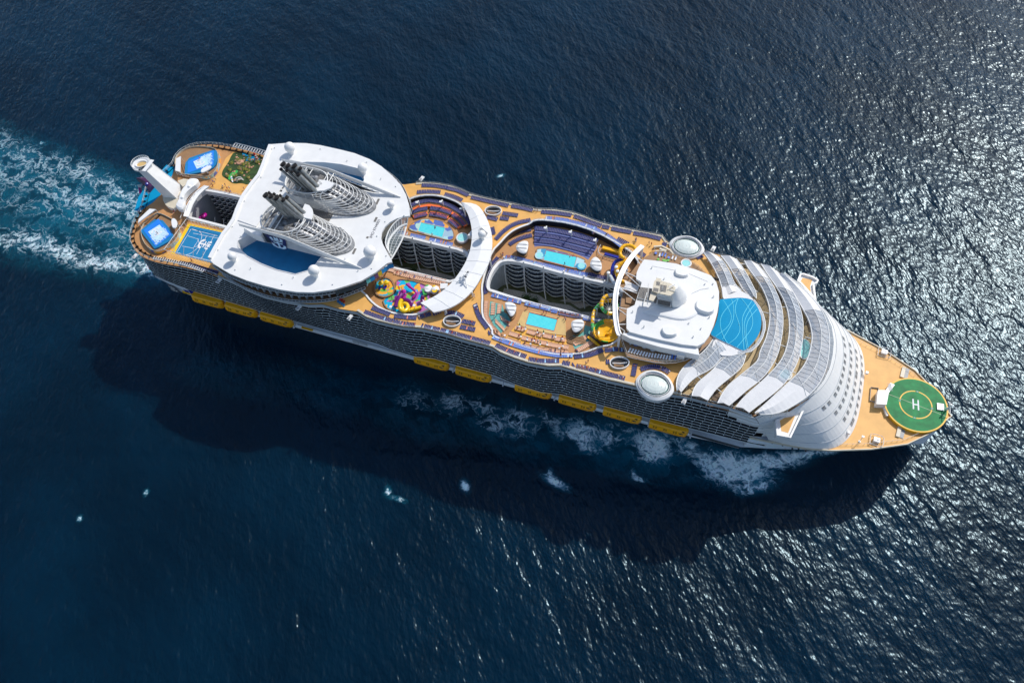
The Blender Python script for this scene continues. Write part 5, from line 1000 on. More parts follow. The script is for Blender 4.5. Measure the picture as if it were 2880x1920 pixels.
    l.add([(75,yc+s*8.25,64),(110,yc+s*8.25,64),(88,yc+s*8.25,69.9),(75,yc+s*8.25,70.6)],[(0,1,2,3)],1)
    obj('funnel_louvres',l,['whiteplain','dark'],F)
    q=MB(); y0=yc+s*9.0
    q.add([(64.5,y0-s*.6,73.1),(88,y0,73.1),(121,y0+s*.4,64.0),(121,y0+s*.4,63.5),(114,y0+s*.3,63.5),(88,y0,70.4),(64.5,y0-s*.6,71.4)],[(0,1,2,3,4,5,6)],0)
    q.add([(64.5,y0-s*.9,72.9),(88,y0-s*.3,72.9),(121,y0+s*.1,64.0),(121,y0+s*.1,63.5),(114,y0,63.5),(88,y0-s*.3,70.4),(64.5,y0-s*.9,71.4)],[(0,1,2,3,4,5,6)],0)
    q.strip([(64.5,y0-s*.6,72.9),(88,y0,72.9),(121,y0+s*.4,64.0)],[(64.5,y0-s*.9,72.9),(88,y0-s*.3,72.9),(121,y0+s*.1,64.0)],0)
    q.prism([(62,yc+s*6),(70,yc+s*8.4),(74,yc+s*8.4),(72,yc+s*3)],63.5,67,0,scale_top=.8)
    obj('funnel_fairing',q,'whiteplain',F)
    e=MB(); e.add([(76.8,y0-s*.0,71.0),(86.8,y0+s*.05,70.6),(85.0,y0-s*.1,62.6),(79.6,y0-s*.1,62.9)],[(0,1,2,3)],0); obj('emblem_panel',e,'navylogo',F)
    e=MB(); emblem(e,(82,y0+s*.05,67),(-s,0,0),(0,0,1),3.7,0,.12)
    obj('funnel_emblem',e,'emblemblue',F)
    # exhaust pipes
    pn='pipes_s' if s<0 else 'pipes_p'
    for i,(x,y) in enumerate(XY(pn)):
        big=i<5; rr=(1.25,1.15,1.3,.95,.95,.62,.55,.5)[i]; zt=83-(0,0,0,.6,1.8,1.5,1.2,1)[i]
        e=MB(); bx,by=x+7.6,y*.98-s*.1; pth=[(bx,by,70.2),(x,y,zt)]
        e.tube(pth,rr,16,0,caps=False); d_=(Vector(pth[1])-Vector(pth[0])).normalized()
        e.tube([Vector(pth[1])-d_*.9,Vector(pth[1])+d_*.05],rr+.1,16,1,caps=False); e.tube([Vector(pth[1])-d_*1.5,Vector(pth[1])-d_*.1],rr*.93,16,1)
        obj('exhaust_pipe',e,['steel','soot'],F,smooth=False)
    ld=MB(); x,y=XY(pn)[3]
    for k in (0,.5): ld.tube([(x+9,y-s*.2+s*k+s*1.4,71),(x+.8,y+s*k+s*1.3,81)],.1,4,0)
    for i in range(14): t=i/14; ld.tube([(x+9-8.2*t,y+s*1.2,71+10*t),(x+9-8.2*t,y+s*1.8,71+10*t)],.06,4,0)
    obj('pipe_ladder',ld,'grey',F)
    return F
funnel(-1); funnel(1)
g=MB(); g.prism([(80,-3.4),(96,-2.6),(96,3),(80,2.6)],63.55,63.7,0); obj('funnel_gap_grating',g,'grate',SHIP)
# ================= CRESCENT CANOPY =================
co=[Vector((x,y,59)) for x,y in XY('cres_out')]; ci=[Vector((x,y,59)) for x,y in XY('cres_in')]
co=resample(smooth2(co,2),n=34); ci=resample(smooth2(ci,2),n=34); ci[0]=co[0].copy()
c=MB(); up=lambda P,dz:[p+Vector((0,0,dz)) for p in P]
mid=[(a+b)/2 for a,b in zip(co,ci)]
c.strip(co,up(mid,.5),0); c.strip(up(mid,.5),ci,0); c.strip(up(ci,-.7),up(co,-.7),0); c.strip(up(co,-.7),co,0); c.strip(ci,up(ci,-.7),0); c.add([ci[-1],co[-1],co[-1]+Vector((0,0,-.7)),ci[-1]+Vector((0,0,-.7))],[(0,1,2,3)],0)
for i in range(3,34,3): c.tube([co[i]+Vector((0,0,.05)),mid[i]+Vector((0,0,.56)),ci[i]+Vector((0,0,.05))],.07,4,0)
CR=obj('crescent_canopy',c,'whiteplain',SHIP,label='white crescent shaped canopy bridging both courtyard pools')
c=MB()
for i in (2,9,17,25,31):
    for P in (co,ci): c.tube([(P[i].x,P[i].y*.98,52),(P[i].x,P[i].y*.98,58.4)],.35,8,0)
c.prism([(155,13),(158.8,13.6),(158.8,17),(156,17.3)],55,57.4,0); c.prism([(153,-14),(154,-16.5),(156.5,-15.5),(156,-13)],54.5,57,0)
obj('canopy_support',c,'whiteplain',SHIP)
c=MB(); H=XY('cres_hex'); c.sheet(H,[],59.58,0); c.wall(H,59.4,59.75,.12,1,True); obj('canopy_hex_well',c,['grey','whiteplain'],SHIP)
# ================= RADAR DOMES =================
def radome(x,y,z,r,label):
    D=empty('radar_dome',(x,y,z)); tag(D,label,'radar dome','white radar domes on the roofs')
    s=MB(); s.lathe([(r*.62,0),(r*.5,.5),(r*.45,1.6)],(0,0,0),16,0); o=obj('pedestal',s,'whiteplain',D)
    s=MB(); s.sphere((0,0,1.4+r*.92),r,28,16,0); s.lathe([(r*.66,0),(r*.68,.18),(r*.6,.3)],(0,0,1.25+r*.1),20,0); obj('dome',s,'whiteplain',D,smooth=True)
lab=['white radar dome at the aft port corner of the big roof','white radar dome on the port edge above the blue strip','small white radar dome nearest the amphitheatre pool','small white radar dome at the aft starboard roof corner','white radar dome overlapping the blue recess beside the funnel','large white radar dome just ahead of the starboard funnel']
for (x,y),r,l in zip(XY('domes'),(2.45,2.15,1.7,1.9,2.4,2.7),lab): radome(x,y,63.5,r,l)
x,y=XY('cres_dome')[0]; radome(x,y,59.6,1.7,'white radar dome on the crescent canopy beside its hexagonal well')
mz=empty('radar_mast',(163,-10.5,59.5)); tag(mz,'white lattice radar mast lying low on the crescent canopy','radar mast')
s=MB(); s.tube([(2.5,-4,0),(.2,0,2.4)],.2,5,0); s.tube([(-2.5,-3,0),(.2,0,2.4)],.2,5,0); s.tube([(.2,0,2.4),(.2,4.5,1.2)],.3,6,0); s.tube([(.2,0,0),(.2,0,3)],.28,6,0); obj('mast_frame',s,'rail',mz)
s=MB()
for i in range(4): s.box((.9,-1.5+i*1.2,2.3),(.8,.35,.9),.2*i,i%2)
s.box((-.5,1.5,2.6),(.4,3.2,.4),.3,0); obj('radar_scanner',s,['whiteplain','text'],mz)
# ================= FORWARD ROOF AND MAST =================
FR=XY('fwd_roof'); FR=[(232,17.4),(238,18.3),(245,18.9),(253,18.2),(259.6,17),(262.2,14.4),(264.2,10),(265.2,5),(265.6,0),(265.4,-6),(264.8,-11),(263.6,-14.6),(261.5,-17),(256,-17.9),(248,-18.3),(240,-18.3),(235.4,-18.2),(233.8,-17),(232.2,-11),(231.6,-8),(234,-5.5),(234,6),(231.4,7),(230.8,10),(231,13)]
r=MB(); r.prism(FR,61.8,63,0); FRo=obj('forward_roof',r,'white',SHIP,label='white forward roof with rounded humps and the radar tower')
w=MB(); w.prism(offset(FR,-1.2),57.4,61.8,0); w.prism([(232.6,-19.3),(235,-18),(262,-17.3),(263,-20),(248,-20.8),(236,-20.3)],58.2,61.9,0); obj('forward_deck_house',w,'whiteplain',SHIP)
w=MB(); w.box((250,18.05,60),(26,.1,1.6),0,0); w.box((264.4,0,60),(.1,18,1.6),0,0); obj('deck_house_windows',w,'darkglass',SHIP)
def hump(name,h,rise,top=.72):
    P=[(p.x,p.y) for p in smooth2([(a,b,0) for a,b in XY(name)],2,True)]; m=MB(); cx=sum(p[0] for p in P)/len(P); cy=sum(p[1] for p in P)/len(P)
    lv=[(1,0),(.97,.45),(.9,.78),(top,1)]; prev=None
    for k,hh in lv:
        ring=[(cx+(p[0]-cx)*k,cy+(p[1]-cy)*k,h+rise*hh) for p in P]
        if prev: m.strip(prev,ring,0,True)
        prev=ring
    m.add(prev,[tuple(range(len(prev)))],0); return m
for n,rise in (('fwd_hump_port',1.2),('fwd_hump_stbd',1.4),('fwd_hump_c',1.6)): obj('roof_hump',hump(n,63,rise,.86),'whiteplain',SHIP,smooth=False)
# mast house: tapered funnel-like block
m=MB()
def loftpoly(mb,rings,mi=0,cap=True):
    for a,b in zip(rings[:-1],rings[1:]): mb.strip(a,b,mi,True)
    if cap: mb.add(rings[-1],[tuple(range(len(rings[-1])))],mi)
def ell(cx,cy,rx,ry,z,n=28,sq=1.0,back=None):
    P=[]
    for i in range(n):
        a=2*PI*i/n; c_,s_=math.cos(a),math.sin(a); x=cx+rx*abs(c_)**sq*(1 if c_>0 else -1)
        if back is not None: x=max(x,back)
        P.append((x,cy+ry*abs(s_)**sq*(1 if s_>0 else -1),z))
    return P

def scl(P,f,z,dx=0): 
    cx=sum(p[0] for p in P)/len(P); cy=sum(p[1] for p in P)/len(P); return [(cx+dx+(p[0]-cx)*f,cy+(p[1]-cy)*f,z) for p in P]
P2=[(p.x,p.y) for p in smooth2([(a,b_,0) for a,b_ in XY('mast_house2')],2,True)]; P1=[(p.x,p.y) for p in smooth2([(a,b_,0) for a,b_ in XY('mast_house')],2,True)]
loftpoly(m,[scl(P2,1,63),scl(P2,.95,63.35),scl(P2,.86,63.6),scl(P2,.6,63.7)],0)
loftpoly(m,[scl(P1,1.02,63.2),scl(P1,.97,65.2),scl(P1,.86,67.2,-.2),scl(P1,.66,69.6,-.8),scl(P1,.5,71.6,-1.4)],0)
obj('radar_tower_base',m,'whiteplain',FRo and SHIP,smooth=False)
m=MB(); m.prism([(x,y) for x,y in XY('mast_plat')],71.6,72,0)
for k in range(3):
    P=XY('mast_holes')[4*k:4*k+4]; m.prism(P,72.0,72.05,1)
m.box((240.5,3.9,66.6),(2.0,6.4,.35),.05,0); m.prism(XY('mast_crane2'),70.6,71,0); m.tube([(246,-1,72.3),(249.5,-1.4,72.3)],.15,5,2); m.tube([(243.5,-2,72),(243.4,-2,74.5)],.14,5,2); m.box((246.5,.3,73),(2.8,.3,.3),.8,2)
for a in range(9): m.tube([(240+a*1.05,3.0-.5*a,72),(240+a*1.05,3.0-.5*a,72.9)],.05,4,2)
m.tube([(237,4,66),(239,-6,66)],.12,4,2)
obj('radar_tower_platform',m,['cream','grate','rail'],SHIP)
m=MB(); m.prism(XY('roof_grate1'),63.0,63.15,0); P=XY('roof_grate1'); 
obj('roof_louvre_grid',m,'grate',SHIP)
m=MB(); P=XY('roof_grate1'); c0=[sum(p[i] for p in P)/len(P) for i in (0,1)]
m.tube([(237.2,1.5,63.25),(237.2,-6.0,63.25)],.18,4,0); m.tube([(234,-2,63.25),(241,-2.4,63.25)],.18,4,0); obj('grid_bars',m,'rail',SHIP)
m=MB(); m.prism(XY('roof_grate2'),64,65.3,0); m.prism([( (p[0]-245)*.92+245,(p[1]+7)*.8-7) for p in XY('roof_grate2')],65.3,65.4,1); obj('louvred_vent_house',m,['whiteplain','grate'],SHIP)
# little things on the forward roof
m=MB(); rnd=random.Random(11)
for x,y in ((236,14),(240,-14.5),(259,-13.5),(261,-9),(262.5,7),(258,12),(261,13),(247,14),(252,-15),(263,-3),(256,-8),(234,-9),(242,10)):
    m.tube([(x,y,63),(x,y,63.5+rnd.random())],.12,5,0); m.box((x+.2,y,63.5),(.5,.2,.3),rnd.random()*3,0)
m.tube([(254,6,63.1),(257,9,63.1),(260,10.6,63.1)],.06,4,0); m.tube([(236,15,63.1),(250,15.6,63.1),(259,13.6,63.1)],.05,4,0)
obj('roof_aerial',m,'lgrey',SHIP)
m=MB(); m.prism([(233.0,-18.6),(233.6,-18.6),(233.6,-18),(233,-18)],55,61.8,0); P=XY('white_box_j'); m.prism(P,57.4,60.3,0); obj('bar_block',m,'whiteplain',SHIP)
# awning and slide tower deck
m=MB(); P=[(x,y) for x,y in XY('white_awning')]; c0=(sum(p[0] for p in P)/6,sum(p[1] for p in P)/6)
m.add([(p[0],p[1],60.0+.35*(i%2)) for i,p in enumerate(P)]+[(c0[0],c0[1],60.3)],[(i,(i+1)%6,6) for i in range(6)],0); obj('white_awning',m,'canopy',SHIP)
m=MB(); m.prism(XY('slide_tower_deck'),57.6,58,0); m.prism([(222.5,10),(226,13),(231,18),(232,10),(232,3),(227,4)],55.6,56,0); obj('slide_tower_platform',m,'teak',SHIP)
# club deck
CL=[tuple(p) for p in XY('fwd_lounge')]; edge=XY('aft_deck_edge_fwd')
m=MB(); CLP=[(229.6,-13)]+[p for p in edge]+[(262.5,-16.5),(266,-10),(266.5,6),(262,16),(258.5,20.5),(254,24),(248,27),(240,28),(234.5,27),(230,21),(228,14),(227.5,0)]
m.prism(CLP,56.9,57.4,0,mtop=1); obj('club_deck',m,['whiteplain','teak'],SHIP)
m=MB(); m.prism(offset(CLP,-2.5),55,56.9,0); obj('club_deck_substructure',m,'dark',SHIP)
addrail(offset(CLP,-.3)[1:11],57.4,step=1.6,h=1.3); addrail(offset(CLP,-.3)[15:20],57.4,step=2,h=1.2)
# ================= TRUSS ARCH =================
P=smooth2([(x,y,64) for x,y in XY('truss')],2)
P=resample(P,n=30); m=MB(); n=len(P)
for i in range(n): P[i].z=64+1.5*math.sin(PI*i/(n-1))
wd=[1.0]*n
A=[];B=[]
for i in range(n):
    d=(P[min(i+1,n-1)]-P[max(0,i-1)]); d.z=0; d.normalize(); nn=Vector((-d.y,d.x,0)); A.append(P[i]+nn*.75); B.append(P[i]-nn*.75)
m.strip(A,B,0); m.strip(up(B,-.7),up(A,-.7),0); m.strip(up(A,-.7),A,0); m.strip(B,up(B,-.7),0)
m.tube(up(A,.12),.3,5,0); m.tube(up(B,.12),.3,5,0)
for i in (4,10,15,21,26):
    m.tube([P[i]-Vector((0,0,.4)),(233.5,P[i].y*.9+1,62)],.17,5,0); m.tube([P[i]-Vector((0,0,.4)),(233.5,P[i].y*.9-2.5,62)],.14,5,0)
m.tube([P[0],(P[0].x,P[0].y,55)],.5,8,0); m.tube([P[-1],(P[-1].x,P[-1].y,55)],.5,8,0)
obj('arch_truss',m,'whiteplain',SHIP,label='slim curved white truss arching over the water slides')
# ================= SOLARIUM =================
m=MB(); m.sheet(XY('solar_deck'),[],52.5,0); obj('solarium_floor',m,'stone',SHIP)
m=MB(); m.sheet([(257,-34.6),(286,-35),(300,-28.5),(306,-21),(310,-8),(310.4,4),(308,14),(304,21),(298,27),(289,33),(284,34),(256,34.6),(256,30),(256,-30)],[],52.3,0); obj('solarium_base',m,'teak',SHIP)
def band(inn,outp,f0,f1,nm,z=57,rise=1.2,sub=18,zlow=53.6):
    a=resample(smooth2([(x,y,z) for x,y in XY(inn)],2),n=sub+1); b=resample(smooth2([(x,y,z) for x,y in XY(outp)],2),n=sub+1)
    for L_ in (a,b):
        for i,p in enumerate(L_): p.z=z-.0+0.0
    c_=[(p+q)/2+Vector((0,0,rise)) for p,q in zip(a,b)]
    def seg(i0,i1,mb,mi):
        mb.strip(a[i0:i1+1],c_[i0:i1+1],mi); mb.strip(c_[i0:i1+1],b[i0:i1+1],mi)
    i0=int(round(f0*sub)); i1=int(round(f1*sub)); o=None
    g=MB(); seg(i0,i1,g,0)
    if i0>0: seg(0,i0,g,1)
    if i1<sub: seg(i1,sub,g,1)
    o=obj(nm,g,['glass','canopy'],SHIP)
    f=MB(); f.tube(up(a,.05),.2,5,0); f.tube(up(b,.05),.2,5,0); f.tube(up(c_[i0:i1+1],.05),.13,5,0)
    # finer mullions
    aa=resample(a,n=sub*2+1); bb=resample(b,n=sub*2+1)
    for i in range(i0*2,i1*2+1):
        if i%2==0: f.tube([aa[i]+Vector((0,0,.06)),(aa[i]+bb[i])/2+Vector((0,0,rise+.06)),bb[i]+Vector((0,0,.06))],.07,4,1)
    if i1-i0>4:
        for i in range(i0,i1-1,4): f.tube([aa[i*2]+Vector((0,0,.1)),(aa[min(len(aa)-1,i*2+3)]+bb[min(len(bb)-1,i*2+3)])/2+Vector((0,0,rise+.1)),bb[min(len(bb)-1,i*2+6)]+Vector((0,0,.1))],.1,4,0)
    obj('mullions',f,['rail','lgrey'],o)
    s_=MB(); s_.strip(up(b,-.9),b,0); s_.strip(a,up(a,-.9),0); obj('fascia',s_,'rail',o)
    for i in (0,sub//4,sub//2,3*sub//4,sub):
        pass
    p_=MB()
    for i in range(0,sub+1,3):
        for L_ in (a,b): p_.tube([L_[i]-Vector((0,0,.2)),(L_[i].x,L_[i].y,52.5)],.14,5,0)
    obj('post',p_,'rail',o)
band('b1p_in','b1p_out',.28,.82,'solarium_roof_band'); band('b2p_in','b2p_out',.32,1,'solarium_roof_band')
band('b1s_in','b1s_out',0,.56,'solarium_roof_band'); band('b2s_in','b2s_out',0,.42,'solarium_roof_band')
band('b3_in','b3_out',.13,.78,'solarium_roof_band',sub=34); band('b4_in','b4_out',.17,.74,'solarium_roof_band',sub=36); band('b5_in','b5_out',.26,.74,'solarium_roof_band',sub=38)
m=MB()
for (a,b) in (((258.5,30),(262,26)),((266,27),(270,24)),((275,21),(279,19)),((281,10),(285,10)),((290,-3),(297,-4)),((291,-12),(299,-14)),((284,-20),(290,-24)),((264,-26),(268,-28)),((272,-29),(276,-31)),((270,31),(278,33)),((277,28),(283,30)),((283,24),(288,26)),((288,14),(294,16)),((300,3),(303,3))):
    m.tube([(a[0],a[1],56.6),(b[0],b[1],56.6)],.16,5,0)
obj('solarium_cross_beam',m,'rail',SHIP)
# outer sloping glass skirt of the last band
a=resample([(p[0],p[1],57) for p in XY('b5_out')],n=50); b=resample([(288,33.4,54),(293,30.3,54),(298,26.6,54),(302.5,22.3,54),(306.5,18,54),(309.5,12.5,54),(311.2,6,54),(311.6,0,54),(311.4,-6,54),(310,-12.5,54),(307.4,-18.5,54),(303.8,-23.6,54),(299,-28.3,54),(294,-31.6,54),(288,-34,54)],n=50)
m=MB(); m.strip(a,b,0)
for p,q in list(zip(a,b))[::2]: m.tube([p,q],.09,4,1)
m.tube(b,.25,5,1); obj('solarium_outer_glass',m,['glass','rail'],SHIP)
# pool membrane
m=MB(); P=[(p.x,p.y) for p in smooth2([(x,y,0) for x,y in XY('pool_cover')],1,True)]; cx,cy=275,0
prev=None
for k,dz in ((1,0),(.85,.15),(.6,.3),(.3,.38),(.02,.4)):
    ring=[(cx+(p[0]-cx)*k,cy+(p[1]-cy)*k,58+dz) for p in P]
    if prev: m.strip(prev,ring,0,True)
    prev=ring
m.strip([(p[0],p[1],56.5) for p in P],[(p[0],p[1],58) for p in P],1,True); PC=obj('blue_pool_canopy',m,['poolcover','whiteplain'],SHIP,smooth=True,label='bright blue membrane canopy with pale cyan curved lines')
for pl_ in LAY['pc_lines'][1]:
    Q=resample(smooth2([(x,y,0) for x,y in pl_],2),n=24)
    for q in Q:
        k=max(((q.x-cx)/11.5)**2+((q.y-cy)/14.5)**2,0)**.5; q.z=58+.42*max(0,1-min(1,k)**1.7)+.12
    t_=MB(); A=[];B=[]
    for i,q in enumerate(Q):
        d=(Q[min(i+1,23)]-Q[max(i-1,0)]); d.z=0; d.normalize(); A.append(q+Vector((-d.y,d.x,0))*.085); B.append(q-Vector((-d.y,d.x,0))*.085)
    t_.strip(A,B,0); obj('canopy_line',t_,'cyanline',PC)
m=MB()
for n in ('pc_fabric_port','pc_fabric_stbd'): m.prism(XY(n),57.1,57.6,0)
obj('canopy_fabric_wing',m,'canopy',SHIP)
m=MB(); R_=resample([(p[0],p[1],57.6) for p in XY('pc_ring')],n=26); R2=[Vector(((p.x-275)*.9+275,p.y*.9,58)) for p in R_]; m.strip(R_,R2,0)
for a_,b_ in zip(R_,R2): m.tube([a_,b_],.08,4,1)
m.tube(R_,.2,5,1); obj('canopy_glass_collar',m,['glass','rail'],SHIP)
m=MB(); P=XY('sol_pool'); m.prism([(p.x,p.y) for p in smooth2([(x,y,0) for x,y in offset(P,.5)],1,True)],52.5,52.9,0); m.prism([(p.x,p.y) for p in smooth2([(x,y,0) for x,y in P],1,True)],52.9,52.95,1); obj('solarium_pool',m,['rail','whirl'],SHIP,label='small aqua pool between the glass roof arches')
whirlpool(XY('sol_whirl')[0],2.2,53.1)
# ================= FRONT =================
TOPA=[(288,33.4),(293,30.3),(298,26.6),(302.5,22.3),(306.5,18),(309.5,12.5),(311.2,6),(311.6,0)]; TOPA=TOPA+[(x,-y) for x,y in TOPA[-2:0:-1]]+[(288.2,-35.4)]
BOTA=[(297,32.2),(306,31.3),(314,30.2),(320.4,28.4),(324.6,24.6),(327.4,19.5),(329,12),(329.4,0)]; BOTA=BOTA+[(x,-y) for x,y in BOTA[-2:0:-1]]+[(297.2,-31.4)]
ta=resample(smooth2([(x,y,53.8) for x,y in TOPA],2),n=61); ba=resample(smooth2([(x,y,31) for x,y in BOTA],2),n=61)
def fr(t,ex=0): # t 0 top ->1 bottom, with setback curve
    return [Vector((a.x+(b.x-a.x)*(t**.92),a.y+(b.y-a.y)*t,a.z+(b.z-a.z)*t)) for a,b in zip(ta,ba)]
m=MB(); lv=[0,.06,.24,.26,.44,.46,.64,.66,.84,.86,1.0]
rings=[]
for i,t in enumerate(lv):
    R_=fr(t); 
    if i in (3,5,7,9): pass
    rings.append(R_)
for a,b in zip(rings[:-1],rings[1:]): m.strip(b,a,0)
[m.tube([p+Vector((.05,0,.05)) for p in fr(t_)],.14,4,1) for t_ in (.06,.26,.46,.66,.86)]
obj('bridge_front',m,['whiteplain','lgrey'],SHIP,smooth=False,label='stepped rounded white front wall with four rows of windows')
fw=MB()
for nm,t in (('win1',.32),('win2',.52),('win3',.72),('win4',.90)):
    R_=fr(t)
    for (x,y) in XY(nm):
        j=min(range(61),key=lambda k:(R_[k].y-y)**2+((R_[k].x-x)*.6)**2); p=R_[j]; tg=(R_[min(60,j+1)]-R_[max(0,j-1)]).normalized(); dn=(fr(t+.05)[j]-p).normalized(); nn=tg.cross(dn); nn=nn if nn.x>0 else -nn
        p=p+nn*.08
        vs=[p-tg*.85-dn*1.0,p+tg*.85-dn*1.0,p+tg*.85+dn*1.0,p-tg*.85+dn*1.0]; fw.add(vs,[(0,1,2,3)],1); q=nn*.05
        fw.add([p-tg*.65-dn*.8+q,p+tg*.65-dn*.8+q,p+tg*.65+dn*.8+q,p-tg*.65+dn*.8+q],[(0,1,2,3)],0); fw.add([p-tg*.65-dn*.8+q*1.5,p+tg*.65-dn*.8+q*1.5,p+tg*.65-dn*.55+q*1.5,p-tg*.65-dn*.55+q*1.5],[(0,1,2,3)],2)
obj('front_window',fw,['mach','lgrey','dark'],SHIP)
# portholes on the bow shoulder
pm=MB()
for x,y,z in ((299,-31.2,29),(303,-31.0,29),(307,-30.9,28),(312,-30.2,28),(309,-31.2,30.2),(318,-27.5,27)): pm.sphere((x,y+.1,z),.42,8,6,0)
obj('porthole',pm,'dark',SHIP)
# bridge wings
for n in ('stbd','port'):
    m=MB(); P=XY('wing_'+n); m.prism(P,45.6,48,0); FL=XY('wing_'+n+'_floor'); m.sheet(FL,[],48.04,1); m.wall(offset(P,-.4),48,49.0,.7,0,True)
    b_=resample([(p[0],p[1],0) for p in P],step=3); obj('bridge_wing',m,['whiteplain','bow_deck'],SHIP)
# ================= FOREDECK =================
FD=[(290,-31.5)]+[(x+0,-hb[31][i]) for i,x in enumerate(hx) if i>=12 and i<18][:0]
fd=[(x,-hb[31][i+0]) for i,x in enumerate(hx) if i>=11]; fdp=[(x,-y) for x,y in fd[::-1]]
m=MB(); m.sheet([(p[0],p[1]*.985) for p in fd]+[(362.6,0)]+[(p[0],p[1]*.985) for p in fdp],[],30.9,0); obj('foredeck_floor',m,'bow_deck',SHIP)
m=MB(); m.wall([(p[0],p[1]) for p in fd]+[(363,0)]+fdp,30.4,31.5,.35,0); obj('bow_bulwark',m,'cream',SHIP)
m=railing([(p[0]-1.6,p[1]*.93) for p in fd[1:]]+[(359.6,0)]+[(p[0]-1.6,p[1]*.93) for p in fdp[:-1]],30.9,h=1.1,step=2.2,glass=False); obj('bow_railing',m,['rail','glassc'],SHIP)
hc=(349.2,.45); HR=11.9
m=MB(); m.lathe([(HR+.25,-1.4),(HR+.25,0),(HR-.35,.0)],(hc[0],hc[1],32.5),56,1); m.lathe([(HR-.3,.01),(.01,.01)],(hc[0],hc[1],32.5),56,0)
HP=obj('helipad',m,['green','yellow'],SHIP,label='round green helipad with a white letter H and yellow rings')
m=MB()
for k in range(4):
    a0=math.radians(k*90+6);a1=math.radians(k*90+84); n=18; A=[(hc[0]+6.3*math.cos(a0+(a1-a0)*i/n),hc[1]+6.3*math.sin(a0+(a1-a0)*i/n),32.53) for i in range(n+1)]; B=[(hc[0]+5.85*math.cos(a0+(a1-a0)*i/n),hc[1]+5.85*math.sin(a0+(a1-a0)*i/n),32.53) for i in range(n+1)]; m.strip(A,B,0)
obj('yellow_ring',m,'yellow',HP)
m=MB(); u=Vector((.0,1,0)); 
for dx in (-.95,.95): m.box((hc[0]+dx,hc[1],32.54),(.55,4.6,.02),.12,0)
m.box((hc[0],hc[1],32.545),(1.9,.55,.02),.12,0); obj('letter_h',m,'whitef',HP)
m=MB(); m.box((hc[0]+0,hc[1]+0,32.516),(23,.1,.004),-.16,0); obj('aiming_line',m,'cream',HP)
for k,(dx,dy,s_) in enumerate(((0,6.1,'18'),(-6.1,0,'27'),(0,-6.1,'36'),(6.1,0,'09'))): text_mesh('bearing_number',s_,.9,(hc[0]+dx-.45,hc[1]+dy-.3,32.55),(1,0,0),(0,1,0),'whitef',HP,th=.005)
m=MB(); m.prism(XY('heli_house'),30.9,34.2,0); m.prism(XY('heli_stair1'),31,33.4,0); m.prism(XY('heli_stair2'),31,32.2,0)
for i in range(7): m.box((338.2+.15*i*1.1,6.4-.5*i,33.5),(1.6,.14,.1),.3,1)
m.prism(XY('bow_deckbox'),30.92,31.0,2); m.wall(XY('bow_deckbox'),30.9,31.7,.1,1,True)
m.box((338.9,-5.4,32.3),(1.2,3.2,.1),.5,1)
obj('helideck_stair_house',m,['whiteplain','grey','bow_deck'],SHIP)
for i,(x,y) in enumerate(XY('winch')):
    m=MB(); m.box((x,y,31.8),(2.3,1.9,1.5),-.05,0); m.box((x+.4,y+.2,32.6),(.9,.8,.3),-.05,0); o=obj('mooring_housing',m,'whiteplain',SHIP); m=railing([(x-2.3,y-2.2),(x+2.6,y-2.2),(x+2.6,y+2.4),(x-2.3,y+2.4)],30.9,h=1,step=1.5,closed=True,glass=False,r=.12); obj('guard_rail',m,['rail','glassc'],o)
for i,(x,y) in enumerate(XY('hatch')):
    m=MB(); m.box((x-.7,y,31.2),(1.4,5.0,.6),-.1,0); m.box((x+.8,y,31.0),(1.4,5.0,.3),-.1,1); obj('cargo_hatch',m,['cream','grey'],SHIP)
m=MB(); m.box((358.2,2.0,32.9),(2.6,3.0,.35),.1,0); m.tube([(360.6,1.4,31),(360.6,1.4,37.5)],.35,8,0); m.tube([(360.4,3.4,36),(360.8,-1.6,36)],.18,5,0); m.tube([(360.6,1.4,37.5),(363.6,.8,35.6)],.12,5,0); m.tube([(358.6,2,31),(360.6,1.4,35)],.15,5,0); obj('bow_mast',m,['rail'],SHIP)
p=XY('bow_pole'); m=MB(); m.tube([(p[0][0],p[0][1],31),(p[0][0],p[0][1],35.5)],.12,6,0); m.lathe([(.5,0),(.5,.3)],(p[0][0],p[0][1],30.9),10,0); m.box((p[0][0],p[0][1],35.6),(1.0,.8,.3),0,0); obj('foredeck_light_mast',m,'rail',SHIP)
m=MB()
for x,y in ((329.4,9.2),(325.7,-20)): m.box((x,y,33),(1,1,1.2),0,0); 
obj('front_lamp_housing',m,'whiteplain',SHIP)
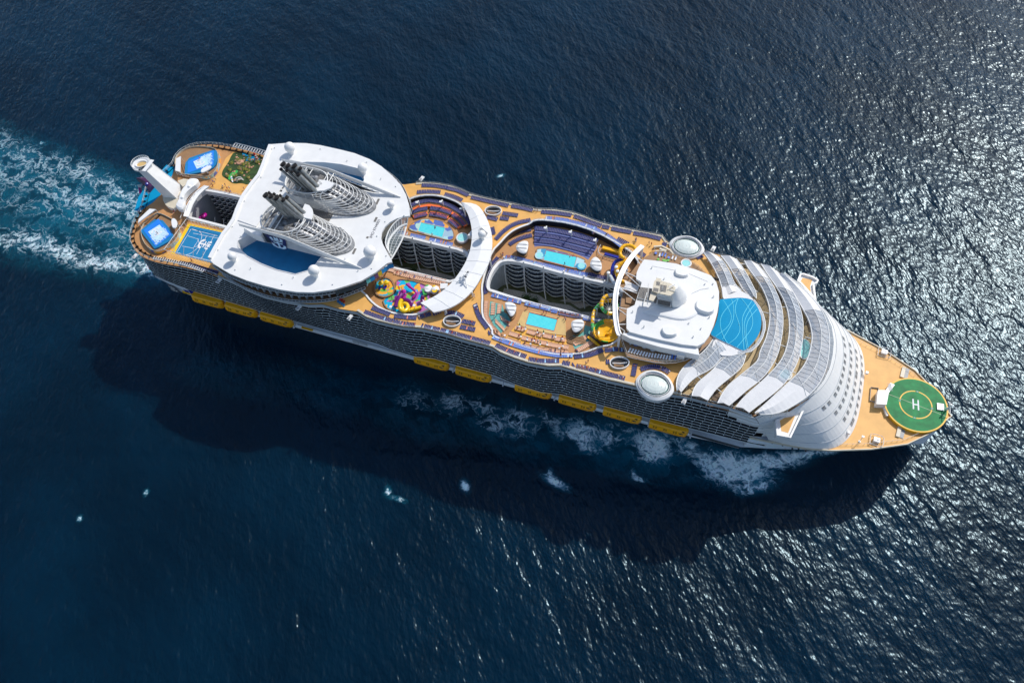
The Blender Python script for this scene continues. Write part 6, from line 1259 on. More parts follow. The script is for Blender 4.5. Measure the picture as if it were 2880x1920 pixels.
# ================= SIDE PODS =================
for s,n in ((1,'port'),(-1,'stbd')):
    P=[(p.x,p.y) for p in smooth2([(x,y,0) for x,y in XY('pod_'+n)],2,True)]; cx=sum(p[0] for p in P)/len(P); cy=sum(p[1] for p in P)/len(P)
    m=MB(); k=lambda f,z:[(cx+(p[0]-cx)*f,cy+(p[1]-cy)*f,z) for p in P]
    m.strip(k(.96,53.5),k(1,55.2),0,True); m.strip(k(1,55.2),k(1,56),0,True); m.strip(k(1,56),k(.86,56.7),0,True); m.strip(k(.86,56.7),k(.80,56.2),0,True)
    def lens(f,z,ry): 
        return [(cx+8.2*f*math.cos(t),cy+ry*f*math.sin(t)*abs(math.sin(t))**.15,z) for t in [2*PI*i/32 for i in range(32)]]
    m.sheet([(p[0],p[1]) for p in k(.81,0)],[],56.15,3)
    for f,z,q in ((.90,56.4,1),(.86,56.4,0),(.82,56.5,1),(.78,56.5,0),(.74,56.6,1)): m.tube([(cx+7.2*f*math.cos(t),cy+5.7*f*math.sin(t),z) for t in [2*PI*i/32 for i in range(32)]],.07 if q else .16,4,q,closed=True)
    prev=None
    for f,z in ((.70,56.5),(.5,57.0),(.25,57.25),(.01,57.3)):
        ring=[(cx+7.2*f*math.cos(t),cy+(5.4*f)*math.sin(t),z) for t in [2*PI*i/28 for i in range(28)]]
        if prev: m.strip(prev,ring,2,True)
        prev=ring
    for i in range(-3,4): m.tube([(cx+i*1.4,cy-3.4*(1-(i/4.2)**2)**.5,56.8),(cx+i*1.45,cy,57.4-.03*i*i),(cx+i*1.4,cy+3.4*(1-(i/4.2)**2)**.5,56.8)],.06,4,0)
    obj('glazed_side_pod',m,['whiteplain','dark','lens','teal_floor'],SHIP,label='white oval pod with a frosted skylight overhanging the %s side'%('port' if s>0 else 'starboard'))
# ================= STERN =================
def arcpoly(c,r,a0,a1,n): return [(c[0]+r*math.cos(a0+(a1-a0)*i/n),c[1]+r*math.sin(a0+(a1-a0)*i/n)) for i in range(n+1)]
for nm,deck,inn,fl in (('port','flow_port_deck','flow_port_in','flow_port'),('stbd','flow_stbd_deck','flow_stbd_in','flow_stbd')):
    lab='surf simulator with bright blue water and spray on the %s quarter'%('port' if nm=='port' else 'starboard')
    S_=empty('surf_simulator',(0,0,0)); tag(S_,lab,'surf simulator','blue surf simulators at the stern')
    D=[(p.x,p.y) for p in smooth2([(x,y,0) for x,y in XY(deck)],2,True)]
    m=MB(); m.prism(D,52,52.9,0,mtop=1); m.wall(offset(D,-.3),52.9,53.8,.12,2,True); obj('wooden_terrace',m,['whiteplain','teak','cream'],S_)
    B=[(p.x,p.y) for p in smooth2([(x,y,0) for x,y in XY(fl)],1,True)]; m=MB(); m.prism(B,52.9,53.7,0); obj('blue_bed',m,'bluedeck',S_)
    I=XY(inn); m=MB(); m.prism(I,53.7,53.8,0); obj('surf_water',m,'flow',S_)
    c0=Vector((sum(p[0] for p in I)/4,sum(p[1] for p in I)/4,53.9)); ux=(Vector((*I[1],0))-Vector((*I[0],0))).normalized(); uy=Vector((-ux.y,ux.x,0))
    if nm=='port': ux,uy=uy,-ux
    fm=MB(); rnd=random.Random(5); base=c0.copy()
    long_=(Vector((*I[1],0))-Vector((*I[0],0)))
    for i in range(420):
        a=Vector((*I[0],0)).lerp(Vector((*I[1],0)),.45+.55*rnd.random()**1.0); b=Vector((*I[3],0)).lerp(Vector((*I[2],0)),.45+.55*rnd.random()); p=a.lerp(b,rnd.uniform(.08,.92)); 
        t=rnd.random(); p=p.lerp(c0,t*.25); p.z=53.83+rnd.random()*.1; q=(.25+.5*rnd.random()); d=Vector((rnd.random()-.5,rnd.random()-.5,0)).normalized(); e=Vector((-d.y,d.x,0))
        fm.add([p-d*q-e*q*.3,p+d*q-e*q*.2,p+d*q*.8+e*q*.3,p-d*q*.7+e*q*.25],[(0,1,2,3)],0)
    obj('spray',fm,'emblemblue',S_)
    if 1:
        em=MB(); em.add([c0-ux*3.4-uy*3.0,c0+ux*2.4-uy*3.0,c0+ux*2.4+uy*3.0,c0-ux*3.4+uy*3.0],[(0,1,2,3)],1); emblem(em,c0+Vector((-.3,0,.02)),-uy,ux,2.3,0,.04); obj('water_emblem',em,['whitef','emblemblue'],S_)
    cp=XY('flow_can_'+nm); m=MB(); m.prism(cp,55.6,56,0); 
    for p in cp: m.tube([(p[0],p[1],52.9),(p[0],p[1],55.7)],.12,5,0)
    o=obj('flat_canopy',m,'whiteplain',None); tag(o,'white rectangular canopy over benches on the %s quarter'%('port' if nm=='port' else 'starboard'),'canopy','white canopies at the stern'); 
    ov=[(p.x,p.y) for p in smooth2([(x,y,0) for x,y in XY('flow_oval_'+nm)],1,True)]; m=MB(); m.prism(ov,55.6,56.0,0,scale_top=.92); cx=sum(p[0] for p in ov)/len(ov); cy=sum(p[1] for p in ov)/len(ov); m.tube([(cx,cy,52.9),(cx,cy,55.7)],.3,8,0)
    o=obj('oval_canopy',m,'whiteplain',None); tag(o,'white oval canopy beside the %s surf simulator'%('port' if nm=='port' else 'starboard'),'canopy','white oval canopies at the stern')
    # painted outer drum
    m=MB(); rim=[p for p in offset(D,.12)]; m.wall([p for p in rim if p[0]>16],52.0,53.4,.1,0); obj('painted_drum',m,'mos_a' if nm=='port' else 'mos_a',S_)
    bn=MB(); q0=XY('flow_can_'+nm); a=Vector((*q0[0],53.0)); b=Vector((*q0[-1],53.0)); b2=Vector((*q0[-2],53.0)); 
    for i in range(3):
        dx=Vector((1.6+i*1.1,0,.3*(3-i)-.4)); bn.add([a+dx,b2+dx if nm=='port' else b+dx,(b2 if nm=='port' else b)+dx+Vector((.8,0,0)),a+dx+Vector((.8,0,0))],[(0,1,2,3)],0)
    obj('bench_steps',bn,'teak',S_)
m=MB(); m.sheet([(-6.2,17),(-6.9,9),(-8.3,3),(-8,-5),(-5,-13),(-2.3,-13),(1,-6),(2.5,2),(1,10),(-1,17)],[],52.06,0); obj('stern_blue_floor',m,'poolcover',SHIP)
m=MB(); m.sheet([(-1.5,17),(1,10),(3,3),(2,-5),(0,-11),(4,-13),(12,-12),(20,-9),(19,5),(19,11),(8,12),(1,14)],[],52.04,0); obj('stern_brown_floor',m,'pool_deck',SHIP)
# observation tower
m=MB()
r0=[(11.6,5.4,53.5),(12.8,-1.9,53.5),(6.4,-3.0,53.5),(5.4,4.4,53.5)]; r1=[(5.4,1.9,72),(6.8,-3.5,72),(2.4,-4.2,72),(1.4,1.2,72)]
m.strip(r0,r1,0,True); m.add(r1,[(0,1,2,3)],0)
for q in (0,1): m.tube([r0[q],r1[q]],.18,5,0)
m.prism([(5.3,-2.8),(7,-4.9),(9.4,-6.8),(11.9,-7.8),(14.7,-8),(15.3,-6),(14.1,-2.9),(12.5,-1.6),(13,5)],52,54,0,mtop=1); TCn=[(p.x,p.y) for p in smooth2([(x,y,0) for x,y in XY('tower_can')],2,True)]; cx=sum(p[0] for p in TCn)/len(TCn); cy=sum(p[1] for p in TCn)/len(TCn)
kk=lambda f,z:[(cx+(p[0]-cx)*f,cy+(p[1]-cy)*f,z) for p in TCn]
m.strip(kk(1,54.5),kk(1,56.6),0,True); m.strip(kk(1,56.6),kk(.92,57.1),0,True); m.strip(kk(.92,57.1),kk(.7,57.3),0,True); m.add(kk(.7,57.3),[tuple(range(len(TCn)))],0)
for q in ((17.6,4),(18.2,-3)): m.sphere((q[0],q[1],57.1),.9,12,6,0)
m.prism(XY('tower_tan'),54,56,1)
PT=arcpoly((1.6,-.2),4.2,PI*.15,PI*1.75,20)+[(5.6,-3.4),(5.2,2.2)]
m.prism(PT,71.2,72,0)
TWo=obj('observation_tower',m,['whiteplain','cream'],SHIP,label='tall white leaning tower with a round lookout platform at the stern')
m=railing(PT[:21],72,h=1.2,step=.9,glass=True,r=.12); obj('lookout_railing',m,['rail','glassc'],TWo)
m=MB(); m.lathe([(2.2,0),(2.5,.5),(2.9,.5)],(2.0,-.4,72.0),20,0,sx=1.0,sy=.72,rz=.5); m.lathe([(.01,.03),(2.2,.03)],(2.0,-.4,72.0),20,1,sx=1,sy=.72,rz=.5); m.add([(5.2,2.8,72.9),(7.2,2.8,72.9),(7.2,-4.4,72.9),(5.2,-4.4,72.9)],[(0,1,2,3)],0); obj('lookout_well',m,['whiteplain','sand'],TWo)
# name arch over the aft courtyard
A=resample(smooth2([(x,y,56) for x,y in XY('aft_arch')],2),n=22); m=MB(); off=Vector((2.0,.4,-.4)); B=[p+off for p in A]
m.strip(B,A,0); m.strip([p+Vector((0,0,-.7)) for p in B],B,0); m.strip(A,[p+Vector((-.3,0,-1)) for p in A],0); m.tube(A,.25,5,0); m.tube(B,.25,5,0)
for i in range(0,22,1): m.tube([A[i]+Vector((-2.6,-.3,-3)),A[i]+Vector((-2.6,-.3,-1.8))],.08,4,0)
m.tube([a+Vector((-2.6,-.3,-1.8)) for a in A],.1,4,0)
obj('name_arch',m,'whiteplain',SHIP)
s_='HARMONY OF THE SEAS'
for i,ch in enumerate(s_):
    if ch==' ': continue
    t=3+(len(s_)-1-i)*15.5/len(s_); k=int(t); p=A[k].lerp(A[k+1],t-k)+off*.22+Vector((0,0,.12)); d=(A[k]-A[k+1]).normalized()
    text_mesh('name_letter',ch,.95,p,-d*-1,Vector((-1,0,0)),'text',SHIP)
# fish head sculpture and stern slide
F_=empty('fish_head_sculpture',(0,0,0)); tag(F_,'dark plum fish head sculpture with a blue eye hanging over the stern','sculpture')
m=MB(); P=XY('stern_fish'); loftpoly(m,[[(p[0],p[1],50.5) for p in P[:5]],[(p[0]*.98-.1,p[1],53.2) for p in P[:5]],[((p[0]+2)*.7-2.2,(p[1]-3)*.6+3,54.2) for p in P[:5]]],0)
obj('fish_head',m,'fish',F_); m=MB(); m.sphere((P[5][0],P[5][1],54.0),.85,14,8,0); obj('eye',m,'blu',F_)
m=MB(); Q=XY('fish_tail'); m.prism([Q[0],Q[1],(Q[1][0]+.5,Q[1][1]-1)],51.5,52,0); m.prism([Q[2],Q[3],(Q[3][0],Q[3][1]-2.5),(Q[2][0]+1,Q[2][1]-1)],50.5,51,0); obj('fins',m,'lgrey',F_)
m=MB()
for i in range(9): m.tube([(P[2][0]+.1*i,P[2][1]-.5-.42*i,52),(P[2][0]+1.3+.1*i,P[2][1]-1-.42*i,51)],.1,4,0)
obj('teeth',m,'rail',F_)
T1=empty('stern_tube_slide',(0,0,0)); tag(T1,'magenta tube slide looping beside the fish head sculpture','water slide','tube slides')
m=MB(); m.tube([(x,y,49-i*1.0) for i,(x,y) in enumerate(XY('stern_slide_loop'))],.75,10,0); obj('tube',m,'magenta',T1,smooth=True); m=MB(); 
for k in range(5): m.tube([(-5.6+.5*k,-.5-.3*k,52.5),(-4.2+.45*k,-4.5-.3*k,50)],.22,6,k%2)
obj('striped_tubes',m,['poolcover','rail'],T1)
T2=empty('abyss_slide',(0,0,0)); tag(T2,'purple tube slides twisting down inside the aft courtyard','water slide','tube slides')
m=MB()
m.tube([(21+2.6*math.cos(t)+.35*t,-3+3.4*math.sin(t),45-1.3*t) for t in [i*.4 for i in range(36)]],.8,8,0); m.tube([(22+.9*t,-6+2.5*math.sin(t*1.1),40-1.5*t) for t in [i*.4 for i in range(26)]],.8,8,0)
for x in (23,28,33): m.tube([(x,-8,22),(x+2,2,40)],.2,5,1)
obj('tube',m,['magenta','rail'],T2,smooth=True)
# ball court
C_=XY('court'); m=MB(); m.sheet(C_,[],52.1,0); COo=obj('ball_court_floor',m,'court',SHIP,label='bright blue ball court marked with white lines and an emblem')
m=MB(); c1,c2,c3,c4=[Vector((*p,0)) for p in C_]; m.sheet([(c1.x-1.6,c1.y+.6),(c2.x,c2.y+.7),(c2.x,c2.y),(c1.x,c1.y),(c4.x,c4.y),(c4.x,c4.y-.6),(c4.x-1.8,c4.y-.5)],[],52.07,0); obj('court_border',m,'ylw',COo)
m=MB()
for pl_ in LAY['court_lines'][1]:
    P=[Vector((x,y,52.125)) for x,y in pl_]
    if len(P)>4: P=smooth2(P,2)
    for i in range(len(P)-1):
        a,b=P[i],P[i+1]; d=(b-a).normalized(); e=Vector((-d.y,d.x,0))*.09; m.add([a-e,b-e,b+e,a+e],[(0,1,2,3)],0)
obj('court_lines',m,'whitef',COo)
em=MB(); emblem(em,(39.2,-21.5,52.13),(0,-1,0),(1,0,0),2.9,0,.02); obj('court_emblem',em,'whitef',COo)
m=railing([(25.0,-12.4),(50,-12.2)],52,h=3,step=2.0,glass=False,r=.12); railing([(24.6,-31),(25.0,-12.4)],52,h=3,step=2,glass=False,mb=m,r=.12); railing([(24.6,-31),(50,-31)],52,h=3,step=1.5,glass=False,mb=m,r=.14)
for x in (30,35,40,45): m.tube([(x,-12.4,55),(x+.3,-14.5,58)],.12,5,0); m.tube([(x,-31,55),(x+.3,-28.5,58)],.12,5,0)
for x in np.arange(22,52,1.1): m.tube([(x,-11.0,52),(x,-11,53)],.06,4,0)
o=obj('court_fence',m,['rail','glassc'],None); tag(o,'white post and net fence around the blue ball court','fence')
# slatted windbreaks
m=MB(); 
for i in range(24):
    t=i/23; x=22+26*t; y=-35.9+1.0*math.sin(t*3); m.box((x,y,54.2),(.3,1.6,.1),0,0)
m.tube([(22+26*i/23,-36.7+1.0*math.sin(i/23*3),54.4) for i in range(24)],.2,4,0)
for i in range(16):
    t=i/15; x=22+22*t; m.box((x,36.2-1.2*t*t+.4,54.2),(.35,2.4,.1),0,0)
m.tube([(22+22*i/15,37.6-1.2*(i/15)**2,54.4) for i in range(16)],.22,4,0); m.tube([(22+22*i/15,35-1.2*(i/15)**2,54.4) for i in range(16)],.15,4,0)
obj('slatted_rail_screen',m,'rail',SHIP)
# mini golf
G_=XY('mini_golf'); Gp=[(p.x,p.y) for p in smooth2([(x,y,0) for x,y in G_],2,True)]; m=MB(); m.prism(Gp,52.0,52.15,0); obj('mini_golf_turf',m,'turf',SHIP,label='dark green mini golf garden scattered with rocks and plants')
rnd=random.Random(21); gx0,gx1=min(p[0] for p in Gp),max(p[0] for p in Gp); gy0,gy1=min(p[1] for p in Gp),max(p[1] for p in Gp)
def inside(p,P):
    c=False
    for i in range(len(P)):
        a,b=P[i-1],P[i]
        if (a[1]>p[1])!=(b[1]>p[1]) and p[0]<(b[0]-a[0])*(p[1]-a[1])/(b[1]-a[1])+a[0]: c=not c
    return c
def blob(r,rnd,n=8,mseg=5):
    m=MB(); m.sphere((0,0,0),r,n,mseg,0,.6); m.v=[(x*(1+.3*(rnd.random()-.5)),y*(1+.3*(rnd.random()-.5)),max(-.1,z*(1+.3*(rnd.random()-.5)))) for x,y,z in m.v]; return m
rocks=[]
protos=[obj('golf_boulder',blob(.7,rnd),'rock') for _ in range(3)]
def near(x,y,names):
    return min(names,key=lambda n:(n[1]-x)**2+(n[2]-y)**2)[0]
LM=[('the green lagoon patch',30,22),('the lighthouse',44,32),('the blue pond',31,33),('the white arch',40,15),('the roof edge',48,24),('the tan deck edge',25,22)]
cnt={}
ORD=['first','second','third','fourth','fifth','sixth','seventh','eighth','ninth','tenth','eleventh','twelfth']
def nth(k):
    return ORD[k] if k<12 else '%d%s'%(k+1,'th' if 10<=(k+1)%100<=20 else {1:'st',2:'nd',3:'rd'}.get((k+1)%10,'th'))
pts=[]
while len(pts)<44:
    p=(rnd.uniform(gx0,gx1),rnd.uniform(gy0,gy1))
    if inside(p,offset(Gp,-.8)): pts.append(p)
pts.sort()
for i,p in enumerate(pts):
    o=protos[i%3] if i<3 else protos[i%3].copy()
    if i>=3: COL.objects.link(o)
    o.location=(p[0],p[1],52.2); o.scale=[rnd.uniform(.45,1.0)]*3; o.rotation_euler[2]=rnd.random()*6
    n=near(p[0],p[1],LM); k=cnt.get(n,0); cnt[n]=k+1
    tag(o,'pinkish tan boulder near %s, %s from the left'%(n,nth(k)),'boulder','boulders on the mini golf garden')
def leafclump(rnd,r,n,mk,h=1.0):
    m=MB(); m.lathe([(r*.75,.0),(r*.6,.12),(.01,.2)],(0,0,0),9,1)
    for i in range(n):
        a=rnd.random()*6.28; u=rnd.random()**.6*r; z=rnd.random()*h; L_=rnd.uniform(.25,.6); c=Vector((u*math.cos(a),u*math.sin(a),z+.1)); d=Vector((math.cos(a+rnd.uniform(-.7,.7)),math.sin(a+rnd.uniform(-.7,.7)),rnd.uniform(-.4,.5))).normalized(); e=d.cross(Vector((0,0,1))).normalized()*.14
        m.add([c-d*L_*.5,c+e,c+d*L_*.5,c-e],[(0,1,2,3)],rnd.randrange(2))
    return m
M['leaf2']=mat('yellow_green_leaf',(.28,.26,.03),.7,.3,2); M['leafd2']=mat('olive_leaf',(.02,.05,.01),.7,.3,2)
pp=[obj('tropical_plant',leafclump(rnd,1.0,46,0,.9),['leaf','leaf2']) for _ in range(2)]
pts=[]; cnt={}
while len(pts)<22:
    p=(rnd.uniform(gx0,gx1),rnd.uniform(gy0,gy1))
    if inside(p,offset(Gp,-1.2)): pts.append(p)
pts.sort()
for i,p in enumerate(pts):
    o=pp[i%2] if i<2 else pp[i%2].copy()
    if i>=2: COL.objects.link(o)
    o.location=(p[0],p[1],52.15); o.rotation_euler[2]=rnd.random()*6; n=near(p[0],p[1],LM); k=cnt.get(n,0); cnt[n]=k+1
    tag(o,'low yellow green plant near %s, %s from the left'%(n,nth(k)),'plant','tropical plants on the mini golf garden')
gi_=XY('golf_items')
LH=empty('toy_lighthouse',(gi_[0][0],gi_[0][1],52.15)); tag(LH,'small red and white striped lighthouse on a blue round base','lighthouse')
m=MB(); m.lathe([(1.5,0),(1.5,.2),(.01,.2)],(0,0,0),18,0); obj('base',m,'bluedeck',LH)
m=MB()
for k in range(6): m.lathe([(.85-.09*k,.2+.6*k),(.85-.09*(k+1),.2+.6*(k+1))],(0,0,0),14,k%2)
m.lathe([(.45,3.8),(.45,4.3),(.01,4.8)],(0,0,0),12,1); obj('tower',m,['whiteplain','red'],LH)
m=MB(); m.prism([(p.x,p.y) for p in smooth2([(28.6,22,0),(31,24,0),(31.4,21,0),(30.2,19.5,0),(31,17,0),(29.2,16.6,0),(28.4,19,0)],2,True)],52.15,52.25,0); obj('golf_lagoon',m,'grn',SHIP)
m=MB(); m.prism([(27,34.5),(35,35),(34.5,31),(31.5,30),(31.2,33),(28,33)],52.15,52.22,0); obj('golf_pond',m,'poolcover',SHIP)
SB=empty('striped_surfboard',(gi_[4][0]+.5,gi_[4][1],52.4)); tag(SB,'white, blue and yellow striped surfboard leaning at the garden edge','surfboard')
m=MB(); P=[(2.2*math.cos(t),.45*math.sin(t)) for t in [2*PI*i/16 for i in range(16)]]; m.prism(P,0,.12,0); m.box((-.6,0,.13),(.6,.8,.03),0,1); m.box((.5,0,.13),(.5,.8,.03),0,2); o=obj('board',m,['whiteplain','bluedeck','ylw'],SB); o.rotation_euler=(0,0,-.85)
AR_=empty('white_garden_arch',(gi_[5][0],gi_[5][1],52.1)); tag(AR_,'small white curved arch with a dark frame at the garden edge','arch')
m=MB(); m.tube([(-1.4,-1,0),(-1,-.6,1.6),(0,0,2),(1,.6,1.6),(1.4,1,0)],.22,6,0); m.tube([(-.6,-1.4,0),(.2,-.8,1.4),(1.4,0,1.2),(2,.5,0)],.2,6,0); obj('arch_tube',m,'whiteplain',AR_)
for k,(i,c_,l_) in enumerate(((6,'magenta','round pink and tan island mound in the golf garden centre'),)):
    m=MB(); m.lathe([(1.9,0),(1.6,.5),(.01,.8)],(gi_[i][0],gi_[i][1],52.15),16,0); o=obj('garden_mound',m,'rock'); tag(o,l_,'mound')
# ================= SPLASH PARK =================
kp=rounded('kid_pool'); sp=rounded('splash')
m=MB(); m.wall(kp,52,52.9,.7,1,True); m.sheet(kp,[],52.5,0); o=obj('round_splash_pool',m,['mos_k','teak'],SHIP,label='round toddler splash pool with coloured petal floor')
m=MB(); m.wall(sp,52,52.5,.5,1,True); m.sheet(sp,[],52.15,0); o=obj('splash_park_floor',m,['mos_k','teak'],SHIP,label='splash park floor of cyan, purple, orange and green petals')
# crisp petals
m=MB(); rnd=random.Random(4); cols=['magenta','amber','grn','purplep']; M['purplep']=mat('lilac_petal',(.38,.12,.42),.4,.05); M['orangep']=mat('orange_petal',(.85,.42,.04),.4,.05); M['greenp']=mat('green_petal',(.16,.50,.08),.4,.05)
def petals(P,z,n,R_,mb):
    c=0; tries=0
    while c<n and tries<4000:
        tries+=1; p=(rnd.uniform(min(q[0] for q in P),max(q[0] for q in P)),rnd.uniform(min(q[1] for q in P),max(q[1] for q in P)))
        if not inside(p,offset(P,-R_*.8)): continue
        a=rnd.random()*6.28; L_=R_*rnd.uniform(.8,1.3); Q=[]
        for i in range(9): t=i/8; Q.append((t*2-1, .42*math.sin(PI*t)))
        for i in range(7,0,-1): t=i/8; Q.append((t*2-1,-.42*math.sin(PI*t)))
        vs=[(p[0]+L_*(u*math.cos(a)-v*math.sin(a)),p[1]+L_*(u*math.sin(a)+v*math.cos(a)),z+.004*c) for u,v in Q]
        mb.add(vs,[tuple(range(len(vs)))],rnd.randrange(3)); c+=1
petals(sp,52.16,26,1.9,m); petals(kp,52.51,9,1.5,m); obj('painted_petals',m,['purplep','orangep','greenp'],SHIP)
CO=empty('yellow_coil_slide',(0,0,0)); tag(CO,'bright yellow coiled water slide on the splash park','water slide','splash park slides')
m=MB(); m.tube(smooth2(LAY['coil'][0],2),.82,10,0); obj('coil_tube',m,'ylw',CO,smooth=True)
MS=empty('magenta_bent_slide',(0,0,0)); tag(MS,'magenta slide with one sharp bend on the splash park','water slide','splash park slides')
m=MB(); m.tube(smooth2(LAY['magenta_slide'][0],1),.55,8,0); obj('slide_tube',m,'magenta',MS,smooth=True)
PT_=empty('purple_climbing_structure',(0,0,0)); tag(PT_,'purple and magenta climbing structure beside the yellow coil slide','play structure')
m=MB()
for pl_ in LAY['purple_tubes'][:2]: m.tube(smooth2(pl_,2),.95,8,0)
si=XY('splash_items'); x,y=si[13]; 
for k in range(5):
    dx,dy=rnd.uniform(-2.2,2.2),rnd.uniform(-2,1.5); m.box((x+dx,y+dy-.8,53.4+rnd.random()),(1.7,1.7,.2),rnd.random(),1); m.tube([(x+dx,y+dy-.8,52),(x+dx,y+dy-.8,55.2)],.12,5,2)
m.lathe([(1.4,2.6),(.01,3.8)],(x+.2,y+.6,52),6,1); m.box((x-1.6,y-2.2,53.6),(2.2,1.6,.2),.4,0)
obj('platforms_and_tubes',m,['purple','magenta','bluedeck'],PT_)
m=MB(); m.tube(smooth2(LAY['purple_tubes'][2],2),.9,8,0); x,y=si[14]; m.box((x,y,53),(1.6,3.4,1.2),.6,1); o=obj('purple_green_tunnel',m,['purple','grn']); tag(o,'purple and green play tunnel under the canopy tip','play tunnel')
for (i,w_,l_) in ((6,1,'white and green domed play figure under the crescent tip'),(7,2,'yellow and white domed play figure under the crescent tip')):
    m=MB(); m.sphere((0,0,.4),2.1,18,10,0,.75); m.sphere((-.5,.7,1.3),1.0,12,6,1,.6); m.sphere((1.0,-.8,.9),.5,8,5,2,.7); m.lathe([(1.2,0),(1.2,.1)],(.5,-.9,1.65),12,1 if w_==2 else 0); o=obj('domed_play_figure',m,['whiteplain','grn' if w_==1 else 'ylw','grn' if w_==1 else 'red']); o.location=(si[i][0],si[i][1],52.6); tag(o,l_,'play figure')
for k,(i,l_) in enumerate(((0,'aft yellow spray dome in the round splash pool'),(1,'forward yellow spray dome in the round splash pool'))):
    m=MB(); m.lathe([(1.2,1.6),(1.0,2.1),(.4,2.4),(.01,2.5)],(0,0,0),8,0); 
    for a in range(6): m.tube([(1.0*math.cos(a),1.0*math.sin(a),0),(1.0*math.cos(a),1.0*math.sin(a),1.7)],.07,4,0)
    m.box((.2,-1.8,.7),(.9,1.8,.12),0,1,0); o=obj('yellow_spray_dome',m,['ylw','blu']); o.location=(si[i][0],si[i][1],52.5); tag(o,l_,'spray dome','yellow spray domes')
m=MB(); m.box((0,0,1.9),(2.1,2.0,.1),.2,0)
for dx in (-.9,.9):
    for dy in (-.9,.9): m.tube([(dx,dy,0),(dx,dy,2)],.08,4,1)
for k in range(4): m.box((-.2+.35*k,.6-.3*k,2.0),(.2,1.0,.15),.2,1)
o=obj('spray_frame',m,['ylw','red']); o.location=(si[5][0],si[5][1],52.2); tag(o,'square yellow spray frame with red bars on the splash park','spray frame')
for k,i in enumerate((9,10)):
    m=MB(); m.box((0,0,4.2),(1.1,1.1,.12),0,0); m.tube([(0,0,0),(0,0,4.2)],.12,6,0); o=obj('square_lamp_post',m,'rail'); o.location=(si[i][0],si[i][1],52); tag(o,'white square topped lamp post %s the yellow coil slide'%('aft of' if k==0 else 'forward of'),'lamp post','square topped lamp posts')
# ================= WATER SLIDES =================
def slide(name,label,segs,mk,r,extra=None):
    E=empty(name,(0,0,0)); tag(E,label,'water slide','tube slides'); 
    m=MB()
    for s_ in segs: 
        P=resample(smooth2(s_,2),step=.8)
        if len(mk)==1: m.tube(P,r,12,0)
        else:
            n=len(P); run=4
            for i in range(0,n-1,run): m.tube(P[i:min(n,i+run+1)],r,12,(i//run)%len(mk))
    for s_ in segs:
        P=resample(smooth2(s_,2),step=1.7)
        for a,b in zip(P[:-1],P[1:]):
            d=(b-a).normalized(); m.tube([a-d*.07,a+d*.07],r*1.1,12,len(mk))
    obj('tube',m,list(mk)+['gry' if len(mk)>1 else mk[0]],E,smooth=True); return E
SY=slide('yellow_tube_slide','thick yellow tube slide with a ring loop beside the white truss',LAY['slide_yellow'],['amber'],.78)
SBl=slide('blue_tube_slide','deep blue tube slide curling inside the yellow one',LAY['slide_blue'],['blu'],.75)
SG=slide('grey_tube_slide','pale grey tube slide passing under the truss',LAY['slide_grey'],['gry'],.75)
SGr=slide('green_yellow_tube_slide','green and yellow banded tube slide feeding the round bowl',LAY['slide_green'],['amber','amber','grn'],.75)
def spokes(c,z0,z1,r,E,zc):
    m=MB(); m.tube([(c[0],c[1],z0),(c[0],c[1],zc)],.5,10,0)
    for i in range(12): a=2*PI*i/12; m.tube([(c[0],c[1],zc-.3),(c[0]+r*math.cos(a),c[1]+r*math.sin(a),z1-.5)],.1,4,0)
    obj('support_spokes',m,'rail',E)
spokes((223.9,21.3),52,60,3.0,SY,57.5); spokes((224.1,-5.6),40,58.5,3.2,SGr,56)
m=MB()
for (x,y) in ((219.2,9.7),(221.5,13.5),(226,13.2),(222.6,11.6)): m.tube([(x,y,52),(x,y,59)],.5,10,0); m.lathe([(.7,0),(.7,.3),(.01,.5)],(x,y,58.8),10,0)
for (x,y) in ((219.3,-7.5),(219.6,-13)): m.tube([(x,y,52),(x,y,57)],.3,8,0)
o=obj('slide_support_columns',m,'rail',SBl)
B_=XY('bowl'); bc=(sum(p[0] for p in B_)/len(B_),sum(p[1] for p in B_)/len(B_))
BW=empty('funnel_bowl_slide',(bc[0],bc[1],53)); tag(BW,'round golden yellow bowl slide with green rim panels','water slide','tube slides')
m=MB(); n=36; prof=[(5.0,1.9),(5.35,2.1),(5.3,1.2),(4.9,.6),(4.2,.1),(3.0,-.3),(1.4,-.55),(.9,-.8),(.01,-.9)]
vs=[];R_=[]
for r,z in prof: R_.append([(r*math.cos(2*PI*k/n),r*math.sin(2*PI*k/n),z+.9) for k in range(n)])
for j in range(len(R_)-1):
    for k in range(n):
        k2=(k+1)%n; g=(j<4 and (3<=k<=6 or 12<=k<=17 or 26<=k<=28)); m.add([R_[j][k],R_[j][k2],R_[j+1][k2],R_[j+1][k]],[(0,1,2,3)],1 if g else 0)
obj('bowl',m,['amber','grn'],BW,smooth=True)
m=MB(); m.tube([(3.2,3.5,4),(1.8,2,3.2),(.5,.5,1.6)],.25,6,0); m.lathe([(.7,0),(.6,.7),(.01,.8)],(0.3,-.2,.6),8,0); obj('bowl_centre',m,'amber',BW)
m=MB(); m.box((-3.5,-5.2,.2),(7.5,1.1,.5),-.7+.2,0); m.box((-3.8,-4.2,.3),(7.5,.3,.9),-.5,1); obj('exit_trough',m,['amber','dark'],BW)
ET=empty('slide_exit_lanes',(0,0,0)); tag(ET,'yellow and navy slide exit lanes boxed in white rails','slide exit')
m=MB(); m.box((216.3,26.0,52.8),(8.2,1.4,1.3),-.05,0); m.box((217,23.4,52.5),(6.2,1.1,.8),-.05,1); 
obj('lanes',m,['amber','blu'],ET); m=railing([(211,27.4),(210.6,24),(212,22.2),(221,21.6)],52,h=1.2,step=1.4,r=.13); obj('white_rails',m,['rail','glassc'],ET)
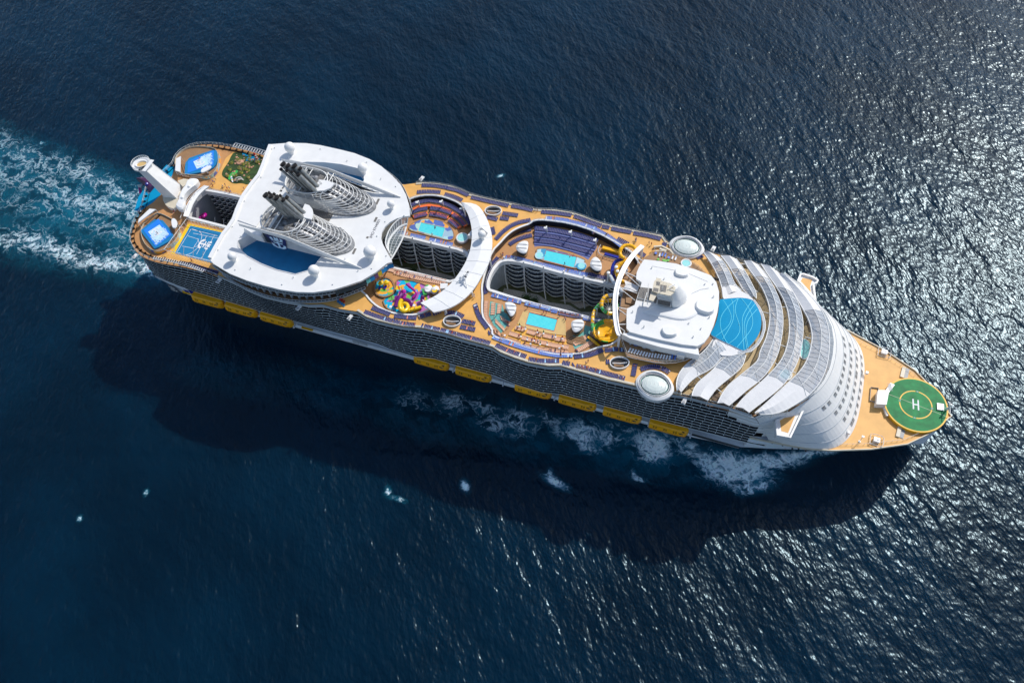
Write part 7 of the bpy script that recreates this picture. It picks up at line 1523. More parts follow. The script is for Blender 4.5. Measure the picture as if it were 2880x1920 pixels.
# ================= BARS WITH WHITE CAPS =================
for n,l_ in (('bars_g1','white capped bar beside the aft end of the port pool'),('bars_g2','white capped bar near the blue tube slide'),('bars_h1','white capped bar on the aft teal terrace'),('bars_h2','white capped bar on the forward teal terrace')):
    P=[(p.x,p.y) for p in smooth2([(x,y,0) for x,y in XY(n)],2,True)]; cx=sum(p[0] for p in P)/len(P); cy=sum(p[1] for p in P)/len(P)
    E=empty('pool_bar',(cx,cy,52)); tag(E,l_,'bar','white capped pool bars'); m=MB(); k=lambda f,z:[((p[0]-cx)*f,(p[1]-cy)*f,z-52) for p in P]
    m.strip(k(.9,54.9),k(1,55.2),0,True); m.strip(k(1,55.2),k(.97,55.7),0,True); m.strip(k(.97,55.7),k(.7,56.1),0,True); m.add(k(.7,56.1),[tuple(range(len(P)))],0); obj('white_cap',m,'whiteplain',E)
    m=MB(); m.strip(k(.8,52),k(.84,54.9),1,True); m.strip(k(.95,52),k(.95,53.1),0,True); m.strip(k(.95,53.1),k(.8,53.1),0,True); obj('bar_counter',m,['teak','dark'],E)
    m=MB(); L_=max(p[0] for p in P)-min(p[0] for p in P)
    for dy in (-.5,.55): m.tube([(-L_*.45,dy*2-.6,4.2),(L_*.45,dy*2+.4,4.25)],.12,4,0)
    for a in (0,1.6,3.1,4.7): m.tube([(.75*L_/2*math.cos(a),1.8*math.sin(a),0),(.75*L_/2*math.cos(a),1.8*math.sin(a),3.2)],.12,5,0)
    obj('cap_struts',m,'mach',E)
# slatted steps by the forward starboard bar
m=MB()
for i in range(5): m.wall(arcpoly((213.6,-16.5),4.2+.7*i,-1.9,-.7,8),52.1,52.9-.12*i,.5,0)
obj('curved_bar_steps',m,'teak',SHIP)
# pool floodlights / masts around wells
for k,(x,y) in enumerate(XY('floods')):
    m=MB(); m.tube([(0,0,-1.5),(0,-.1,2.6),(-.2,-1.6,2.9)],.28,6,0); m.box((-.2,-1.4,3.0),(1.2,.9,.25),0,0); o=obj('floodlight_mast',m,'rail'); o.location=(x,y,54.5)
    tag(o,'white floodlight mast on the %s, %s from the stern'%('amphitheatre rim' if k<3 else 'blue terrace rim',nth(k%3)),'floodlight','floodlight masts on the port rims')
pk=[(173+9*i,7.8) for i in range(6)]
# little tables with parasols on the beach terrace
for k,(x,y) in enumerate(XY('umbrella_tables')):
    E=empty('cocktail_table',(x,y,52.2)); c_='redc' if k%3==2 else ('greenc' if k%3==0 else 'whitec')
    nm_={'redc':'red','greenc':'green','whitec':'white'}[c_]; tag(E,'round white table with folded %s parasol, %s on the beach terrace'%(nm_,nth(k)),'table','round parasol tables')
    m=MB(); m.lathe([(.01,.75),(.42,.72),(.42,.68),(.01,.68)],(0,0,0),12,0); m.tube([(0,0,0),(0,0,.7)],.05,5,0); obj('table_top',m,'whitef',E)
    if k<12: m=MB(); m.lathe([(.04,0),(.04,1.4),(.3,1.5),(.12,2.9),(.01,3.0)],(.05,.1,.1),7,0); obj('folded_parasol',m,c_,E)
# daybeds
for k,(x,y) in enumerate(XY('daybeds')):
    E=empty('clamshell_daybed',(x,y,57.4),-.1); tag(E,'round clamshell daybed on the club deck, %s from the left'%nth(k),'daybed','clamshell daybeds')
    m=MB(); m.lathe([(1.05,0),(1.1,.45),(.01,.5)],(0,0,0),18,0); obj('mattress',m,'lblue' if k in (0,3) else 'whitef',E)
    m=MB(); m.v=[];n=12
    for j in range(6):
        a=PI/2*j/5
        for i in range(n+1): t=PI*i/n; m.v.append((1.15*math.cos(t)*math.cos(a*.9),1.15*math.sin(t)*math.cos(a*.6)*1.0,.3+1.15*math.sin(t)*math.sin(a)*.9+.25*math.sin(a)))
    for j in range(5):
        for i in range(n): q=j*(n+1)+i; m.f.append((q,q+1,q+n+2,q+n+1)); m.m.append(0)
    obj('shell_hood',m,'cream',E)
# café tables on port club deck and chairs
for k,(x,y) in enumerate(XY('tables_blue')):
    m=MB(); m.lathe([(.01,.7),(.55,.68),(.5,.3),(.3,0)],(0,0,0),12,0); o=obj('round_seat',m,'lblue' if k in (4,5) else 'greenp'); o.location=(x,y,57.4)
    tag(o,'round %s seat near the port club deck whirlpool, %s from left'%('blue' if k in (4,5) else 'green',nth(k if k<4 else k-4)),'seat','round seats on the port club deck')
m=MB(); m.wall([(233.4,30.5),(236.5,31.8),(240.5,30.6),(243.6,27.5),(245,25.5)],55,56.1,.7,0); m.wall([(234.5,28.4),(238,29.4),(240.5,28),(241.6,25.5)],55,56.1,.5,0); m.box((237.5,30,55.6),(3,.9,1),-.1,0); obj('curved_wooden_bar',m,'cream',SHIP)
# red cafe chairs below the roof
for k in range(8):
    m=MB(); m.lathe([(.4,0),(.5,.5),(.01,.55)],(0,0,0),8,0); m.box((0,.35,.7),(.8,.12,.6),0,0); o=obj('cafe_chair',m,'red' if k<4 else 'bluedeck'); o.location=(113.3+1.1*(k%4)+(.8 if k>=4 else 0),-32.4-1.0*(k%4)*.35-(1.7 if k>=4 else 0),52.1 if False else 55.05)
    tag(o,'%s cafe chair under the roof edge, %s from the left'%('red' if k<4 else 'blue',nth(k%4)),'chair','cafe chairs by the roof edge')
# ================= LIFEBOATS =================
def make_boat():
    E=empty('lifeboat',(0,0,0)); L_=16.4
    st=[(0,.86,.1),(.03,.97,.0),(.15,1,0),(.5,1,0),(.8,1,0),(.9,.88,.05),(.96,.62,.25),(1.0,.18,.7)]
    m=MB(); rings=[]
    for t,w,l in st:
        x=t*L_; W=2.45*w; rings.append([(x,0,-2.9+1.8*l),(x,-W*.6,-2.6+1.6*l),(x,-W*.98,-1.0+.6*l),(x,-W,-.1),(x,-W*1.04,0),(x,-W*1.04,.35),(x,-W*.99,.4),(x,-W*.82,2.3-.9*l),(x,-W*.55,2.85-1.2*l),(x,0,3.0-1.3*l),(x,W*.55,2.85-1.2*l),(x,W*.82,2.3-.9*l),(x,W*.99,.4),(x,W*1.04,.35),(x,W*1.04,0),(x,W,-.1),(x,W*.98,-1.0+.6*l),(x,W*.6,-2.6+1.6*l)])
    for a,b in zip(rings[:-1],rings[1:]): m.strip(b,a,0,True)
    m.add(rings[0],[tuple(range(18))],0); m.add(rings[-1],[tuple(range(18))[::-1]],0); obj('boat_hull',m,'boat',E)
    m=MB()
    for s in (-1,1):
        for x in (2.2,3.2,6.6,7.4,10.6,11.6):
            for dz in (0,.75): m.box((x,s*(2.36-.2*dz),.85+dz),(.62,.16,.3),0,0)
    obj('side_windows',m,'dark',E)
    m=MB(); P=[(12.4+2.3*t,-2.0+.0*t,1.2) for t in (0,.5,1)]
    for s in (-1,1):
        vs=[(12.5,s*2.16,1.3),(13.3,s*2.32,.95),(14.4,s*2.15,1.0),(15.0,s*1.7,1.4),(14.2,s*1.85,1.75),(13.1,s*2.0,1.7)]; vs+= [(v[0],v[1]+s*.1,v[2]+.06) for v in vs]
        m.add(vs,[(6,7,8,9,10,11) if s<0 else (11,10,9,8,7,6)],0)
    obj('wheelhouse_window',m,'darkglass',E)
    m=MB(); m.box((14.3,-1.4,2.2),(1.0,.9,.7),0,0); m.box((14.3,1.4,2.2),(1.0,.9,.7),0,0); m.tube([(14,-1.9,2.7),(15.2,-1.9,2.4)],.08,4,0); obj('hatch',m,'dark',E)
    m=MB(); m.box((8.2,-2.53,.1),(15,.12,.22),0,0); m.box((8.2,2.53,.1),(15,.12,.22),0,0); m.box((7,0,3.02),(10.5,.12,.06),0,0); m.box((7,-1.35,2.86),(10.5,.08,.05),0,0); obj('fender_strip',m,'boatdk',E)
    return E
B0=make_boat(); reg(B0)
SIDES=(-1,)
bx=[24.8,43.4,62.6,142.4,162.6,190.6,210.6,230.4,250.3]
pos=['aftmost yellow lifeboat, left end of the aft group of three','middle yellow lifeboat of the aft group of three','forward yellow lifeboat of the aft group of three','yellow lifeboat partly tucked under the first wave in the balconies','yellow lifeboat second of the two amidships','yellow lifeboat first of the forward group of four','yellow lifeboat second of the forward group of four','yellow lifeboat third of the forward group of four','foremost yellow lifeboat nearest the bow wave']
for side in SIDES:
    for k,x in enumerate(bx):
        o=B0 if (k==0 and side<0) else copy_tree(B0)
        o.location=(x,side*32.1,19.7)
        tag(o,(pos[k] if side<0 else 'lifeboat hidden on the port side, number %d from aft'%(k+1)),'lifeboat','yellow lifeboats along the side')
        if side>0: bpy.data.objects.remove(o) if False else None
# life raft / lifebuoy stations etc. on starboard rim
m=MB(); m.box((0,0,0),(1.5,2.6,.5),0,0); m.box((0,-.6,.3),(.9,.9,.3),.3,1)
spots=[((12.5,-37.3,53.6),'white winch cradle at the aft starboard quarter rail'),((57.5,-38.6,54),'white winch cradle where the roof meets the starboard rail'),((121.8,-39.2,54),'white winch cradle hanging outboard of the splash park'),((262,-36.5,54),'white winch cradle just forward of the starboard pod'),((121.6,40,55.5),'white winch cradle at the port rail beside the roof'),((257.5,37.5,54.5),'white winch cradle just forward of the port pod'),((99,-41.6,55),'white winch cradle under the roof near the splash park')]
o0=obj('winch_cradle',m,['rail','grey'])
for k,(p,l_) in enumerate(spots):
    o=o0 if k==0 else o0.copy()
    if k: COL.objects.link(o)
    o.location=p; o.rotation_euler[2]=-.2; tag(o,l_,'winch cradle','white winch cradles on the rails')
# rocket of courtyard trees
tp=[]
for k in range(3):
    m=leafclump(rnd,2.2,150,0,2.4); m.v=[(x,y,z+2.2) for x,y,z in m.v]; E=empty('courtyard_tree',(0,0,0)); obj('crown',m,['leafd','leafd2'],E); m=MB(); m.tube([(0,0,0),(.1,0,1.4),(.0,.1,3)],[.22,.16,.1],6,0); m.tube([(.05,0,1.5),(.8,.4,2.9)],[.12,.05],5,0); m.tube([(.05,0,1.7),(-.7,-.5,3)],[.1,.05],5,0); obj('trunk',m,'brownf',E); reg(E); tp.append(E)
spots=[(x,random.Random(int(x*10)).uniform(-7,6)) for x in (176,180,184,188,192,197,201,206,211,215,219,223)]+[(x,random.Random(int(x*10)).uniform(-7,5)) for x in (117,121,125,129,134,139,146,152)]
for k,(x,y) in enumerate(spots):
    o=tp[k] if k<3 else copy_tree(tp[k%3]); o.location=(x,y,32); o.rotation_euler[2]=k; hole='long forward courtyard' if x>165 else 'short aft courtyard'
    kk_=k if k<12 else k-12; tag(o,'dark green tree in the %s, %s from its aft end'%(hole,nth(kk_)),'tree','trees down in the courtyards')
# ================= LOUNGERS =================
FAB=dict(navy='navy',blue='lblue',orange='orange',white='whitef',brown='brownf'); WORD=dict(navy='navy',blue='light blue',orange='orange striped',white='white',brown='brown')
def lounger_mb(w):
    m=MB(); h=w/2
    m.box((-.28,0,.36),(1.35,w*.92,.07),0,0); a=.42
    m.add([(.38,-h*.92,.34),(.38,h*.92,.34),(.95,h*.92,.62),(.95,-h*.92,.62)],[(0,1,2,3)],0); m.add([(.38,-h*.86,.3),(.95,-h*.86,.58),(.95,h*.86,.58),(.38,h*.86,.3)],[(0,1,2,3)],0)
    for s in (-1,1):
        m.box((-.28,s*h*.95,.32),(1.4,w*.08,.07),0,1); m.box((.66,s*h*.95,.44),(.6,w*.07,.06),0,1,-.45)
        for x in (-.85,.5): m.box((x,s*h*.9,.16),(.06,.06,.32),0,1)
    return m
LP={}
def lproto(kind,w):
    key=(kind,round(w,2))
    if key not in LP:
        o=obj('sun_lounger',lounger_mb(w),[FAB[kind],'frame']); me=o.data; bpy.data.objects.remove(o); LP[key]=me
    return LP[key]
cam_p=Vector(camo.location); allL=[]
for kind,z,P,n,ang,note in ROWS:
    Q=resample([(p[0],p[1],z) for p in P],n=n) if n>1 else [Vector((*P[0],z))]
    L_=sum(((Q[i+1]-Q[i]).length for i in range(len(Q)-1)))
    pitch=L_/max(1,n-1) if n>1 else .8; w=round(min(.66,max(.42,pitch*.86)),2)
    # order the ordinals from the left of the picture (the stern) to the right
    flip=Q[0].x>Q[-1].x
    for i,p in enumerate(Q):
        a=Q[max(0,i-1)];b=Q[min(len(Q)-1,i+1)]; d=(b-a) if n>1 else Vector((1,0,0)); th=math.atan2(d.y,d.x)+PI/2+math.radians(ang if ang<80 else 0)
        if ang>=80: th=math.atan2(d.y,d.x)+PI/2
        k=(n-1-i) if flip else i
        allL.append((kind,p,th,w,note,k,n))
navy=[l for l in allL if l[0]=='navy']; navy.sort(key=lambda l:(l[1]-cam_p).length); keep=set(id(l) for l in navy[:300])
stuff=MB(); rl=random.Random(9); lgroup={}
for l in allL:
    kind,p,th,w,note,k,n=l; th+=rl.uniform(-.05,.05); zz=p.z+(.0 if p.z not in (52,55) else .03)
    if kind=='navy' and id(l) not in keep:
        mb=lounger_mb(w); c_,s_=math.cos(th),math.sin(th); stuff.add([(p.x+v[0]*c_-v[1]*s_,p.y+v[0]*s_+v[1]*c_,zz+v[2]) for v in mb.v],mb.f,0); stuff.m[-len(mb.f):]=mb.m
        continue
    nm_,ct_={'navy':('sun_lounger','sun lounger'),'blue':('deck_chair','deck chair'),'orange':('cushioned_lounger','cushioned lounger'),'white':('towel_lounger','lounger'),'brown':('wicker_lounger','lounger')}[kind]
    o=bpy.data.objects.new(nm_,lproto(kind,w)); COL.objects.link(o); o.location=(p.x,p.y,zz); o.rotation_euler[2]=th
    note_=note if len(note.split())<9 else ' '.join(note.split()[:10])
    W_={'blue':'deck chair'}.get(kind,'lounger')
    if n==1: lab_='%s %s, %s'%(WORD[kind],W_,note_)
    else: lab_='%s %s, %s from left, %s'%(WORD[kind],W_,nth(k),note_)
    wds=lab_.split()
    if len(wds)>16: lab_=' '.join(wds[:16])
    tag(o,lab_,ct_,WORD[kind]+' '+ct_+'s on the open decks')
o=obj('sun_loungers',stuff,['navy','frame']); o['kind']='stuff'; o['label']='many more navy sun loungers in curved rows on the port decks'; o['category']='sun loungers'
# ================= PEOPLE =================
def person_mesh(pose):
    if pose=='lie': 
        J={'p':(0,0,.5),'s':(.3,0,.56),'c':(.5,0,.66),'n':(.62,0,.74),'h':(.74,0,.82),'ht':(.86,0,.86),'kl':(-.42,.12,.56),'kr':(-.42,-.12,.56),'al':(-.85,.12,.46),'ar':(-.85,-.12,.46),'fl':(-.9,.14,.58),'fr':(-.9,-.14,.58),'sl':(.5,.19,.64),'sr':(.5,-.19,.64),'el':(.24,.27,.55),'er':(.24,-.27,.55),'wl':(.0,.24,.52),'wr':(.0,-.24,.52)}
    else:
        st_=.26 if pose=='walk' else .04; sw=.22 if pose=='walk' else .05
        J={'p':(0,0,.95),'s':(0,0,1.12),'c':(.01,0,1.36),'n':(.02,0,1.5),'h':(.04,0,1.6),'ht':(.04,0,1.72),'kl':(st_*.8,.1,.52),'kr':(-st_*.3,-.1,.5),'al':(st_,.1,.08),'ar':(-st_*1.2,-.1,.12),'fl':(st_+.17,.11,.04),'fr':(-st_*1.2+.15,-.11,.04),'sl':(0,.19,1.42),'sr':(0,-.19,1.42),'el':(-sw*.5,.25,1.15),'er':(sw*.5,-.25,1.15),'wl':(.0-sw*.3+.08,.24,.92),'wr':(sw+.1,-.24,.93)}
    K=list(J); V=[J[k] for k in K]; ix={k:i for i,k in enumerate(K)}
    E=[('p','s'),('s','c'),('c','n'),('n','h'),('h','ht'),('p','kl'),('p','kr'),('kl','al'),('kr','ar'),('al','fl'),('ar','fr'),('c','sl'),('c','sr'),('sl','el'),('sr','er'),('el','wl'),('er','wr')]
    Rr={'p':.155,'s':.13,'c':.16,'n':.06,'h':.10,'ht':.075,'kl':.065,'kr':.065,'al':.042,'ar':.042,'fl':.035,'fr':.035,'sl':.065,'sr':.065,'el':.043,'er':.043,'wl':.033,'wr':.033}
    for s in ('l','r'):
        w=Vector(J['w'+s]); sgn=1 if s=='l' else -1
        dirn=Vector((-.6,0,0)) if pose=='lie' else Vector((.06,0,-.6)); dirn=dirn.normalized()
        pk_=w+dirn*.07; V.append(tuple(pk_)); E.append(('w'+s,len(V)-1)); pi=len(V)-1; Rr[pi]=.03
        side_=Vector((0,1,0)) if pose=='lie' else Vector((1,0,0))
        for f in range(4):
            b=pk_+dirn*(.075+.012*(f in (1,2)))+side_*(f-1.5)*.022; V.append(tuple(b)); Rr[len(V)-1]=.009; E.append((pi,len(V)-1))
        b=w+dirn*.05+side_*.05; V.append(tuple(b)); Rr[len(V)-1]=.01; E.append(('w'+s,len(V)-1))
    me=bpy.data.meshes.new('p'); me.from_pydata(V,[(ix.get(a,a),ix.get(b,b)) for a,b in E],[]); o=bpy.data.objects.new('p',me); COL.objects.link(o)
    md=o.modifiers.new('s','SKIN'); 
    for i,sv in enumerate(me.skin_vertices[0].data):
        k=K[i] if i<len(K) else i; r=Rr.get(k,.01); sv.radius=(r,r*(.78 if k in('p','s','c') else 1)); sv.use_root=(i==0)
    o.modifiers.new('u','SUBSURF').levels=1
    out=bpy.data.meshes.new_from_object(o.evaluated_get(bpy.context.evaluated_depsgraph_get())); bpy.data.objects.remove(o)
    for p in out.polygons: p.use_smooth=True
    return out,J
PM={k:person_mesh(k) for k in ('stand','walk','lie')}
def clothes(J,pose,kind):
    m=MB()
    if kind=='top': m.tube([Vector(J['s'])*.6+Vector(J['p'])*.4,J['s'],J['c'],Vector(J['c'])*.5+Vector(J['n'])*.5],[.17,.16,.19,.1],10,0); m.tube([J['sl'],Vector(J['sl']).lerp(Vector(J['el']),.6)],.075,7,0); m.tube([J['sr'],Vector(J['sr']).lerp(Vector(J['er']),.6)],.075,7,0); m.tube([J['sl'],J['c'],J['sr']],.085,7,0)
    if kind=='shorts':
        m.tube([Vector(J['p']).lerp(Vector(J['s']),.3),J['p']],[.165,.175],10,0)
        for s in ('kl','kr'): m.tube([Vector(J['p'])+(Vector((0,.08 if s=='kl' else -.08,0))),Vector(J['p']).lerp(Vector(J[s]),.75)+Vector((0,.02 if s=='kl' else -.02,0))],[.12,.09],8,0)
    if kind=='hair': m.sphere(tuple(Vector(J['h']).lerp(Vector(J['ht']),.55)+(Vector((-.02,0,.015)) if pose!='lie' else Vector((.03,0,.02)))),.112,10,6,0)
    return m
CM={}
for ps in PM:
    for kd in ('top','shorts','hair'):
        o=obj('c',clothes(PM[ps][1],ps,kd),'hairc',smooth=True); CM[(ps,kd)]=o.data; bpy.data.objects.remove(o)
def add_person(x,y,z,pose,top,bottom,skin,rz,label):
    me=PM[pose][0].copy() if False else PM[pose][0]; E=bpy.data.objects.new('person',me); COL.objects.link(E); E.location=(x,y,z); E.rotation_euler[2]=rz
    if not me.materials: me.materials.append(M['skin'])
    for kd,mk in (('top',top),('shorts',bottom),('hair','hairc')):
        if mk is None: continue
        o=bpy.data.objects.new({'top':'shirt','shorts':'shorts','hair':'hair'}[kd],CM[(pose,kd)]); COL.objects.link(o); o.parent=E; o.material_slots[0].link='OBJECT'; o.material_slots[0].material=M[mk]
    E.material_slots[0].link='OBJECT'; E.material_slots[0].material=M[skin]
    E.scale=(1.08,1.08,1.08); tag(E,label,'person','people on the decks')
PLM=[('the mini golf garden',32,13),('the port surf simulator',10,22),('the starboard surf simulator',12,-20),('the blue ball court',37,-22),('the starboard quarter rail',30,-34),('the tower foot',18,-6),('the splash park',140,-20),('the round splash pool',126,-20),('the amphitheatre pool',137,15),('the beach pool',198,-17),('the aft teal terrace',180,-20),('the starboard bar',213,-16),('the port pool',196,15),('the blue terrace',208,25),('the crescent canopy',170,-5),('the starboard oval stairwell',165,-30),('the port oval stairwell',160,31),('the curved wooden bar',238,29),('the yellow bowl',222,-22),('the forward stairwell',226,-33),('the park edge',206,-11),('the glass arches',270,20)]
rp=random.Random(17); seq=[]
for z,P in CROWD.items():
    for p in P: seq.append((p[0],p[1],z))
seq.sort(key=lambda q:q[0]); cn={}
tops=['whitec','blackc','redc','bluec','whitec','blackc','pinkc']; CW={'whitec':'white','blackc':'black','redc':'red','bluec':'blue','pinkc':'pink',None:'no'}
for (x,y,z) in seq:
    wet=z=='water'; pose='lie' if wet else rp.choice(['stand','walk','stand']); tp_=None if (wet or rp.random()<.2) else rp.choice(tops); bt_=rp.choice(['blackc','bluec','redc','whitec']); nm_=near(x,y,PLM); key=(tp_,pose,nm_); k=cn.get(key,0); cn[key]=k+1
    zz=51.75 if wet else z+.08
    lb='%sperson %s near %s, %s from left'%( 'bare chested ' if tp_ is None and not wet else '', ('floating in swimwear' if wet else ('in a %s top %s'%(CW[tp_],'walking' if pose=='walk' else 'standing') if tp_ else ('walking' if pose=='walk' else 'standing'))),nm_,nth(k))
    add_person(x,y,zz,pose,tp_,bt_,'skin' if rp.random()<.8 else 'skin2',rp.random()*6.28,lb)
# sunbathers on loungers
sb=[l for l in allL if l[0] in('orange','blue','navy') and id(l) not in []]; cn2={}
crowd_=[l for l in allL if 'crowded' in l[4]]
for l in crowd_+rp.sample([l for l in sb if (l[0]!='navy' or id(l) in keep) and 'crowded' not in l[4]],60):
    kind,p,th,w,note,k,n=l; tp_=rp.choice([None,'blackc','whitec','bluec','redc'])
    lb='sunbather in %s on %s lounger %s from left, %s'%(CW[tp_]+' top' if tp_ else 'swimwear',WORD[kind],nth(k),note)
    add_person(p.x,p.y,p.z-.06,'lie',tp_,rp.choice(['blackc','bluec','redc']),'skin' if rp.random()<.8 else 'skin2',th,' '.join(lb.split()[:16]))

# towels left on loungers
me_t=None; kt=0
used_t=set()
for l in rp.sample([l for l in allL if l[0] in('navy','blue') and (l[0]!='navy' or id(l) in keep) and 'crowded' not in l[4]],46):
    kind,p,th,w,note,k,n=l; c_=rp.choice(['tw','tl','tr'])
    if me_t is None:
        M['tl']=mat('pale_blue_towel',(.35,.60,.85),.9,.05,4); M['tw']=M['whitef']; M['tr']=mat('coral_towel',(.70,.22,.15),.9,.05,4)
        m=MB(); m.box((-.25,0,.415),(1.1,.5,.03),0,0); m.box((.62,.0,.52),(.45,.48,.03),0,0,-.45); t0=obj('beach_towel',m,'whitef'); me_t=t0.data; bpy.data.objects.remove(t0)
    o=bpy.data.objects.new('beach_towel',me_t); COL.objects.link(o); o.location=(p.x,p.y,p.z+.05); o.rotation_euler[2]=th; o.material_slots[0].link='OBJECT'; o.material_slots[0].material=M[c_]
    tag(o,' '.join(('%s towel on the %s %s lounger from left, %s'%({'tw':'white','tl':'pale blue','tr':'coral'}[c_],nth(k),WORD[kind],note)).split()[:16]),'towel','towels spread on loungers')
# ================= SEA =================
rs=np.random.RandomState(12)
def axis(lo,hi,step,far):
    a=list(np.arange(lo,hi+.1,step)); s=step
    while a[-1]<far: s*=1.35; a.append(a[-1]+s)
    s=step; b=[a[0]]
    while b[-1]>-far: s*=1.35; b.append(b[-1]-s)
    return np.array(b[::-1][:-1]+a)
gx=axis(-300,430,1.1,9000); gy=axis(-240,350,1.1,9000); X,Y=np.meshgrid(gx,gy,indexing='ij'); Z=np.zeros_like(X); DX=np.zeros_like(X); DY=np.zeros_like(X)
damp=np.exp(-np.maximum(0,np.maximum(np.abs(X-65)-380,np.abs(Y-55)-310))/60)
for i in range(64):
    lam=4.2*(60/4.2)**(rs.rand()**1.5); th=math.radians(38)+rs.randn()*.45; k=2*PI/lam; A=.0030*lam*rs.uniform(.5,1.2)*(.8 if lam<18 else .45)
    ph=rs.rand()*2*PI; kx,ky=k*math.cos(th),k*math.sin(th); a=kx*X+ky*Y+ph; Z+=A*np.cos(a); DX-=A*.9*math.cos(th)*np.sin(a); DY-=A*.9*math.sin(th)*np.sin(a)
# long divergent ship waves on the quarter
for (sy,x0) in ((-1,330),(1,330)):
    d=(sy*Y-26)-(x0-X)*.26; Z+=.35*np.cos(d*.42)*np.exp(-(d/9)**2)*(X<x0)*np.exp(-np.clip((x0-X)/330,0,3))
Z*=damp; DX*=damp; DY*=damp
nx,ny=X.shape; co_=np.stack([X+DX,Y+DY,Z],-1).reshape(-1,3)
idx=np.arange(nx*ny).reshape(nx,ny); q=np.stack([idx[:-1,:-1],idx[1:,:-1],idx[1:,1:],idx[:-1,1:]],-1).reshape(-1,4)
me=bpy.data.meshes.new('sea_water'); me.vertices.add(nx*ny); me.vertices.foreach_set('co',co_.ravel().astype(np.float32)); me.loops.add(q.size); me.loops.foreach_set('vertex_index',q.ravel().astype(np.int32)); me.polygons.add(len(q)); me.polygons.foreach_set('loop_start',np.arange(0,q.size,4,dtype=np.int32)); me.polygons.foreach_set('loop_total',np.full(len(q),4,dtype=np.int32)); me.update(); me.polygons.foreach_set('use_smooth',[True]*len(q))
# foam masks: real patches of aerated water, from the hull's wash
def ellb(cx,cy,rx,ry,ang,amp):
    c,s=math.cos(math.radians(ang)),math.sin(math.radians(ang)); u=((X-cx)*c+(Y-cy)*s)/rx; v=(-(X-cx)*s+(Y-cy)*c)/ry; r2=u*u+v*v; return amp*np.exp(-r2**1.3)
foam=np.zeros_like(X); teal=np.zeros_like(X)
for a in ((290,-33,14,7.5,10,1.3),(304,-25,13,3.8,20,1.05),(281,-34,9,7,0,1.0),(298,-39,9,3.2,28,.85),(316,-18,9,2.4,28,.9),(326,-13,6,1.6,30,.7),(270,-30,8,4,0,.7),
          (254,-34,9,8,-30,1.05),(247,-31,5,4,0,.5),(257,-40,6,3,20,.5),(262,-27,9,2.5,0,.5),(234,-36,8,5,0,.68),(222,-37,10,6.5,0,.9),(226,-42,7,3.5,0,.7),(213,-38,6,4,0,.5),(240,-29,9,2.5,0,.45),
          (194,-40,10,8,20,.6),(184,-44,10,6,0,.55),(174,-38,9,5,0,.48),(160,-40,9,7,0,.5),(143,-45,11,8,0,.36),(206,-34,10,4,0,.5)): foam=np.maximum(foam,ellb(*a))
for a in ((149.5,-89.4,2.6,1.0,-60,.95),(153.5,-91,4.5,1,0,.9),(181,-76,3.2,1.7,-50,1.0),(218,-62.5,6,1.8,-12,1.05),(214.5,-60,2.6,1.3,-60,.9),(252,-50.4,3.5,1,0,.95),(249,-48.5,2,.9,-60,.8),(23.5,-142.6,1.5,.9,-60,1),(44.7,-123,1.5,1,-60,1),(134.4,100,1.8,.9,30,1.2),(-144,50,1.5,1,0,.8)): foam=np.maximum(foam,ellb(*a))
teal=.8*foam.copy()
for a in ((240,-38,42,12,5,.55),(190,-43,34,12,0,.55),(150,-48,30,13,0,.36),(100,-50,40,14,0,.16),(50,-60,40,14,0,.12)): teal=np.maximum(teal,ellb(*a))
# wake astern
back=np.clip(-(X+4),0,None); inw=1/(1+np.exp((X+4)/1.5))
for yc0,slope,w0,amp in ((-15,-.035,4.2,1.0),(24,.10,5.0,.85),(13,.06,6,.82),(4,.02,5,.62),(-8,-.05,5,.5)):
    yc=yc0-slope*(X+4)*1.0+2.0*np.sin(X*.09+yc0); wd=w0+.045*back; f=amp*np.exp(-np.abs((Y-yc)/wd)**2.2)*inw*np.clip(1.0-back/420,.35,1); foam=np.maximum(foam,f*.72)
yc=5+.01*back; wd=27+.09*back; teal=np.maximum(teal,.50*np.exp(-np.abs((Y-yc)/wd)**4)*inw*np.clip(1-back/600,.4,1))
at=me.color_attributes.new('wash','FLOAT_COLOR','POINT'); at.data.foreach_set('color',np.stack([foam,teal,np.zeros_like(foam),np.ones_like(foam)],-1).astype(np.float32).ravel())
sea=bpy.data.objects.new('sea_water',me); COL.objects.link(sea); sea['kind']='structure'
m=bpy.data.materials.new('sea_water'); m.use_nodes=True; t=m.node_tree; N=t.nodes; Lk=t.links; b=N['Principled BSDF']; me.materials.append(m)
b.inputs['IOR'].default_value=1.333; b.inputs['Specular Tint'].default_value=(.62,.86,1,1); b.inputs['Specular IOR Level'].default_value=.42; b.inputs['Subsurface Weight'].default_value=1.0; b.inputs['Subsurface Scale'].default_value=22.0; b.inputs['Subsurface Radius'].default_value=(.3,.8,1.0)
tc=N.new('ShaderNodeTexCoord'); atn=N.new('ShaderNodeVertexColor'); atn.layer_name='wash'; sp=N.new('ShaderNodeSeparateColor'); Lk.new(atn.outputs['Color'],sp.inputs[0])
def noise(scale,det=4,rough=.55,stretch=(1,1,1),rot=0,dist=0):
    mp=N.new('ShaderNodeMapping'); mp.vector_type='TEXTURE'; mp.inputs['Rotation'].default_value[2]=math.radians(rot); mp.inputs['Scale'].default_value=stretch; Lk.new(tc.outputs['Object'],mp.inputs[0]); n=N.new('ShaderNodeTexNoise'); n.inputs['Scale'].default_value=scale; n.inputs['Detail'].default_value=det; n.inputs['Roughness'].default_value=rough; n.inputs['Distortion'].default_value=dist; Lk.new(mp.outputs[0],n.inputs['Vector']); return n.outputs['Fac']
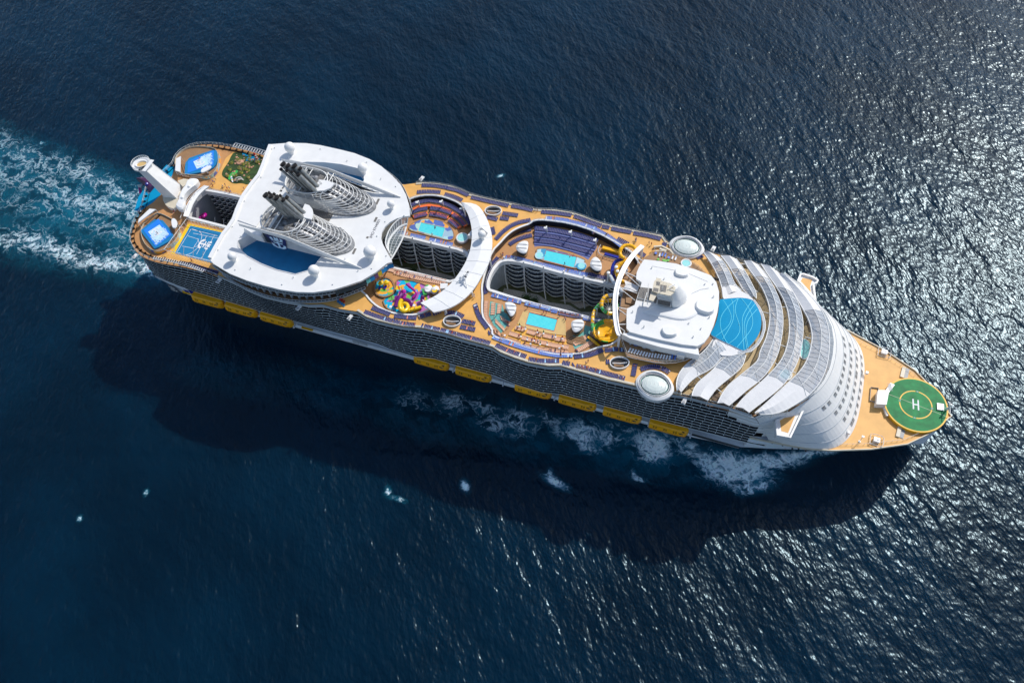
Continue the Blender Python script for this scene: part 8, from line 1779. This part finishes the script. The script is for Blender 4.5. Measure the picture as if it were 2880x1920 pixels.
def math_(op,a,b_=None,clamp=False):
    n=N.new('ShaderNodeMath'); n.operation=op; n.use_clamp=clamp
    for i,v in enumerate((a,b_)):
        if v is None: continue
        if isinstance(v,(int,float)): n.inputs[i].default_value=v
        else: Lk.new(v,n.inputs[i])
    return n.outputs[0]
def ramp(v,a,b_,c=0,d=1):
    n=N.new('ShaderNodeMapRange'); n.interpolation_type='SMOOTHSTEP'; Lk.new(v,n.inputs[0]); n.inputs[1].default_value=a; n.inputs[2].default_value=b_; n.inputs[3].default_value=c; n.inputs[4].default_value=d; return n.outputs[0]
# broken foam: warped filaments eat into the mask
wv=N.new('ShaderNodeTexNoise'); wv.inputs['Scale'].default_value=.11; wv.inputs['Detail'].default_value=3; Lk.new(tc.outputs['Object'],wv.inputs['Vector'])
wm=N.new('ShaderNodeVectorMath'); wm.operation='MULTIPLY_ADD'; wm.inputs[1].default_value=(11,11,0); Lk.new(wv.outputs['Color'],wm.inputs[0]); Lk.new(tc.outputs['Object'],wm.inputs[2])
def rnoise(scale,det,width,st=(1,1,1)):
    mp=N.new('ShaderNodeMapping'); mp.inputs['Scale'].default_value=st; Lk.new(wm.outputs[0],mp.inputs[0]); n=N.new('ShaderNodeTexNoise'); n.inputs['Scale'].default_value=scale; n.inputs['Detail'].default_value=det; n.inputs['Roughness'].default_value=.6; Lk.new(mp.outputs[0],n.inputs['Vector'])
    return ramp(math_('ABSOLUTE',math_('SUBTRACT',n.outputs['Fac'],.5)),0,width,1,0),n.outputs['Fac']
ra,na=rnoise(.12,6,.10,(.8,1.2,1)); rb,nb=rnoise(.33,5,.13); f2=noise(1.3,4,.65)
pat=math_('ADD',math_('ADD',math_('MULTIPLY',ra,.34),math_('MULTIPLY',rb,.26)),math_('ADD',math_('MULTIPLY',f2,.34),math_('MULTIPLY',na,.45)))
fm=math_('ADD',sp.outputs[0],math_('SUBTRACT',pat,1.09)); foamF=ramp(fm,-.05,.74); brk=noise(.75,5,.7,dist=1.4); foamF=math_('MULTIPLY',foamF,ramp(math_('ADD',math_('MULTIPLY',brk,.75),math_('MULTIPLY',rb,.22)),.30,.56,.22,.97))
tl=math_('MULTIPLY',sp.outputs[1],ramp(na,.3,.7,.45,1.45)); tl=math_('ADD',tl,math_('MULTIPLY',ramp(fm,-.35,.3),.35),True); tl=math_('MULTIPLY',tl,ramp(math_('ADD',sp.outputs[0],sp.outputs[1]),.02,.12))
mix1=N.new('ShaderNodeMix'); mix1.data_type='RGBA'; mix1.inputs[6].default_value=(.0003,.0118,.0285,1); mix1.inputs[7].default_value=(.005,.13,.20,1); Lk.new(tl,mix1.inputs[0])
big=ramp(noise(.012,3,.5),.35,.65,.75,1.25); sc=N.new('ShaderNodeVectorMath'); sc.operation='SCALE'; Lk.new(mix1.outputs[2],sc.inputs[0]); Lk.new(big,sc.inputs['Scale'])
mix2=N.new('ShaderNodeMix'); mix2.data_type='RGBA'; Lk.new(sc.outputs[0],mix2.inputs[6]); mix2.inputs[7].default_value=(.84,.96,1,1); Lk.new(foamF,mix2.inputs[0]); Lk.new(mix2.outputs[2],b.inputs['Base Color'])
Lk.new(ramp(foamF,0,1,.25,.8),b.inputs['Roughness'])
h1=noise(.26,2,.5,(1,2.1,1),40); h2=noise(.62,1.5,.5,(1,1.9,1),34)
hh=math_('ADD',math_('MULTIPLY',h1,.68),math_('MULTIPLY',h2,.42)); hh=math_('ADD',hh,math_('MULTIPLY',foamF,.12))
bp=N.new('ShaderNodeBump'); bp.inputs['Strength'].default_value=1.0; bp.inputs['Distance'].default_value=1.0; Lk.new(hh,bp.inputs['Height']); Lk.new(bp.outputs[0],b.inputs['Normal'])
sea.location.z=0
SC.cycles.sample_clamp_indirect=4.0
